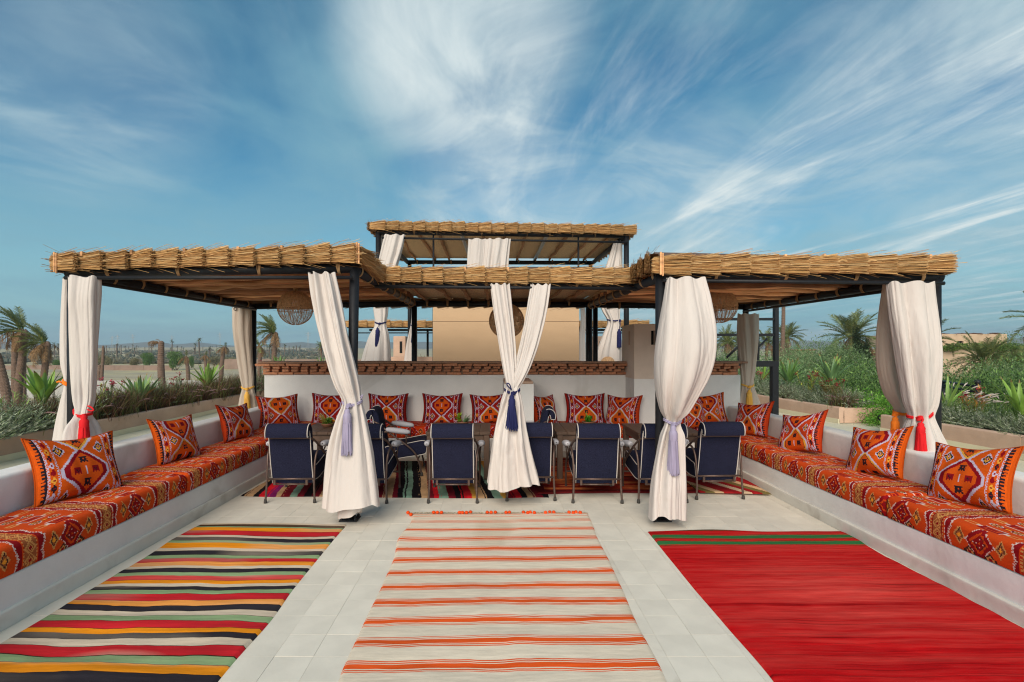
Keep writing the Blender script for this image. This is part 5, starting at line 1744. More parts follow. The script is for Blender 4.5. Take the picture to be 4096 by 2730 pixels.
def build_chair():
    e = empty('armchair', (0, 0, 0))
    cl = spline(np.array([(0, .125, .195), (1, .085, .36), (2, .050, .54), (3, .028, .67), (4, .012, .745), (5, -.022, .785), (6, -.062, .775), (7, -.080, .735), (8, -.078, .695)]), np.linspace(0, 8, 34))
    th = np.concatenate([np.full(20, .040), np.linspace(.040, .027, 14)])
    out = ribbon(cl, th)
    rows, nrm = rounded_slab(out, .218)
    mb = MB().grid(rows, wrap_v=True, flip=True)
    cap_sides(mb, rows)
    auto_smooth(mb.build('backrest', M_NAVY, e), 60)
    bk = [o for o in e.children][-1]
    # piping round the rear rim and over the roll
    m = len(cl)
    for s in (-1, 1):
        rim = out[m:][::-1] if False else out[m:]
        pts = np.stack([np.full(len(rim), s * .212), rim[:, 0], rim[:, 1]], -1)
        front = out[m - 14:m]
        pts2 = np.stack([np.full(len(front), s * .212), front[:, 0], front[:, 1]], -1)
        MB().tube(np.concatenate([pts2, pts]), .0048, 6).build('piping', M_PIPING, bk, local=True)
    # seat
    seat = [(.10, .215), (.13, .345), (.22, .365), (.40, .395), (.56, .425), (.62, .425), (.645, .405), (.650, .36), (.642, .285), (.60, .255), (.40, .225), (.25, .205)]
    sp = spline(np.array([(i,) + p for i, p in enumerate(seat + [seat[0]])]), np.linspace(0, len(seat), 45))[:-1]
    rows, _ = rounded_slab(sp[::-1], .222, x_in=.02)
    mb = MB().grid(rows, wrap_v=True, flip=True)
    for k in (0, -1):
        ctr = rows[k].mean(0); b0 = mb.n; n_ = rows.shape[1]
        mb.v.append(np.concatenate([rows[k], ctr[None]])); mb.n += n_ + 1
        i = np.arange(n_) + b0; j = np.roll(i, -1)
        t = np.stack([i, j, np.full(n_, b0 + n_)], -1) if k == -1 else np.stack([j, i, np.full(n_, b0 + n_)], -1)
        mb.t.append(t); mb.tc.append(np.ones((len(t), 3)))
    st = auto_smooth(mb.build('seat', M_NAVY, e), 60)
    for s in (-1, 1):
        seq = sp[(sp[:, 0] > .2) | (sp[:, 1] > .34)]
        pts = np.stack([np.full(len(sp), s * .216), sp[:, 0], sp[:, 1]], -1)
        MB().tube(pts, .0046, 6, closed=True).build('piping', M_PIPING, st, local=True)
    # tube frame
    r = .0115
    P = lambda L, n=20: spline(np.array([(i,) + p for i, p in enumerate(L)]), np.linspace(0, len(L) - 1, n))
    MB().tube(P([(-.225, .045, .650), (-.200, -.010, .672), (-.10, -.034, .679), (0, -.038, .680), (.10, -.034, .679), (.200, -.010, .672), (.225, .045, .650)], 30), r, 8).build('back_tube', M_FRAME, e)
    for s in (-1, 1):
        MB().tube(P([(s * .225, .045, .650), (s * .245, .11, .600), (s * .262, .24, .500), (s * .268, .40, .385), (s * .268, .50, .29), (s * .264, .555, .17), (s * .258, .590, 0.012)], 30), r, 8).build('front_leg', M_FRAME, e)
        MB().tube(P([(s * .252, 0, 0.012), (s * .243, .014, .20), (s * .244, .035, .40), (s * .250, .07, .50), (s * .256, .13, .545), (s * .260, .185, .545)], 24), r, 8).build('rear_leg', M_FRAME, e)
        for y, x in ((.590, .258), (0, .252)):
            MB().lathe([(0.0, 0), (.0165, 0), (.0175, .012), (.0135, .04), (.0, .04)], 10, centre=(s * x, y, 0)).build('rubber_foot', M_RUBBER, e)
        # padded arm
        nn = 14
        P_ = []
        for a_ in np.linspace(0, math.pi, 12):
            cx = -math.cos(a_)
            rr_ = max(math.sin(a_), .02) ** .5
            P_.append([(s * (.288 + .042 * rr_ * math.cos(b_)), .300 + .150 * cx, .565 + .036 * rr_ * math.sin(b_) - .02 * cx) for b_ in np.linspace(0, 2 * math.pi, nn, endpoint=False)])
        MB().grid(np.array(P_), wrap_v=True, flip=(s > 0)).build('arm_pad', M_PAD, e)
        MB().tube([(s * .264, .26, .485), (s * .284, .28, .545)], .008, 6).build('arm_bracket', M_FRAME, e)
        MB().tube([(s * .266, .40, .385), (s * .284, .40, .540)], .008, 6).build('arm_bracket', M_FRAME, e)
    MB().tube([(-.243, .016, .245), (.243, .016, .245)], .0105, 8).build('rear_bar', M_FRAME, e)
    MB().tube([(-.262, .545, .20), (.262, .545, .20)], .0105, 8).build('front_bar', M_FRAME, e)
    MB().tube([(-.175, .035, .185), (.175, .035, .185)], .009, 6).build('lower_bar', M_FRAME, e)
    for s in (-1, 1):
        MB().bbox(s * .165 - .012, s * .165 + .012, .012, .03, .18, .245, .002).build('bracket', M_FRAME, e, smooth=False)
    return e


def build_chairs():
    c0 = build_chair()
    full = lambda x: x / K
    spots = [(PX(full(1160), 5.37), 5.37, 1.5, 'navy armchair seen from behind, at the left end of the row beside the left bench'),
             (PX(full(1450), 5.36), 5.36, -2, 'navy armchair seen from behind, mostly hidden by the lavender tied curtain on the left'),
             (PX(full(1811), 5.36), 5.36, 0, 'navy armchair seen from behind in full before the table of the sideways chairs'),
             (PX(full(2124), 5.44), 5.44, 1, 'navy armchair seen from behind, half covered by the centre curtain'),
             (PX(full(2390), 5.36), 5.36, -1.5, 'navy armchair seen from behind in full before the bright green succulent'),
             (PX(full(2651), 5.37), 5.37, 1, 'navy armchair seen from behind, split in two by the billowing curtain'),
             (PX(full(2880), 5.50), 5.50, 2.5, 'navy armchair seen from behind, at the right end of the row beside the right bench'),
             (-1.50, 6.68, -86, 'navy armchair turned sideways facing right towards the middle table'),
             (.68, 6.70, 86, 'navy armchair turned sideways facing left, only its rolled back top in view')]
    for i, (x, y, rz, lab) in enumerate(spots):
        o = c0 if i == 0 else copy_tree(c0)
        o.location = (x, y, 0.002 if i < 7 else .018)
        o.rotation_euler = (0, 0, R(rz))
        tag(o, lab, 'armchair', 'navy armchairs around the tables')


build_chairs()


def globe(label, x, y, z, r, ceil, dense=False, floor_=False):
    e = empty('rattan_lantern', (x, y, z), 0, label, 'lantern', 'woven rattan globe lanterns')
    c = np.array([x, y, z])
    a = np.linspace(0, math.pi, 21)
    for k in range(12):
        b = 2 * math.pi * k / 12
        pts = c + r * 1.012 * np.stack([np.sin(a) * math.cos(b), np.sin(a) * math.sin(b), np.cos(a)], -1)
        MB().tube(pts[1:-1], .0042, 5).build('rib', M_RATTAN, e)
    b = np.linspace(0, 2 * math.pi, 40, endpoint=False)
    for la in (math.pi * .5, math.pi * .56):
        MB().tube(c + r * 1.018 * np.stack([math.sin(la) * np.cos(b), math.sin(la) * np.sin(b), 0 * b + math.cos(la)], -1), .0048, 5, closed=True).build('ring', M_RATTAN, e)
    mb = MB()
    n = 60
    for hemi, wd in (((.06, .5), .60), ((.5, .955), .24 if not dense else .60)):
        la0, la1 = math.pi * hemi[0], math.pi * hemi[1]
        la = np.linspace(la0, la1, 15)
        for k in range(n):
            b0 = 2 * math.pi * (k + .25 * math.sin(k * 2.3)) / n
            w = wd * 2 * math.pi / n
            P = np.array([[c + r * np.array([math.sin(t) * math.cos(b0 + s * w + .05 * math.sin(t * 7 + k)), math.sin(t) * math.sin(b0 + s * w + .05 * math.sin(t * 7 + k)), math.cos(t)]) for s in (-.5, .5)] for t in la])
            mb.grid(P)
        m = 18
        for k in range(m):
            t0 = la0 + (la1 - la0) * (k + .5) / m
            w = wd * (la1 - la0) / m
            bb = np.linspace(0, 2 * math.pi, 49)
            P = np.array([[c + r * 1.003 * np.array([math.sin(t0 + s * w) * math.cos(q), math.sin(t0 + s * w) * math.sin(q), math.cos(t0 + s * w)]) for s in (-.5, .5)] for q in bb])
            mb.grid(P)
    tag(mb.build('weave', M_RATTAN, e), kind='stuff')
    if not floor_:
        MB().lathe([(0, .048), (.022, .045), (.04, .02), (.045, -.01), (.03, -.045), (0, -.052)], 14, centre=(x, y, z + r * .30)).build('bulb', M_BULB, e)
        MB().tube([(x, y, z + r * .5), (x, y, ceil)], .006, 6).build('cord', M_ROPE, e)
        MB().lathe([(.03, .0), (.034, .03), (.022, .06), (0, .062)], 12, centre=(x, y, z + r * .98)).build('collar', M_ROPE, e)
    return e


globe('rattan globe lantern under the left wing of the pergola', PX(679, 6.7), 6.7, PZ(708, 6.7), .218, 2.39)
globe('rattan globe lantern under the right wing, half behind the billowing curtain', PX(1653, 6.7), 6.7, PZ(704, 6.7), .215, 2.33)
globe('dense rattan globe lantern before the tan panel between the centre curtains', PX(1164, 7.1), 7.1, PZ(738, 7.1), .235, 2.39, dense=True)
globe('round rattan basket lantern on the deck under the right upper curtain', PX(1393, 10.9), 10.75, 1.28, .15, 0, dense=True, floor_=True)


def blade(mb, p, az_, el, L, w, c, droop=.35, n=5, fold=.15):
    """one tapering leaf"""
    t = np.linspace(0, 1, n + 1)
    dirh = np.array([math.cos(az_), math.sin(az_), 0])
    side = np.array([-math.sin(az_), math.cos(az_), 0])
    ang = el - droop * t * 1.6
    step = L / n
    pos = [np.array(p, float)]
    for k in range(n):
        pos.append(pos[-1] + step * (math.cos(ang[k]) * dirh + math.sin(ang[k]) * np.array([0, 0, 1])))
    pos = np.array(pos)
    wd = w * np.clip(np.minimum(t * 3 + .55, 1) * (1 - t ** 2.2), .02, 1)
    P = np.stack([pos - side * wd[:, None] + np.array([0, 0, 1]) * (fold * wd)[:, None], pos, pos + side * wd[:, None] + np.array([0, 0, 1]) * (fold * wd)[:, None]], 1)
    mb.grid(P, c=c)


def build_pots():
    def pot(label, x, y, kind):
        z = TZ + .017
        e = empty('pot_plant', (x, y, z), 0, label, 'plant', 'small plants on the tables')
        MB().lathe([(0, .001), (.055, .001), (.075, .022), (.08, .036), (.083, .036), (.083, .046), (.074, .046), (.070, .036), (0, .034)], 20, centre=(x, y, z)).build('bowl', M_CLAY, e)
        mb = MB()
        rr = random.Random(int(x * 100))
        if kind == 0:
            for i in range(60):
                blade(mb, (x + rr.uniform(-.03, .03) - .02, y + rr.uniform(-.03, .03), z + .035), rr.uniform(2.0, 4.6), rr.uniform(.5, 1.35), rr.uniform(.12, .20), .0045, np.array(rgb(176, 158, 78)) * rr.uniform(.7, 1.1), .25, 4)
            for i in range(70):
                blade(mb, (x + rr.uniform(-.02, .05), y + rr.uniform(-.04, .04), z + .04 + rr.uniform(0, .05)), rr.uniform(0, 6.28), rr.uniform(.1, 1.2), rr.uniform(.04, .08), .014, np.array(rgb(96, 140, 40)) * rr.uniform(.6, 1.15), .5, 4)
        elif kind == 1:
            for i in range(80):
                blade(mb, (x + rr.uniform(-.02, .02) + .03, y + rr.uniform(-.03, .03), z + .035), rr.uniform(-1.2, 1.4), rr.uniform(.3, 1.2), rr.uniform(.10, .18), .004, np.array(rgb(116, 150, 104)) * rr.uniform(.7, 1.1), .45, 5)
            for i in range(50):
                blade(mb, (x + rr.uniform(-.03, .0) - .03, y + rr.uniform(-.02, .02), z + .04 + rr.uniform(0, .09)), rr.uniform(0, 6.28), rr.uniform(.3, 1.3), rr.uniform(.04, .07), .010, np.array(rgb(140, 170, 40)) * rr.uniform(.6, 1.1), .3, 4)
        else:
            for i in range(130):
                blade(mb, (x + rr.uniform(-.03, .03), y + rr.uniform(-.03, .03), z + .04 + rr.uniform(0, .05)), rr.uniform(0, 6.28), rr.uniform(-.1, 1.3), rr.uniform(.04, .075), .008, np.array(rgb(84, 160, 40)) * rr.uniform(.55, 1.15), .2, 4)
            for i in range(12):
                blade(mb, (x - .015, y, z + .09), rr.uniform(1.5, 4), rr.uniform(.9, 1.5), rr.uniform(.05, .12), .006, np.array(rgb(150, 160, 60)) * rr.uniform(.7, 1.1), .2, 4)
        mb.build('leaves', M_LEAF, e, smooth=True)
    pot('spiky yellow green plant in a clay bowl on the left table', -2.14, 6.69, 0)
    pot('feathery grey green plant on the middle table', PX(1850 / K, 6.85), 6.85, 1)
    pot('bright green succulent on the table before the red pillow', PX(2353 / K, 6.85), 6.85, 2)


build_pots()
# ---------------------------------------------------------------- planting on the terrace
def agave_leaf_mesh(L, w, droop, c, seed):
    mb = MB()
    rr = random.Random(seed)
    n = 9
    t = np.linspace(0, 1, n + 1)
    el = np.zeros(n + 1)
    x, z = [0.0], [0.0]
    for k in range(n):
        a = droop * (t[k] - .35)
        x.append(x[-1] + L / n * math.cos(-a)); z.append(z[-1] + L / n * math.sin(-a))
    x, z = np.array(x), np.array(z)
    wd = w * np.clip(np.minimum(.55 + t * 1.5, 1.0) * (1 - t ** 3.2), .004, 1)
    cup = .42 * (1 - .5 * t)
    P = np.stack([np.stack([x, s * wd, z + abs(s) * cup * wd], -1) for s in (-1, -.5, 0, .5, 1)], 1)
    cc = np.zeros((n, 4, 3))
    g = np.array(c)
    tipc = np.array(rgb(120, 100, 58))
    for k in range(n):
        f = smoothstep(.86, 1.0, t[k + 1])
        cc[k] = (g * (.92 + .16 * rr.random())) * (1 - f) + tipc * f
        cc[k, 0] *= 1.18; cc[k, 3] *= 1.18
    mb.grid(P, cols=cc)
    return mb.mesh('leaf', M_AGAVE)


GREENS = [rgb(118, 152, 62), rgb(94, 130, 66), rgb(90, 122, 78), rgb(126, 156, 80)]
AG = [[agave_leaf_mesh(1.0, .066, d, GREENS[i], i * 10 + j) for j, d in enumerate((-.15, .25, .7))] for i in range(4)]
AG_DRY = agave_leaf_mesh(1.0, .06, .9, rgb(150, 118, 70), 99)


def agave(label, x, y, z, size, tone=0, n=22, trunk=0.0, wide=1.0, spread=1.0, seed=0, name='agave', dry=4):
    rr = random.Random(seed)
    e = empty(name, (x, y, z), 0, label, 'agave', 'spiky agaves in the planters')
    zb = z
    if trunk:
        prof = [(.02, -.05)]
        k = int(trunk / .035)
        for i in range(k):
            r = .125 + .05 * math.sin(i / k * 2.4)
            prof += [(r, i * .035), (r * 1.22, i * .035 + .026)]
        MB().lathe(prof + [(.05, trunk)], 14, c=rgb(140, 128, 66), centre=(x, y, z)).build('stem', mat('agave_stem', (.23, .19, .07), .9, .3, 18), e, smooth=False)
        zb = z + trunk
    for i in range(n):
        t = i / n
        el = R(82 - 66 * t * spread + rr.uniform(-6, 6))
        az_ = i * 2.39996 + rr.uniform(-.2, .2)
        m = AG[(tone + (i % 3 == 2)) % 4][min(2, int(t * 2.2 + rr.random()))]
        if i >= n - dry and rr.random() < .7:
            m = AG_DRY
        o = link('leaf', m, e)
        L = size * rr.uniform(.82, 1.08) * (.80 + .2 * math.sin(t * 3))
        o.location = (x + .03 * math.cos(az_), y + .03 * math.sin(az_), zb + .02)
        o.rotation_euler = Euler((rr.uniform(-.2, .2), -el, az_), 'XYZ')
        o.scale = (L, L * wide, L * wide)
    return e


def build_agaves():
    z = .27
    agave('bright green agave on a scaly stem beside the left outer curtain', -7.55, 8.7, z, .74, 0, 17, .36, 1.25, .55, 1, dry=1)
    agave('broad blue green agave with drooping lower leaves in the left planter', PX(322, 11), 11.0, z + .14, .72, 2, 30, 0, .95, .82, 2)
    agave('upright yellow green agave in the left planter near the rear curtain', PX(476, 13.6), 13.6, z + .30, .74, 3, 24, 0.0, 1.0, .72, 3, dry=1)
    agave('agave just above the left end of the brick capped wall', PX(640, 15.8), 15.8, .95, .52, 1, 26, 0, .62, .75, 4)
    agave('small agave seen beside the sideways drawn curtain above the brick cap', PX(738, 16.8), 16.8, 1.0, .42, 1, 20, 0, .6, .8, 5)
    agave('agave in the gap left of the tan panel', PX(976, 15.9), 15.9, .95, .50, 2, 22, 0, .7, .7, 6)
    agave('deep green agave beside the black steel post', PX(1812, 14.0), 14.0, z + .36, .80, 1, 26, 0, .95, .72, 7, dry=1)
    agave('tall agave on a scaly stem in the far right planter', PX(1911, 12.3), 12.3, z, .86, 2, 18, .46, 1.1, .62, 8, dry=0)
    agave('long leaved agave right of the right outer post', PX(2176, 9.3), 9.3, z + .25, .78, 3, 12, 0, .62, .95, 9, dry=1)
    agave('bright agave at the right edge of the photo behind white plumed grass', PX(2346, 8.1), 8.1, z + .28, .62, 0, 14, 0, 1.0, .7, 10, dry=0)
    agave('slender agave behind the right rear curtain', PX(1752, 16), 16.0, z + .35, .75, 3, 14, 0, .7, .9, 12)


build_agaves()


def grass_clump_mesh(seed, kind):
    rr = random.Random(seed)
    mb = MB()
    if kind == 'purple':
        for i in range(240):
            c = np.array(rr.choice([rgb(104, 70, 58), rgb(124, 88, 66), rgb(84, 58, 50), rgb(116, 126, 70), rgb(106, 118, 64), rgb(140, 112, 82)])) * rr.uniform(.6, 1.1)
            blade(mb, (rr.gauss(0, .09), rr.gauss(0, .09), 0), rr.uniform(0, 6.28), rr.uniform(.85, 1.5), rr.uniform(.32, .60), .0045, c, rr.uniform(.25, .7), 5, 0)
        for i in range(5):
            az_, el, L = rr.uniform(0, 6.28), rr.uniform(1.1, 1.45), rr.uniform(.36, .55)
            p0 = np.array([rr.gauss(0, .05), rr.gauss(0, .05), .04])
            pts = [p0]
            for k in range(6):
                a = el - k * .30
                pts.append(pts[-1] + L / 6 * np.array([math.cos(az_) * math.cos(a), math.sin(az_) * math.cos(a), math.sin(a)]))
            mb.tube(pts, [.002, .002, .003, .009, .012, .010, .002], 5, c=np.array(rgb(160, 126, 124)) * rr.uniform(.7, 1.0))
    else:
        for i in range(130):
            c = np.array(rr.choice([rgb(120, 152, 62), rgb(98, 132, 52), rgb(150, 168, 88)])) * rr.uniform(.7, 1.1)
            blade(mb, (rr.gauss(0, .08), rr.gauss(0, .08), 0), rr.uniform(0, 6.28), rr.uniform(.8, 1.45), rr.uniform(.3, .55), .005, c, rr.uniform(.25, .6), 5, 0)
        for i in range(12):
            az_, el, L = rr.uniform(-.9, 1.2), rr.uniform(1.05, 1.5), rr.uniform(.5, .72)
            p0 = np.array([rr.gauss(0, .06), rr.gauss(0, .06), .04])
            pts = [p0]
            for k in range(14):
                a = el - (k / 14) ** 2 * 1.3
                pts.append(pts[-1] + L / 14 * np.array([math.cos(az_) * math.cos(a), math.sin(az_) * math.cos(a), math.sin(a)]))
            pts = np.array(pts)
            mb.tube(pts[:13], .0014, 4, c=np.array(rgb(150, 150, 96)), caps=False)
            mb.tube(pts[11:], [.003, .0105, .0115, .003], 6, c=np.array(rgb(206, 192, 182)) * rr.uniform(.75, 1.0))
    return mb.mesh('grass_clump', M_LEAF)


def lavender_mesh(seed):
    rr = random.Random(seed)
    mb = MB()
    for i in range(120):
        az_, el = rr.uniform(0, 6.28), rr.uniform(.35, 1.5)
        L = rr.uniform(.22, .42)
        d = np.array([math.cos(az_) * math.cos(el), math.sin(az_) * math.cos(el), math.sin(el)])
        p0 = np.array([rr.gauss(0, .08), rr.gauss(0, .08), .02])
        base = np.array(rr.choice([rgb(168, 178, 150), rgb(138, 154, 118), rgb(184, 190, 164), rgb(120, 136, 96)])) * rr.uniform(.55, 1.05)
        for k in range(11):
            t = .25 + .75 * k / 10
            p = p0 + d * L * t + np.array([0, 0, -.05 * t * t])
            s_ = np.array([-math.sin(az_ + k * 2.4), math.cos(az_ + k * 2.4), .5]); s_ /= np.linalg.norm(s_)
            w = np.cross(s_, d); w /= max(np.linalg.norm(w), .01)
            l = .036 * (1.2 - .5 * t)
            mb.add([p - w * .005, p + s_ * l + d * l * .6, p + w * .005], t=[(0, 1, 2)], c=base)
            mb.add([p - w * .005, p - s_ * l + d * l * .6, p + w * .005], t=[(0, 1, 2)], c=base * .9)
    return mb.mesh('lavender_bush', M_LEAF, smooth=False)


def scatter(name, meshes, label, cat, group, spots, smin, smax, sd=0):
    rr = random.Random(sd)
    for i, (x, y, z) in enumerate(spots):
        o = link(name, rr.choice(meshes))
        o.location = (x, y, z)
        s = rr.uniform(smin, smax)
        o.scale = (s, s, s * rr.uniform(.9, 1.15))
        o.rotation_euler = (0, 0, rr.uniform(-.4, .4) if 'white' in label else rr.uniform(0, 6.28))
        tag(o, label, cat, group)


def build_beds():
    rr = random.Random(12)
    PG = [grass_clump_mesh(s, 'purple') for s in (1, 2, 3)]
    WG = [grass_clump_mesh(s, 'white') for s in (4, 5, 6)]
    LV = [lavender_mesh(s) for s in (7, 8, 9)]
    z = .262
    sp = []
    for row, x in enumerate((-7.18, -7.45, -7.75)):
        y = 8.2 + .15 * row
        while y < 17.2:
            sp.append((x + rr.uniform(-.08, .08), y + rr.uniform(-.1, .1), z)); y += .36
    scatter('grass_clump', PG, 'clump of purple brown fountain grass in the long planter on the left of the terrace', 'grass clump', 'purple fountain grass clumps', sp, 1.0, 1.3, 1)
    sp = [(-7.15 + rr.uniform(-.1, .1), y + rr.uniform(-.1, .1), z) for y in np.arange(5.9, 8.4, .33)] + [(-7.5 + rr.uniform(-.1, .1), y, z) for y in np.arange(6.1, 9.2, .42)] + [(-7.6, 11.6, z), (-7.9, 12.3, z), (-7.2, 15.6, z), (-7.4, 16.3, z), (-7.2, 14.9, z)]
    scatter('lavender_bush', LV, 'grey green lavender bush in the planter on the left of the terrace', 'lavender', 'lavender bushes left', sp, 1.2, 1.6, 2)
    sp = []
    for y in np.arange(11.5, 18.5, .50):
        x0 = 7.40 if y < 13.2 else 7.26
        sp.append((x0 + .34 + rr.uniform(-.05, .05), y, z)); sp.append((x0 + .8, y + .25, z))
    scatter('lavender_bush', LV, 'silvery lavender bush in the far right planter behind the steel frame', 'lavender', 'lavender bushes far right', sp, 1.0, 1.35, 3)
    sp = [(x0, y + rr.uniform(-.1, .1), z) for x0, st in ((7.98, .36), (8.3, .45)) for y in np.arange(5.9, 9.6, st)]
    scatter('lavender_bush', LV, 'green lavender bush along the near right planter by the photo edge', 'lavender', 'lavender bushes near right', sp, .9, 1.2, 4)
    sp = [(8.55 + rr.uniform(-.12, .12), y, z) for y in np.arange(6.3, 9.7, .42)] + [(8.3 + rr.uniform(-.1, .1), y, z) for y in np.arange(6.6, 9.6, .8)]
    scatter('grass_clump', WG, 'clump of white plumed fountain grass in the near right planter', 'grass clump', 'white fountain grass clumps', sp, .95, 1.2, 5)
    sp = [(7.62, 11.42, z), (7.9, 11.5, z), (7.7, 15.2, z), (7.62, 13.6, z)]
    scatter('grass_clump', PG, 'clump of dark reddish grass among the lavender of the far right planter', 'grass clump', 'reddish grass clumps far right', sp, .8, .95, 6)

    # oleanders: a few stems, long leaves, flower heads
    def oleander(label, x, y, z_, h, pink, tone, seed):
        r2 = random.Random(seed)
        e = empty('oleander', (x, y, z_), 0, label, 'oleander', 'flowering oleanders in the planters')
        st, lf = MB(), MB()
        for i in range(7):
            az_, el = r2.uniform(0, 6.28), r2.uniform(1.0, 1.5)
            L = h * r2.uniform(.75, 1.05)
            p0 = np.array([x, y, z_]); p1 = p0 + L * np.array([math.cos(az_) * math.cos(el), math.sin(az_) * math.cos(el), math.sin(el)])
            st.tube([p0, (p0 + p1) / 2 + .02, p1], [.008, .006, .004], 5)
            for k in range(20):
                t = r2.uniform(.35, 1)
                blade(lf, p0 + (p1 - p0) * t, r2.uniform(0, 6.28), r2.uniform(.1, 1.2), r2.uniform(.09, .15), .009, np.array(tone) * r2.uniform(.65, 1.15), .25, 4)
            if pink is not None and i < 5:
                fl = MB()
                for k in range(10):
                    q = p1 + np.array([r2.gauss(0, .026), r2.gauss(0, .026), r2.gauss(.01, .022)])
                    for m_ in range(3):
                        blade(fl, q, r2.uniform(0, 6.28), r2.uniform(-.2, 1.0), .034, .015, np.array(pink) * r2.uniform(.7, 1.15), .3, 3)
                fl.build('flower_head', M_LEAF, e)
        st.build('stems', M_BARK, e); lf.build('leaves', M_LEAF, e)
    pk, rd = rgb(206, 88, 108), rgb(170, 48, 62)
    oleander('pink flowered oleander right of the left outer curtain', PX(243, 9.8), 9.8, z, .72, pk, rgb(132, 150, 100), 1)
    oleander('red budded oleander with yellow green leaves beside the left outer curtain', PX(226, 9.5), 9.5, z, .85, rd, rgb(168, 178, 90), 2)
    oleander('sparse oleander with a few red buds in the middle of the left planter', PX(405, 12), 12.0, z, .72, rd, rgb(130, 150, 104), 3)
    oleander('pink flowered oleander just left of the yellow tied curtain', PX(562, 14.4), 14.4, z, .95, pk, rgb(124, 140, 96), 4)
    oleander('oleander with yellow green whorls at the left edge of the photo', PX(8, 7.7), 7.7, z, .68, None, rgb(150, 176, 96), 5)
    oleander('yellow green oleander between the two agaves of the far right planter', PX(1858, 13.1), 13.1, z, .82, rd, rgb(188, 192, 84), 6)
    oleander('lower yellow green oleander with a red heart in the far right planter', PX(1890, 12.6), 12.6, z, .70, rd, rgb(176, 184, 90), 7)
    oleander('red flowered oleander in front of the tall far right agave', PX(1927, 11.9), 11.9, z, .66, rd, rgb(120, 140, 84), 8)
    oleander('pink oleander behind the right rear curtain', PX(1741, 15.2), 15.2, z, .6, pk, rgb(120, 140, 96), 9)
    oleander('orange leaved oleander among the white plumed grass', PX(2232, 9.1), 9.1, z, .62, rd, rgb(206, 150, 70), 10)
    oleander('pink rose like oleander in the planter gap by the stair', PX(2099, 10.4), 10.4, z, .72, pk, rgb(110, 150, 60), 11)
    oleander('small pink oleander left of the rear wall end', PX(598, 15.0), 15.0, z, .9, pk, rgb(118, 138, 96), 12)


build_beds()


# ---------------------------------------------------------------- palms
def frond_mesh(L, bend, dry, seed, nl=34):
    rr = random.Random(seed)
    mb = MB()
    n = 12
    t = np.linspace(0, 1, n + 1)
    x, z, ang = [0.0], [0.0], []
    for k in range(n):
        a = -bend * (t[k] ** 1.3)
        ang.append(a)
        x.append(x[-1] + L / n * math.cos(a)); z.append(z[-1] + L / n * math.sin(a))
    x, z = np.array(x), np.array(z)
    pts = np.stack([x, 0 * x, z], -1)
    gc = np.array(rgb(128, 96, 62) if dry else rgb(116, 128, 66))
    mb.tube(pts, np.linspace(.030, .006, n + 1) * L / 2.4, 5, c=gc * .9)
    for i in range(nl):
        tt = .14 + .85 * (i + rr.random() * .6) / nl
        f = tt * n; k = min(int(f), n - 1); fr = f - k
        p = pts[k] * (1 - fr) + pts[k + 1] * fr
        a = ang[k]
        T_ = np.array([math.cos(a), 0, math.sin(a)]); U_ = np.array([-math.sin(a), 0, math.cos(a)])
        l = L * .24 * (math.sin(math.pi * min(1, tt * .78 + .12)) ** .7) * rr.uniform(.85, 1.1)
        for s in (-1, 1):
            d = T_ * rr.uniform(.55, .8) + np.array([0, s, 0]) * rr.uniform(.6, .85) + U_ * (rr.uniform(.1, .4) if not dry else rr.uniform(-.7, .1))
            d /= np.linalg.norm(d)
            w = T_ * .018 * L / 2.4 * 1.5
            c = (np.array(rgb(150, 118, 82)) if dry else np.array(rr.choice([rgb(108, 118, 66), rgb(90, 106, 62), rgb(130, 132, 76)]))) * rr.uniform(.65, 1.1)
            q = p + d * l + np.array([0, 0, -l * (.25 if not dry else .5) * rr.uniform(.5, 1.2)])
            mid = p + d * l * .55
            mb.add([p - w, mid - w * .8, q, mid + w * .8, p + w], q=[(0, 1, 3, 4)], t=[(1, 2, 3)], c=c)
    return mb.mesh('frond', M_LEAF, smooth=False)


FR = [frond_mesh(2.4, b, False, i) for i, b in enumerate((.35, .8, 1.25))]
FR_DRY = [frond_mesh(2.2, b, True, 20 + i, 24) for i, b in enumerate((.9, 1.5))]


def trunk_mesh(h, r, lean, seed, bulge=.0, flare=.25):
    rr = random.Random(seed)
    n = int(h / .09)
    t = np.linspace(0, 1, n + 1)
    th = np.linspace(0, 2 * np.pi, 12, endpoint=False)
    P = []
    for i, tt in enumerate(t):
        rad = r * (1 + flare * max(0, .18 - tt) / .18 + bulge * tt) * (1.0 + .075 * (i % 2))
        cx = lean[0] * tt ** 1.6; cy = lean[1] * tt ** 1.6
        rad *= 1 - .28 * tt
        P.append([(cx + .06 * math.sin(tt * 5 + seed) * min(1, tt * 3) + rad * (1 + .05 * vnoise(np.array([a * 3]), np.array([i * .7]), seed)[0]) * math.cos(a + .26 * (i % 2)), cy + rad * math.sin(a + .26 * (i % 2)), h * tt) for a in th])
    for rs, dz in ((.75, .10), (.35, .17)):
        P.append([(lean[0] + .06 * math.sin(5 + seed) + r * .72 * rs * math.cos(a), lean[1] + r * .72 * rs * math.sin(a), h + dz) for a in th])
    return MB().grid(np.array(P), wrap_v=True, flip=True)


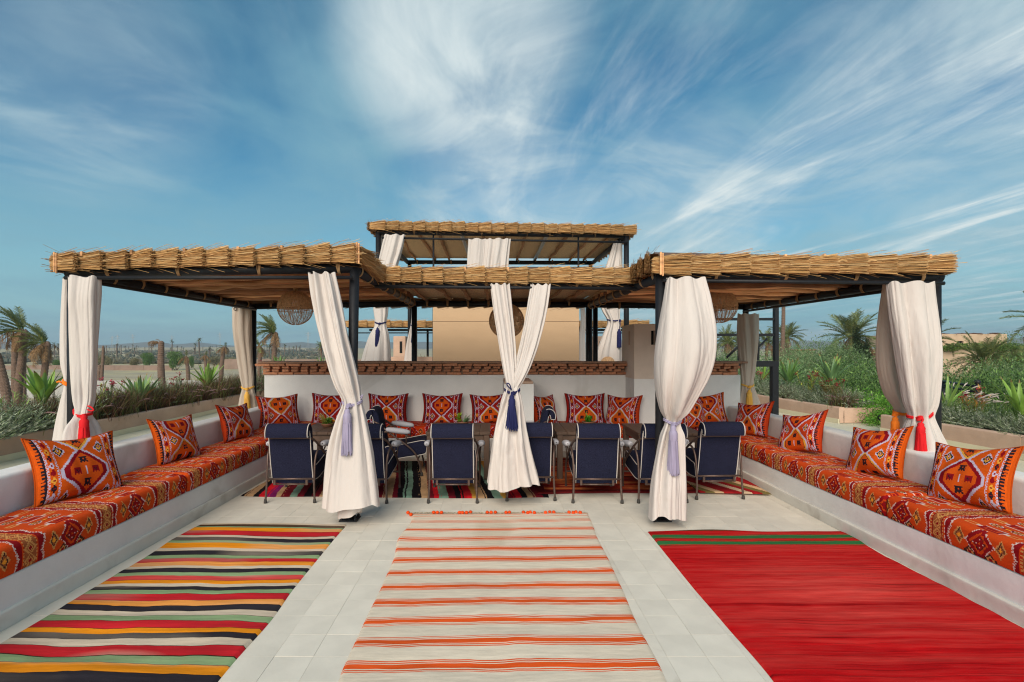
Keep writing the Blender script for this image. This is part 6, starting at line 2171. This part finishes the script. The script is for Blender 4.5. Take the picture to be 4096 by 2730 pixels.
def palm(label, x, y, z, h, r, lean=(0, 0), crown=2.2, n=26, nd=8, wind=None, seed=0, name='palm_tree', up=0.35, group='date palms'):
    rr = random.Random(seed)
    e = empty(name, (x, y, z), 0, label, 'palm tree', group)
    tm = trunk_mesh(h, r, lean, seed)
    tm.v = [v + np.array([x, y, z]) for v in tm.v]
    tm.build('trunk', M_TRUNK, e, smooth=False)
    top = np.array([x + lean[0], y + lean[1], z + h])
    for i in range(n + nd):
        dry = i >= n
        t = (i + .5) / n if not dry else (i - n + .5) / max(nd, 1)
        az_ = i * 2.39996 + rr.uniform(-.25, .25)
        el = R(78) - R(95) * t ** 1.1 + R(rr.uniform(-8, 8)) if not dry else R(rr.uniform(-60, -15))
        if wind is not None:
            wa, ws = wind
            dlt = (az_ - wa + math.pi) % (2 * math.pi) - math.pi
            az_ = wa + dlt * (1 - ws * (1.0 if not dry else .5)) * rr.uniform(.8, 1.15)
            if not dry:
                el = el * .72 + up * .3
        m = rr.choice(FR_DRY) if dry else FR[min(2, int(t * 2.4 + rr.random() * .9))]
        o = link('frond', m, e)
        o.location = tuple(top + np.array([.5 * r * math.cos(az_), .5 * r * math.sin(az_), rr.uniform(-.02, .22)]))
        s = crown / 2.4 * rr.uniform(.8, 1.08)
        o.scale = (s, s, s)
        o.rotation_euler = Euler((rr.uniform(-.35, .35), -el, az_), 'XYZ')
    return e


def bare_trunk(label, x, y, z, h, r, lean=(0, 0), seed=0, stub=0, group='bare palm trunks'):
    e = empty('bare_palm', (x, y, z), 0, label, 'palm trunk', group)
    tm = trunk_mesh(h, r, lean, seed)
    tm.v = [v + np.array([x, y, z]) for v in tm.v]
    tm.build('trunk', M_TRUNK, e, smooth=False)
    rr = random.Random(seed)
    for i in range(stub):
        o = link('frond', FR_DRY[1], e)
        o.location = (x + lean[0], y + lean[1], z + h - .05)
        s = rr.uniform(.35, .75)
        o.scale = (s, s, s)
        o.rotation_euler = Euler((rr.uniform(-.4, .4), -R(rr.uniform(10, 60)), math.pi + rr.uniform(-.5, .5)), 'XYZ')
    return e


def gz(row, d):
    return PZ(row, d)


def build_palms():
    W = math.pi + .2
    g = GROUND
    # wind blown group at the left
    d = 30
    palm('tallest wind blown palm at the left edge of the photo', PX(40, d), d, g, PZ(764, d) - g, .23, (PX(48, d) - PX(40, d), .2), 1.7, 24, 16, (W, .72), 3, up=1.0)
    d = 29
    palm('shorter leaning wind blown palm next to the left outer curtain', PX(88, d), d, g, PZ(792, d) - g, .20, (PX(109, d) - PX(88, d) - .1, .1), 1.5, 20, 16, (W, .75), 4, up=.75)
    d = 28
    bare_trunk('thick bare palm trunk leaning left at the left edge of the photo', PX(22, d), d, g, PZ(815, d) - g, .26, (PX(-6, d) - PX(22, d), 0), 5)
    d = 36
    bare_trunk('bare palm trunk behind the tallest wind blown palm', PX(30, d), d, g, PZ(775, d) - g, .22, (.2, 0), 6)
    bare_trunk('thin bare palm trunk between the two wind blown palms', PX(52, d), d, g, PZ(782, d) - g, .16, (.25, 0), 7)
    # field on the left
    d = 46
    bare_trunk('thick dead palm trunk with a curled brown crown standing in the field', PX(373, d), d, g, PZ(788, d) - g, .32, (-.12, 0), 8, 9)
    d = 64
    bare_trunk('left one of two bare palm trunks rising from one stump in the field', PX(228, d), d, g, PZ(842, d) - g, .24, (0, 0), 9)
    bare_trunk('taller right one of two bare palm trunks rising from one stump in the field', PX(234.5, d), d, g, PZ(798, d) - g, .20, (.1, 0), 10)
    d = 58
    palm('broken crowned palm above a root mound in the field', PX(433, d), d, g, PZ(822, d) - g, .24, (-.25, 0), 1.1, 3, 9, (W, .4), 11, group='broken palms in the field')
    d = 80
    palm('broken crowned palm behind the upright agave', PX(472, d), d, g, PZ(818, d) - g, .24, (0, 0), 1.2, 2, 10, (W, .3), 12, group='broken palms in the field')
    palm('crooked broken palm left of the yellow tied curtain', PX(505, 62), 62, g, PZ(800, 62) - g, .28, (.6, 0), 1.2, 3, 10, (W, .3), 13, group='broken palms in the field')
    d = 44
    palm('wind blown palm seen between the left rear post and the rattan lantern', PX(628, d), d, g, PZ(768, d) - g, .25, (PX(634, d) - PX(628, d), 0), 1.9, 24, 12, (W, .62), 14, up=.9)
    d = 46
    palm('ragged palm hidden partly by the left rear post', PX(597, d), d, g, PZ(800, d) - g, .2, (0, 0), 1.3, 12, 8, (W, .2), 15)
    d = 110
    palm('small distant palm just left of the sideways drawn curtain', PX(738, d), d, g, PZ(797, d) - g, .2, (0, 0), 1.5, 20, 4, (W, .35), 16)
    # right side
    d = 62
    palm('palm behind a tall dark trunk right of the steel frame', PX(1806, d), d, g, PZ(777, d) - g, .30, (.1, 0), 2.2, 34, 6, None, 21)
    bare_trunk('tall straight palm trunk rising above the roof edge beside the steel frame', PX(1799, d - 4), d - 4, g, PZ(700, d - 4) - g, .25, (.0, 0), 22)
    d = 48
    palm('large palm with drooping dry fronds left of the right outer curtain', PX(1958, d), d, g, PZ(778, d) - g, .36, (-.05, 0), 2.9, 32, 12, None, 23)
    d = 72
    for c, r_, s, lab in ((1672, 792, 24, 'palm seen through the steel frame, left pane'), (1692, 780, 25, 'taller palm seen through the steel frame near the rear curtain'), (1748, 795, 26, 'palm seen through the right part of the steel frame'), (1762, 790, 27, 'second palm seen through the right part of the steel frame'), (1650, 800, 29, 'palm crown against the left bar of the steel frame')):
        palm(lab, PX(c, d), d + (s % 3) * 3, g, PZ(r_, d) - g, .26, (0, 0), 2.2, 26, 6, None, s)
    d = 100
    palm('small far palm above the garden wall beside the right outer curtain', PX(2029, d), d, g, PZ(775, d) - g, .2, (0, 0), 1.5, 22, 2, None, 31)
    d = 36
    palm('bushy feathery palm in front of the earth coloured villa', PX(2262, d), d, g, PZ(833, d) - g, .3, (0, 0), 2.1, 36, 5, None, 32)
    d = 34
    palm('palm with arching fronds close to the right outer post', PX(2134, d), d, g, PZ(782, d) - g, .26, (0, 0), 1.9, 14, 5, None, 33)
    d = 32
    palm('palm at the right edge of the photo with dry lower fronds', PX(2352, d), d, g, PZ(850, d) - g, .26, (0, 0), 1.6, 26, 8, None, 34)
    palm('low grey green palm by the iron rail', PX(2288, 25), 25, g, PZ(888, 25) - g, .2, (0, 0), 1.3, 26, 0, None, 36)
    palm('palm beyond the photo edge with one frond reaching in', PX(2412, 28), 28.0, g, PZ(738, 28) - g, .24, (0, 0), 1.9, 16, 6, None, 37)


build_palms()


# ---------------------------------------------------------------- shrubs and trees
def shrub_mesh(seed, w, h, n, tones, leaf=.05, lobes=9, airy=.0, wind=0.0, name='crown', slim=.30):
    rr = np.random.RandomState(seed)
    # lobes scattered through the crown's volume, leaves on and inside them
    L = []
    for i in range(lobes):
        a = rr.uniform(0, 2 * np.pi); q = rr.uniform(0, 1) ** .5
        L.append((q * w * .33 * np.cos(a), q * w * .33 * np.sin(a), h * rr.uniform(.30, .80), rr.uniform(.20, .36) * w, rr.uniform(.16, .30) * h))
    L = np.array(L)
    k = rr.randint(0, lobes, n)
    d = rr.normal(size=(n, 3)); d /= np.linalg.norm(d, axis=1, keepdims=True)
    rad = rr.uniform(.35, 1.0, n) ** .45 * (1 + airy * rr.normal(size=n))
    P = L[k, :3] + d * rad[:, None] * np.stack([L[k, 3], L[k, 3], L[k, 4]], -1)
    P[:, 2] = np.maximum(P[:, 2], .05 * h + .1 * h * rr.uniform(0, 1, n))
    dirv = d * .6 + rr.normal(size=(n, 3)) * .6 + np.array([-wind, 0, .35])
    dirv /= np.linalg.norm(dirv, axis=1, keepdims=True)
    sd = np.cross(dirv, rr.normal(size=(n, 3))); sd /= np.maximum(np.linalg.norm(sd, axis=1, keepdims=True), 1e-6)
    ll = leaf * rr.uniform(.6, 1.5, n)[:, None]; ww = ll * slim
    V = np.stack([P - dirv * ll * .5, P + sd * ww, P + dirv * ll * .9, P - sd * ww], 1).reshape(-1, 3)
    q = np.arange(4 * n).reshape(n, 4)
    tn = np.array(tones)[rr.randint(0, len(tones), n)]
    clump = 1 + .22 * vnoise(P[:, 0] * 2.2 + seed, P[:, 2] * 2.2 + P[:, 1] * 1.7, seed)
    c = tn * (rr.uniform(.7, 1.15, n) * clump)[:, None]
    return MB().add(V, q, c=c).mesh(name, M_LEAF, smooth=False)


def branch_mesh(seed, w, h, r=.06):
    rr = random.Random(seed)
    mb = MB()
    for i in range(7):
        a, el = rr.uniform(0, 6.28), rr.uniform(.8, 1.5)
        L = h * rr.uniform(.5, .8)
        p0 = np.array([rr.gauss(0, .05), rr.gauss(0, .05), -.3])
        p1 = p0 + L * .5 * np.array([math.cos(a) * math.cos(el), math.sin(a) * math.cos(el), math.sin(el)])
        p2 = p0 + L * np.array([math.cos(a) * math.cos(el * .85), math.sin(a) * math.cos(el * .85), math.sin(el * .85)])
        mb.tube([p0, p1, p2], [r, r * .6, r * .25], 6)
    return mb.mesh('trunk', M_BARK)


def build_shrubs():
    g = GROUND
    tam = [rgb(120, 146, 98), rgb(98, 128, 80), rgb(142, 164, 118), rgb(84, 110, 66)]
    grn = [rgb(98, 130, 66), rgb(82, 114, 58), rgb(114, 144, 76), rgb(68, 96, 50)]
    brt = [rgb(96, 150, 50), rgb(80, 130, 42), rgb(120, 164, 66)]
    dry = [rgb(128, 122, 90), rgb(104, 104, 74), rgb(146, 136, 104)]
    M1 = [shrub_mesh(100 + i, 4.2, 4.6, 42000, tam, .052, 14, .12, .5, slim=.17) for i in range(3)]
    M2 = [shrub_mesh(110 + i, 3.6, 3.4, 30000, grn, .045, 13, .07, .2, slim=.24) for i in range(3)]
    M3 = [shrub_mesh(120 + i, 2.2, 1.6, 16000, brt, .034, 12, .12, .1) for i in range(2)]
    M4 = [shrub_mesh(130 + i, 5.0, 3.6, 9000, grn, .13, 12, .06) for i in range(2)]
    M5 = [shrub_mesh(140 + i, 4.0, 2.2, 5000, dry, .11, 10, .12) for i in range(2)]
    B = [branch_mesh(150 + i, 3, 3) for i in range(2)]
    rr = random.Random(77)

    def put(ms, label, c, row_top, d, hm, cat='shrub', group=None, sx=1.0, name='garden_shrub', g=GROUND):
        x, zt = PX(c, d), PZ(row_top, d)
        e = empty(name, (x, d, g), rr.uniform(0, 6.28), label, cat, group)
        s = (zt - g) / (hm * .97)
        o = link('crown', rr.choice(ms), e, True); t = link('trunk', rr.choice(B), e, True)
        o.scale = (s * sx, s * sx, s); t.scale = (s, s, s)
        return e
    G1, G2 = 'grey green tamarisk shrubs beyond the right planters', 'dark green shrubs beyond the right planters'
    TL = ['just right of the steel frame', 'above the deep green agave', 'between the steel frame and the drooping palm', 'left below the drooping palm', 'under the drooping palm trunk', 'low behind the deep green agave', 'low between the two right agaves',
          'low behind the tall stemmed agave', 'behind the steel frame post', 'behind the right rear curtain', 'seen through the middle of the steel frame', 'at the left end of the steel frame', 'just right of the right outer post', 'below the palm before the villa',
          'right below the bushy palm', 'behind the white plumed grass', 'low behind the right outer post']
    for t_, (c, r_, d) in zip(TL, ((1790, 812, 20), (1828, 808, 22), (1868, 800, 23), (1905, 806, 24), (1940, 812, 21), (1800, 842, 17.5), (1850, 835, 17), (1895, 842, 17.5),
                     (1755, 835, 19), (1720, 828, 23), (1690, 826, 25), (1660, 822, 26), (2160, 828, 18), (2200, 838, 17.5), (2240, 850, 17), (2300, 862, 16.5), (2130, 846, 15.5))):
        put(M1, 'grey green feathery tamarisk shrub ' + t_, c, r_, d, 4.6, 'shrub', G1)
    DL = ['left of the right outer curtain, below the drooping palm', 'right below the drooping palm', 'beside the left edge of the right outer curtain', 'hidden behind the right outer curtain', 'behind the tall stemmed agave', 'low over the far planter end',
          'over the bright bushes in the planter gap', 'low before the iron rail', 'under the bushy palm before the villa', 'under the palm at the right edge', 'below the villa wall', 'highest at the right edge']
    for t_, (c, r_, d) in zip(DL, ((1960, 852, 16.5), (1995, 838, 18), (2030, 842, 17), (2062, 846, 16), (1935, 872, 15.5), (1985, 885, 14.6), (2020, 880, 14.8), (2215, 868, 14.5), (2270, 874, 14.2), (2335, 862, 15.2), (2320, 830, 20), (2345, 835, 22))):
        put(M2, 'dark green leafy shrub ' + t_, c, r_, d, 3.4, 'shrub', G2)
    for c, r_, d in ((2030, 906, 11.7), (2062, 912, 11.2), (2090, 916, 10.9), (2020, 915, 12.4)):
        e = put(M3, 'bright grass green bush in the gap between the two right planters', c, r_, d, 1.6, 'bush', 'bright bushes in the planter gap', 1.0, 'garden_bush', -.85)
    put(M1, 'airy tree whose thin twigs rise above the shrubs left of the drooping palm', 1855, 776, 30, 4.6, 'tree', None, .7, 'airy_tree')
    put(M1, 'second airy tree above the shrubs left of the drooping palm', 1895, 786, 31, 4.6, 'tree', None, .7, 'airy_tree')
    put(M2, 'round green tree right of the earth coloured villa', 2335, 806, 36, 3.4, 'tree', None, 1.0, 'round_tree')
    put(M2, 'grey crowned tree rising behind the green tree at the right edge', 2345, 772, 46, 3.4, 'tree', None, .8, 'round_tree')
    # cypress behind the drooping palm
    cy = shrub_mesh(160, 1.5, 6.5, 12000, [rgb(46, 62, 40), rgb(58, 74, 46), rgb(38, 50, 34)], .10, 16, .05)
    for c, r_, d, lab, s in ((1972, 746, 30, 'dark pointed cypress right behind the drooping palm', 1.0), (1993, 772, 32, 'shorter dark cypress right of the pointed one', .9)):
        e = empty('cypress', (PX(c, d), d, g), 0, lab, 'tree')
        zz = PZ(r_, d) - g
        for k in range(5):
            o = link('crown', cy, e, True); f = 1 - k * .17
            o.location = (0, 0, zz * .155 * k); o.scale = (f * 1.1 * s, f * 1.1 * s, zz / 6.5 * .38); o.rotation_euler = (0, 0, k)
        link('trunk', B[0], e, True)
    # field trees on the left
    for c, r_, d, sx, lab in ((404, 809, 118, .52, 'round dark green tree right of the curled dead trunk'), (341, 812, 136, .60, 'bright green bush in front of the mud wall'), (310, 822, 136, .62, 'olive bush left of the bright green bush'),
                              (243, 815, 136, .62, 'dusty green tree behind the two bare trunks'), (222, 818, 138, .6, 'dusty tree beside the left outer curtain'), (440, 820, 130, .34, 'small bright tree behind the broken crowned palm'),
                              (492, 818, 150, .8, 'olive tree row right of the upright agave'), (525, 820, 150, .8, 'olive tree left of the yellow tied curtain'), (130, 828, 120, .6, 'dark bush behind the tall stem agave'), (640, 822, 150, .7, 'dusty bush under the wind blown palm'), (700, 823, 150, .7, 'dusty bush under the rattan lantern')):
        put(M4 if 'olive' not in lab and 'dust' not in lab else M5, lab, c, r_, d, 3.6 if 'olive' not in lab and 'dust' not in lab else 2.2, 'tree', None, sx, 'field_tree')
    # rubble of roots in the field
    for c, r_, d, lab in ((235, 893, 64, 'brown root mound under the two bare trunks'), (437, 905, 57, 'brown root mound under the broken crowned palm'), (455, 893, 62, 'brown fallen roots beside the mound')):
        x = PX(c, d)
        mb = MB()
        for i in range(46):
            a = rr.uniform(0, 6.28); q = abs(rr.gauss(0, 1.0))
            p = np.array([x + q * math.cos(a), d + q * math.sin(a) * .6, g + .1])
            mb.tube([p, p + np.array([rr.uniform(-.5, .5), rr.uniform(-.3, .3), rr.uniform(.2, .75)]), p + np.array([rr.uniform(-.9, .9), rr.uniform(-.5, .5), rr.uniform(0, .4)])], [.10, .08, .03], 5)
        tag(mb.build('root_mound', M_TRUNK), lab, 'roots')


build_shrubs()


def build_far():
    g = GROUND
    rr = random.Random(5)
    # low poly palms and bare poles towards the horizon
    def far_palm(seed, bare):
        r2 = random.Random(seed)
        mb = MB()
        h = r2.uniform(6, 9)
        mb.tube([(0, 0, 0), (r2.uniform(-.4, .4), 0, h)], .30, 5, c=rgb(112, 98, 86), caps=False)
        if not bare:
            for i in range(14):
                a = i * 2.4
                el = r2.uniform(-.5, 1.1)
                blade(mb, (0, 0, h - .1), a, el, r2.uniform(1.8, 2.6), .28, np.array(rgb(108, 116, 92)) * r2.uniform(.7, 1.05), .55, 4)
        else:
            for i in range(3):
                blade(mb, (0, 0, h - .1), i * 2.1, .2, 1.0, .16, np.array(rgb(98, 84, 66)), .8, 3)
        return mb.mesh('far_palm', M_LEAF)
    A = [far_palm(i, False) for i in range(4)]; Bm = [far_palm(10 + i, True) for i in range(3)]
    n = 0
    while n < 180:
        d = rr.choice((rr.uniform(220, 450), rr.uniform(320, 800), rr.uniform(500, 1000)))
        x = rr.uniform(-1.05, -.36) * d if rr.random() < .86 else rr.uniform(.45, 1.0) * d
        o = link('far_palm', rr.choice(Bm if rr.random() < .3 else A))
        o.location = (x, d, g + max(0, (d - 220) / 900) * 3.0)
        s = rr.uniform(.65, 1.0)
        o.scale = (s, s, s * rr.uniform(.8, 1.15)); o.rotation_euler = (0, 0, rr.uniform(0, 6.28))
        tag(o, 'small far palm or bare trunk on the plain towards the horizon', 'palm tree', 'far palms on the plain')
        n += 1
    # scrub on the plain: one mass
    V = np.random.RandomState(8)
    mb = MB()
    N = 2600
    d = 165 + 900 * V.uniform(0, 1, N) ** 1.5
    sgn = np.where(V.uniform(0, 1, N) < .8, V.uniform(-1.1, -.30, N), V.uniform(.35, 1.1, N))
    for i in range(N):
        x, y = sgn[i] * d[i], d[i]
        w, h = V.uniform(.7, 2.6) * (1 + d[i] / 500), V.uniform(.5, 1.7) * (1 + d[i] / 600)
        zz = g + max(0, (y - 220) / 900) * 3.0
        c = np.array([(.12, .13, .085), (.16, .15, .10), (.10, .115, .09), (.2, .17, .12)][V.randint(4)]) * V.uniform(.7, 1.2)
        for k in range(5):
            ox, oy = V.normal(0, w * .4), V.normal(0, w * .3)
            r1 = w * V.uniform(.3, .55); hh = h * V.uniform(.5, 1.0)
            a = np.linspace(0, 2 * np.pi, 5, endpoint=False) + V.uniform(0, 1)
            ring = np.stack([x + ox + r1 * np.cos(a) * V.uniform(.7, 1.2, 5), y + oy + r1 * np.sin(a), zz + hh * .45 * V.uniform(.6, 1.3, 5)], -1)
            base = ring * 1.0; base[:, 2] = zz - .2; base[:, :2] = (base[:, :2] - [x + ox, y + oy]) * .6 + [x + ox, y + oy]
            top = np.array([[x + ox, y + oy, zz + hh]])
            v = np.concatenate([base, ring, top])
            q = [(j, (j + 1) % 5, 5 + (j + 1) % 5, 5 + j) for j in range(5)]
            t = [(5 + j, 5 + (j + 1) % 5, 10) for j in range(5)]
            b0 = mb.n
            mb.add(v, q, c=c)
            mb.t.append(np.array(t) + b0); mb.tc.append(np.tile(c, (5, 1)))
    tag(mb.build('far_scrub', M_LEAF, smooth=False), 'low scrub scattered over the far plain', 'scrub', kind='stuff')
    # walls in the field
    def wall(label, x0, y0, x1, y1, h, w=.4, m_=M_FARWALL, name='field_wall'):
        L = math.hypot(x1 - x0, y1 - y0)
        e = empty(name, ((x0 + x1) / 2, (y0 + y1) / 2, g), math.atan2(y1 - y0, x1 - x0), label, 'wall')
        k = max(1, int(L / 6))
        for i in range(k):
            a, b = -L / 2 + L * i / k, -L / 2 + L * (i + 1) / k
            link('wall_section', MB().bbox(a + .01, b - .01, -w / 2, w / 2, -.6, h + rr.uniform(-.05, .05), .03).mesh('wall_section', m_, False), e, True)
    wall('long brown mud wall crossing the field in front of the far scrub', PX(-60, 118), 118, PX(396, 118), 118, PZ(840, 118) - g)
    wall('brown mud wall right of the broken palms in the field', PX(515, 122), 122, PX(860, 122), 122, PZ(826, 122) - g)
    wall('low grey rendered garden wall at the edge of the field behind the palms', PX(-40, 52), 52, PX(600, 52), 53, PZ(876, 52) - g, .25, M_GREYWALL, 'garden_wall')
    # lattice masts
    for c, d, h in ((258, 900, 27), (270, 950, 30), (305, 1000, 33), (395, 1100, 33), (505, 1000, 36), (708, 900, 34)):
        x = PX(c, d)
        mb = MB()
        for sx in (-1, 1):
            mb.tube([(x + sx * 2.2, d, g), (x + sx * .4, d, g + h)], .28, 4)
        for k in range(5):
            zz = g + h * (.3 + .14 * k); ww = 2.2 - 1.8 * (.3 + .14 * k)
            mb.tube([(x - ww, d, zz), (x + ww, d, zz + 2)], .18, 4)
        for k in (.80, .9):
            mb.tube([(x - 4.5, d, g + h * k), (x + 4.5, d, g + h * k)], .25, 4)
        tag(mb.build('power_mast', M_GREYWALL), 'thin lattice power mast on the horizon of the plain', 'mast', 'power masts on the horizon')
    # the villa
    d = 52
    x0, x1 = PX(2120, d), PX(2314, d)
    e = empty('villa', ((x0 + x1) / 2, d, g), 0, 'flat roofed earth coloured villa with a creeper edged roof on the right', 'villa')
    zt, zm, zb = PZ(768, d), PZ(797, d), g - .3
    mb = MB()
    wx0, wx1 = PX(2199, d), PX(2214, d)
    wz0, wz1 = PZ(794, d), PZ(784, d)
    mb.box(x0, wx0, d, d + 8, zm, zt).box(wx1, x1, d, d + 8, zm, zt).box(wx0, wx1, d, d + 8, zm, wz0).box(wx0, wx1, d, d + 8, wz1, zt)
    mb.build('upper_storey', mat('villa_render', (.47, .345, .235), .9, .1, .6, stain=((.36, .26, .18), .5, .6)), e, smooth=False)
    VR = bpy.data.materials['villa_render']
    f = MB().box(wx0, wx1, d + .3, d + .36, wz0, wz1).build('window', M_GLASS, e, smooth=False)
    for a, b in ((wx0, wx0 + .1), (wx1 - .1, wx1), ((wx0 + wx1) / 2 - .05, (wx0 + wx1) / 2 + .05)):
        MB().box(a, b, d + .2, d + .298, wz0, wz1).build('frame', M_DARK, f, smooth=False, local=True)
    for a in (2284, 2300):
        MB().box(PX(a, d), PX(a + 4, d), d - .05, d + .2, PZ(792, d), PZ(786, d)).build('vent', M_DARK, e, smooth=False)
    MB().box(PX(1990, d), PX(2328, d), d - 5, d - .01, zb, PZ(803, d)).build('lower_storey', VR, e, smooth=False)
    iv = shrub_mesh(170, 2.2, 1.0, 2600, [rgb(96, 122, 54), rgb(120, 142, 66), rgb(80, 104, 48)], .09, 10, .1, name='ivy')
    k = PX(1985, d)
    while k < PX(2330, d):
        o = link('ivy', iv, e, False); o.location = (k, d - 4.6, PZ(806, d) - .15); o.scale = (1.4, 1, .85); o.rotation_euler = (0, 0, rr.uniform(0, 6)); k += 1.5
    pt = shrub_mesh(171, 1.6, .7, 900, [rgb(150, 84, 66), rgb(128, 96, 76), rgb(104, 84, 60)], .10, 8, .2, name='roof_creeper')
    k = x0 + .3
    while k < x1 - .8:
        o = link('roof_creeper', pt, e, False); o.location = (k, d + .5, zt - .12); o.scale = (1, .6, rr.uniform(.22, .45)); o.rotation_euler = (0, 0, rr.uniform(0, 6)); k += 1.05
    MB().box(PX(2100, d - 9), PX(2280, d - 9), d - 9, d - 8.6, zb, PZ(850, d - 9)).build('garden_wall', VR, e, smooth=False)
    d = 70
    e = empty('red_house', (PX(1850, d), d, g), 0, 'small red roofed house just showing over the shrubs right of the steel frame', 'house')
    MB().box(PX(1826, d), PX(1868, d), d, d + 6, g, PZ(806, d)).build('wall', VR, e, smooth=False)
    MB().bbox(PX(1824, d), PX(1871, d), d - .4, d + 6.4, PZ(806, d) + .005, PZ(803.5, d), .03).build('roof', mat('red_roof', (.40, .12, .065), .8, .15, 3), e, smooth=False)


build_far()

# thin desert haze over everything
HZ = bpy.data.materials.new('haze')
HZ.use_nodes = True
for n in list(HZ.node_tree.nodes):
    HZ.node_tree.nodes.remove(n)
_o = HZ.node_tree.nodes.new('ShaderNodeOutputMaterial')
_v = HZ.node_tree.nodes.new('ShaderNodeVolumePrincipled')
_v.inputs['Color'].default_value = (0.80, 0.90, 1.0, 1)
_v.inputs['Density'].default_value = 0.00036
_v.inputs['Anisotropy'].default_value = 0.3
HZ.node_tree.links.new(_v.outputs[0], _o.inputs['Volume'])
if USE_HAZE:
    m = MB().box(-2700, 2700, -2700, 2800, -20, 80)
    tag(m.build('haze', HZ, smooth=False), kind='stuff')
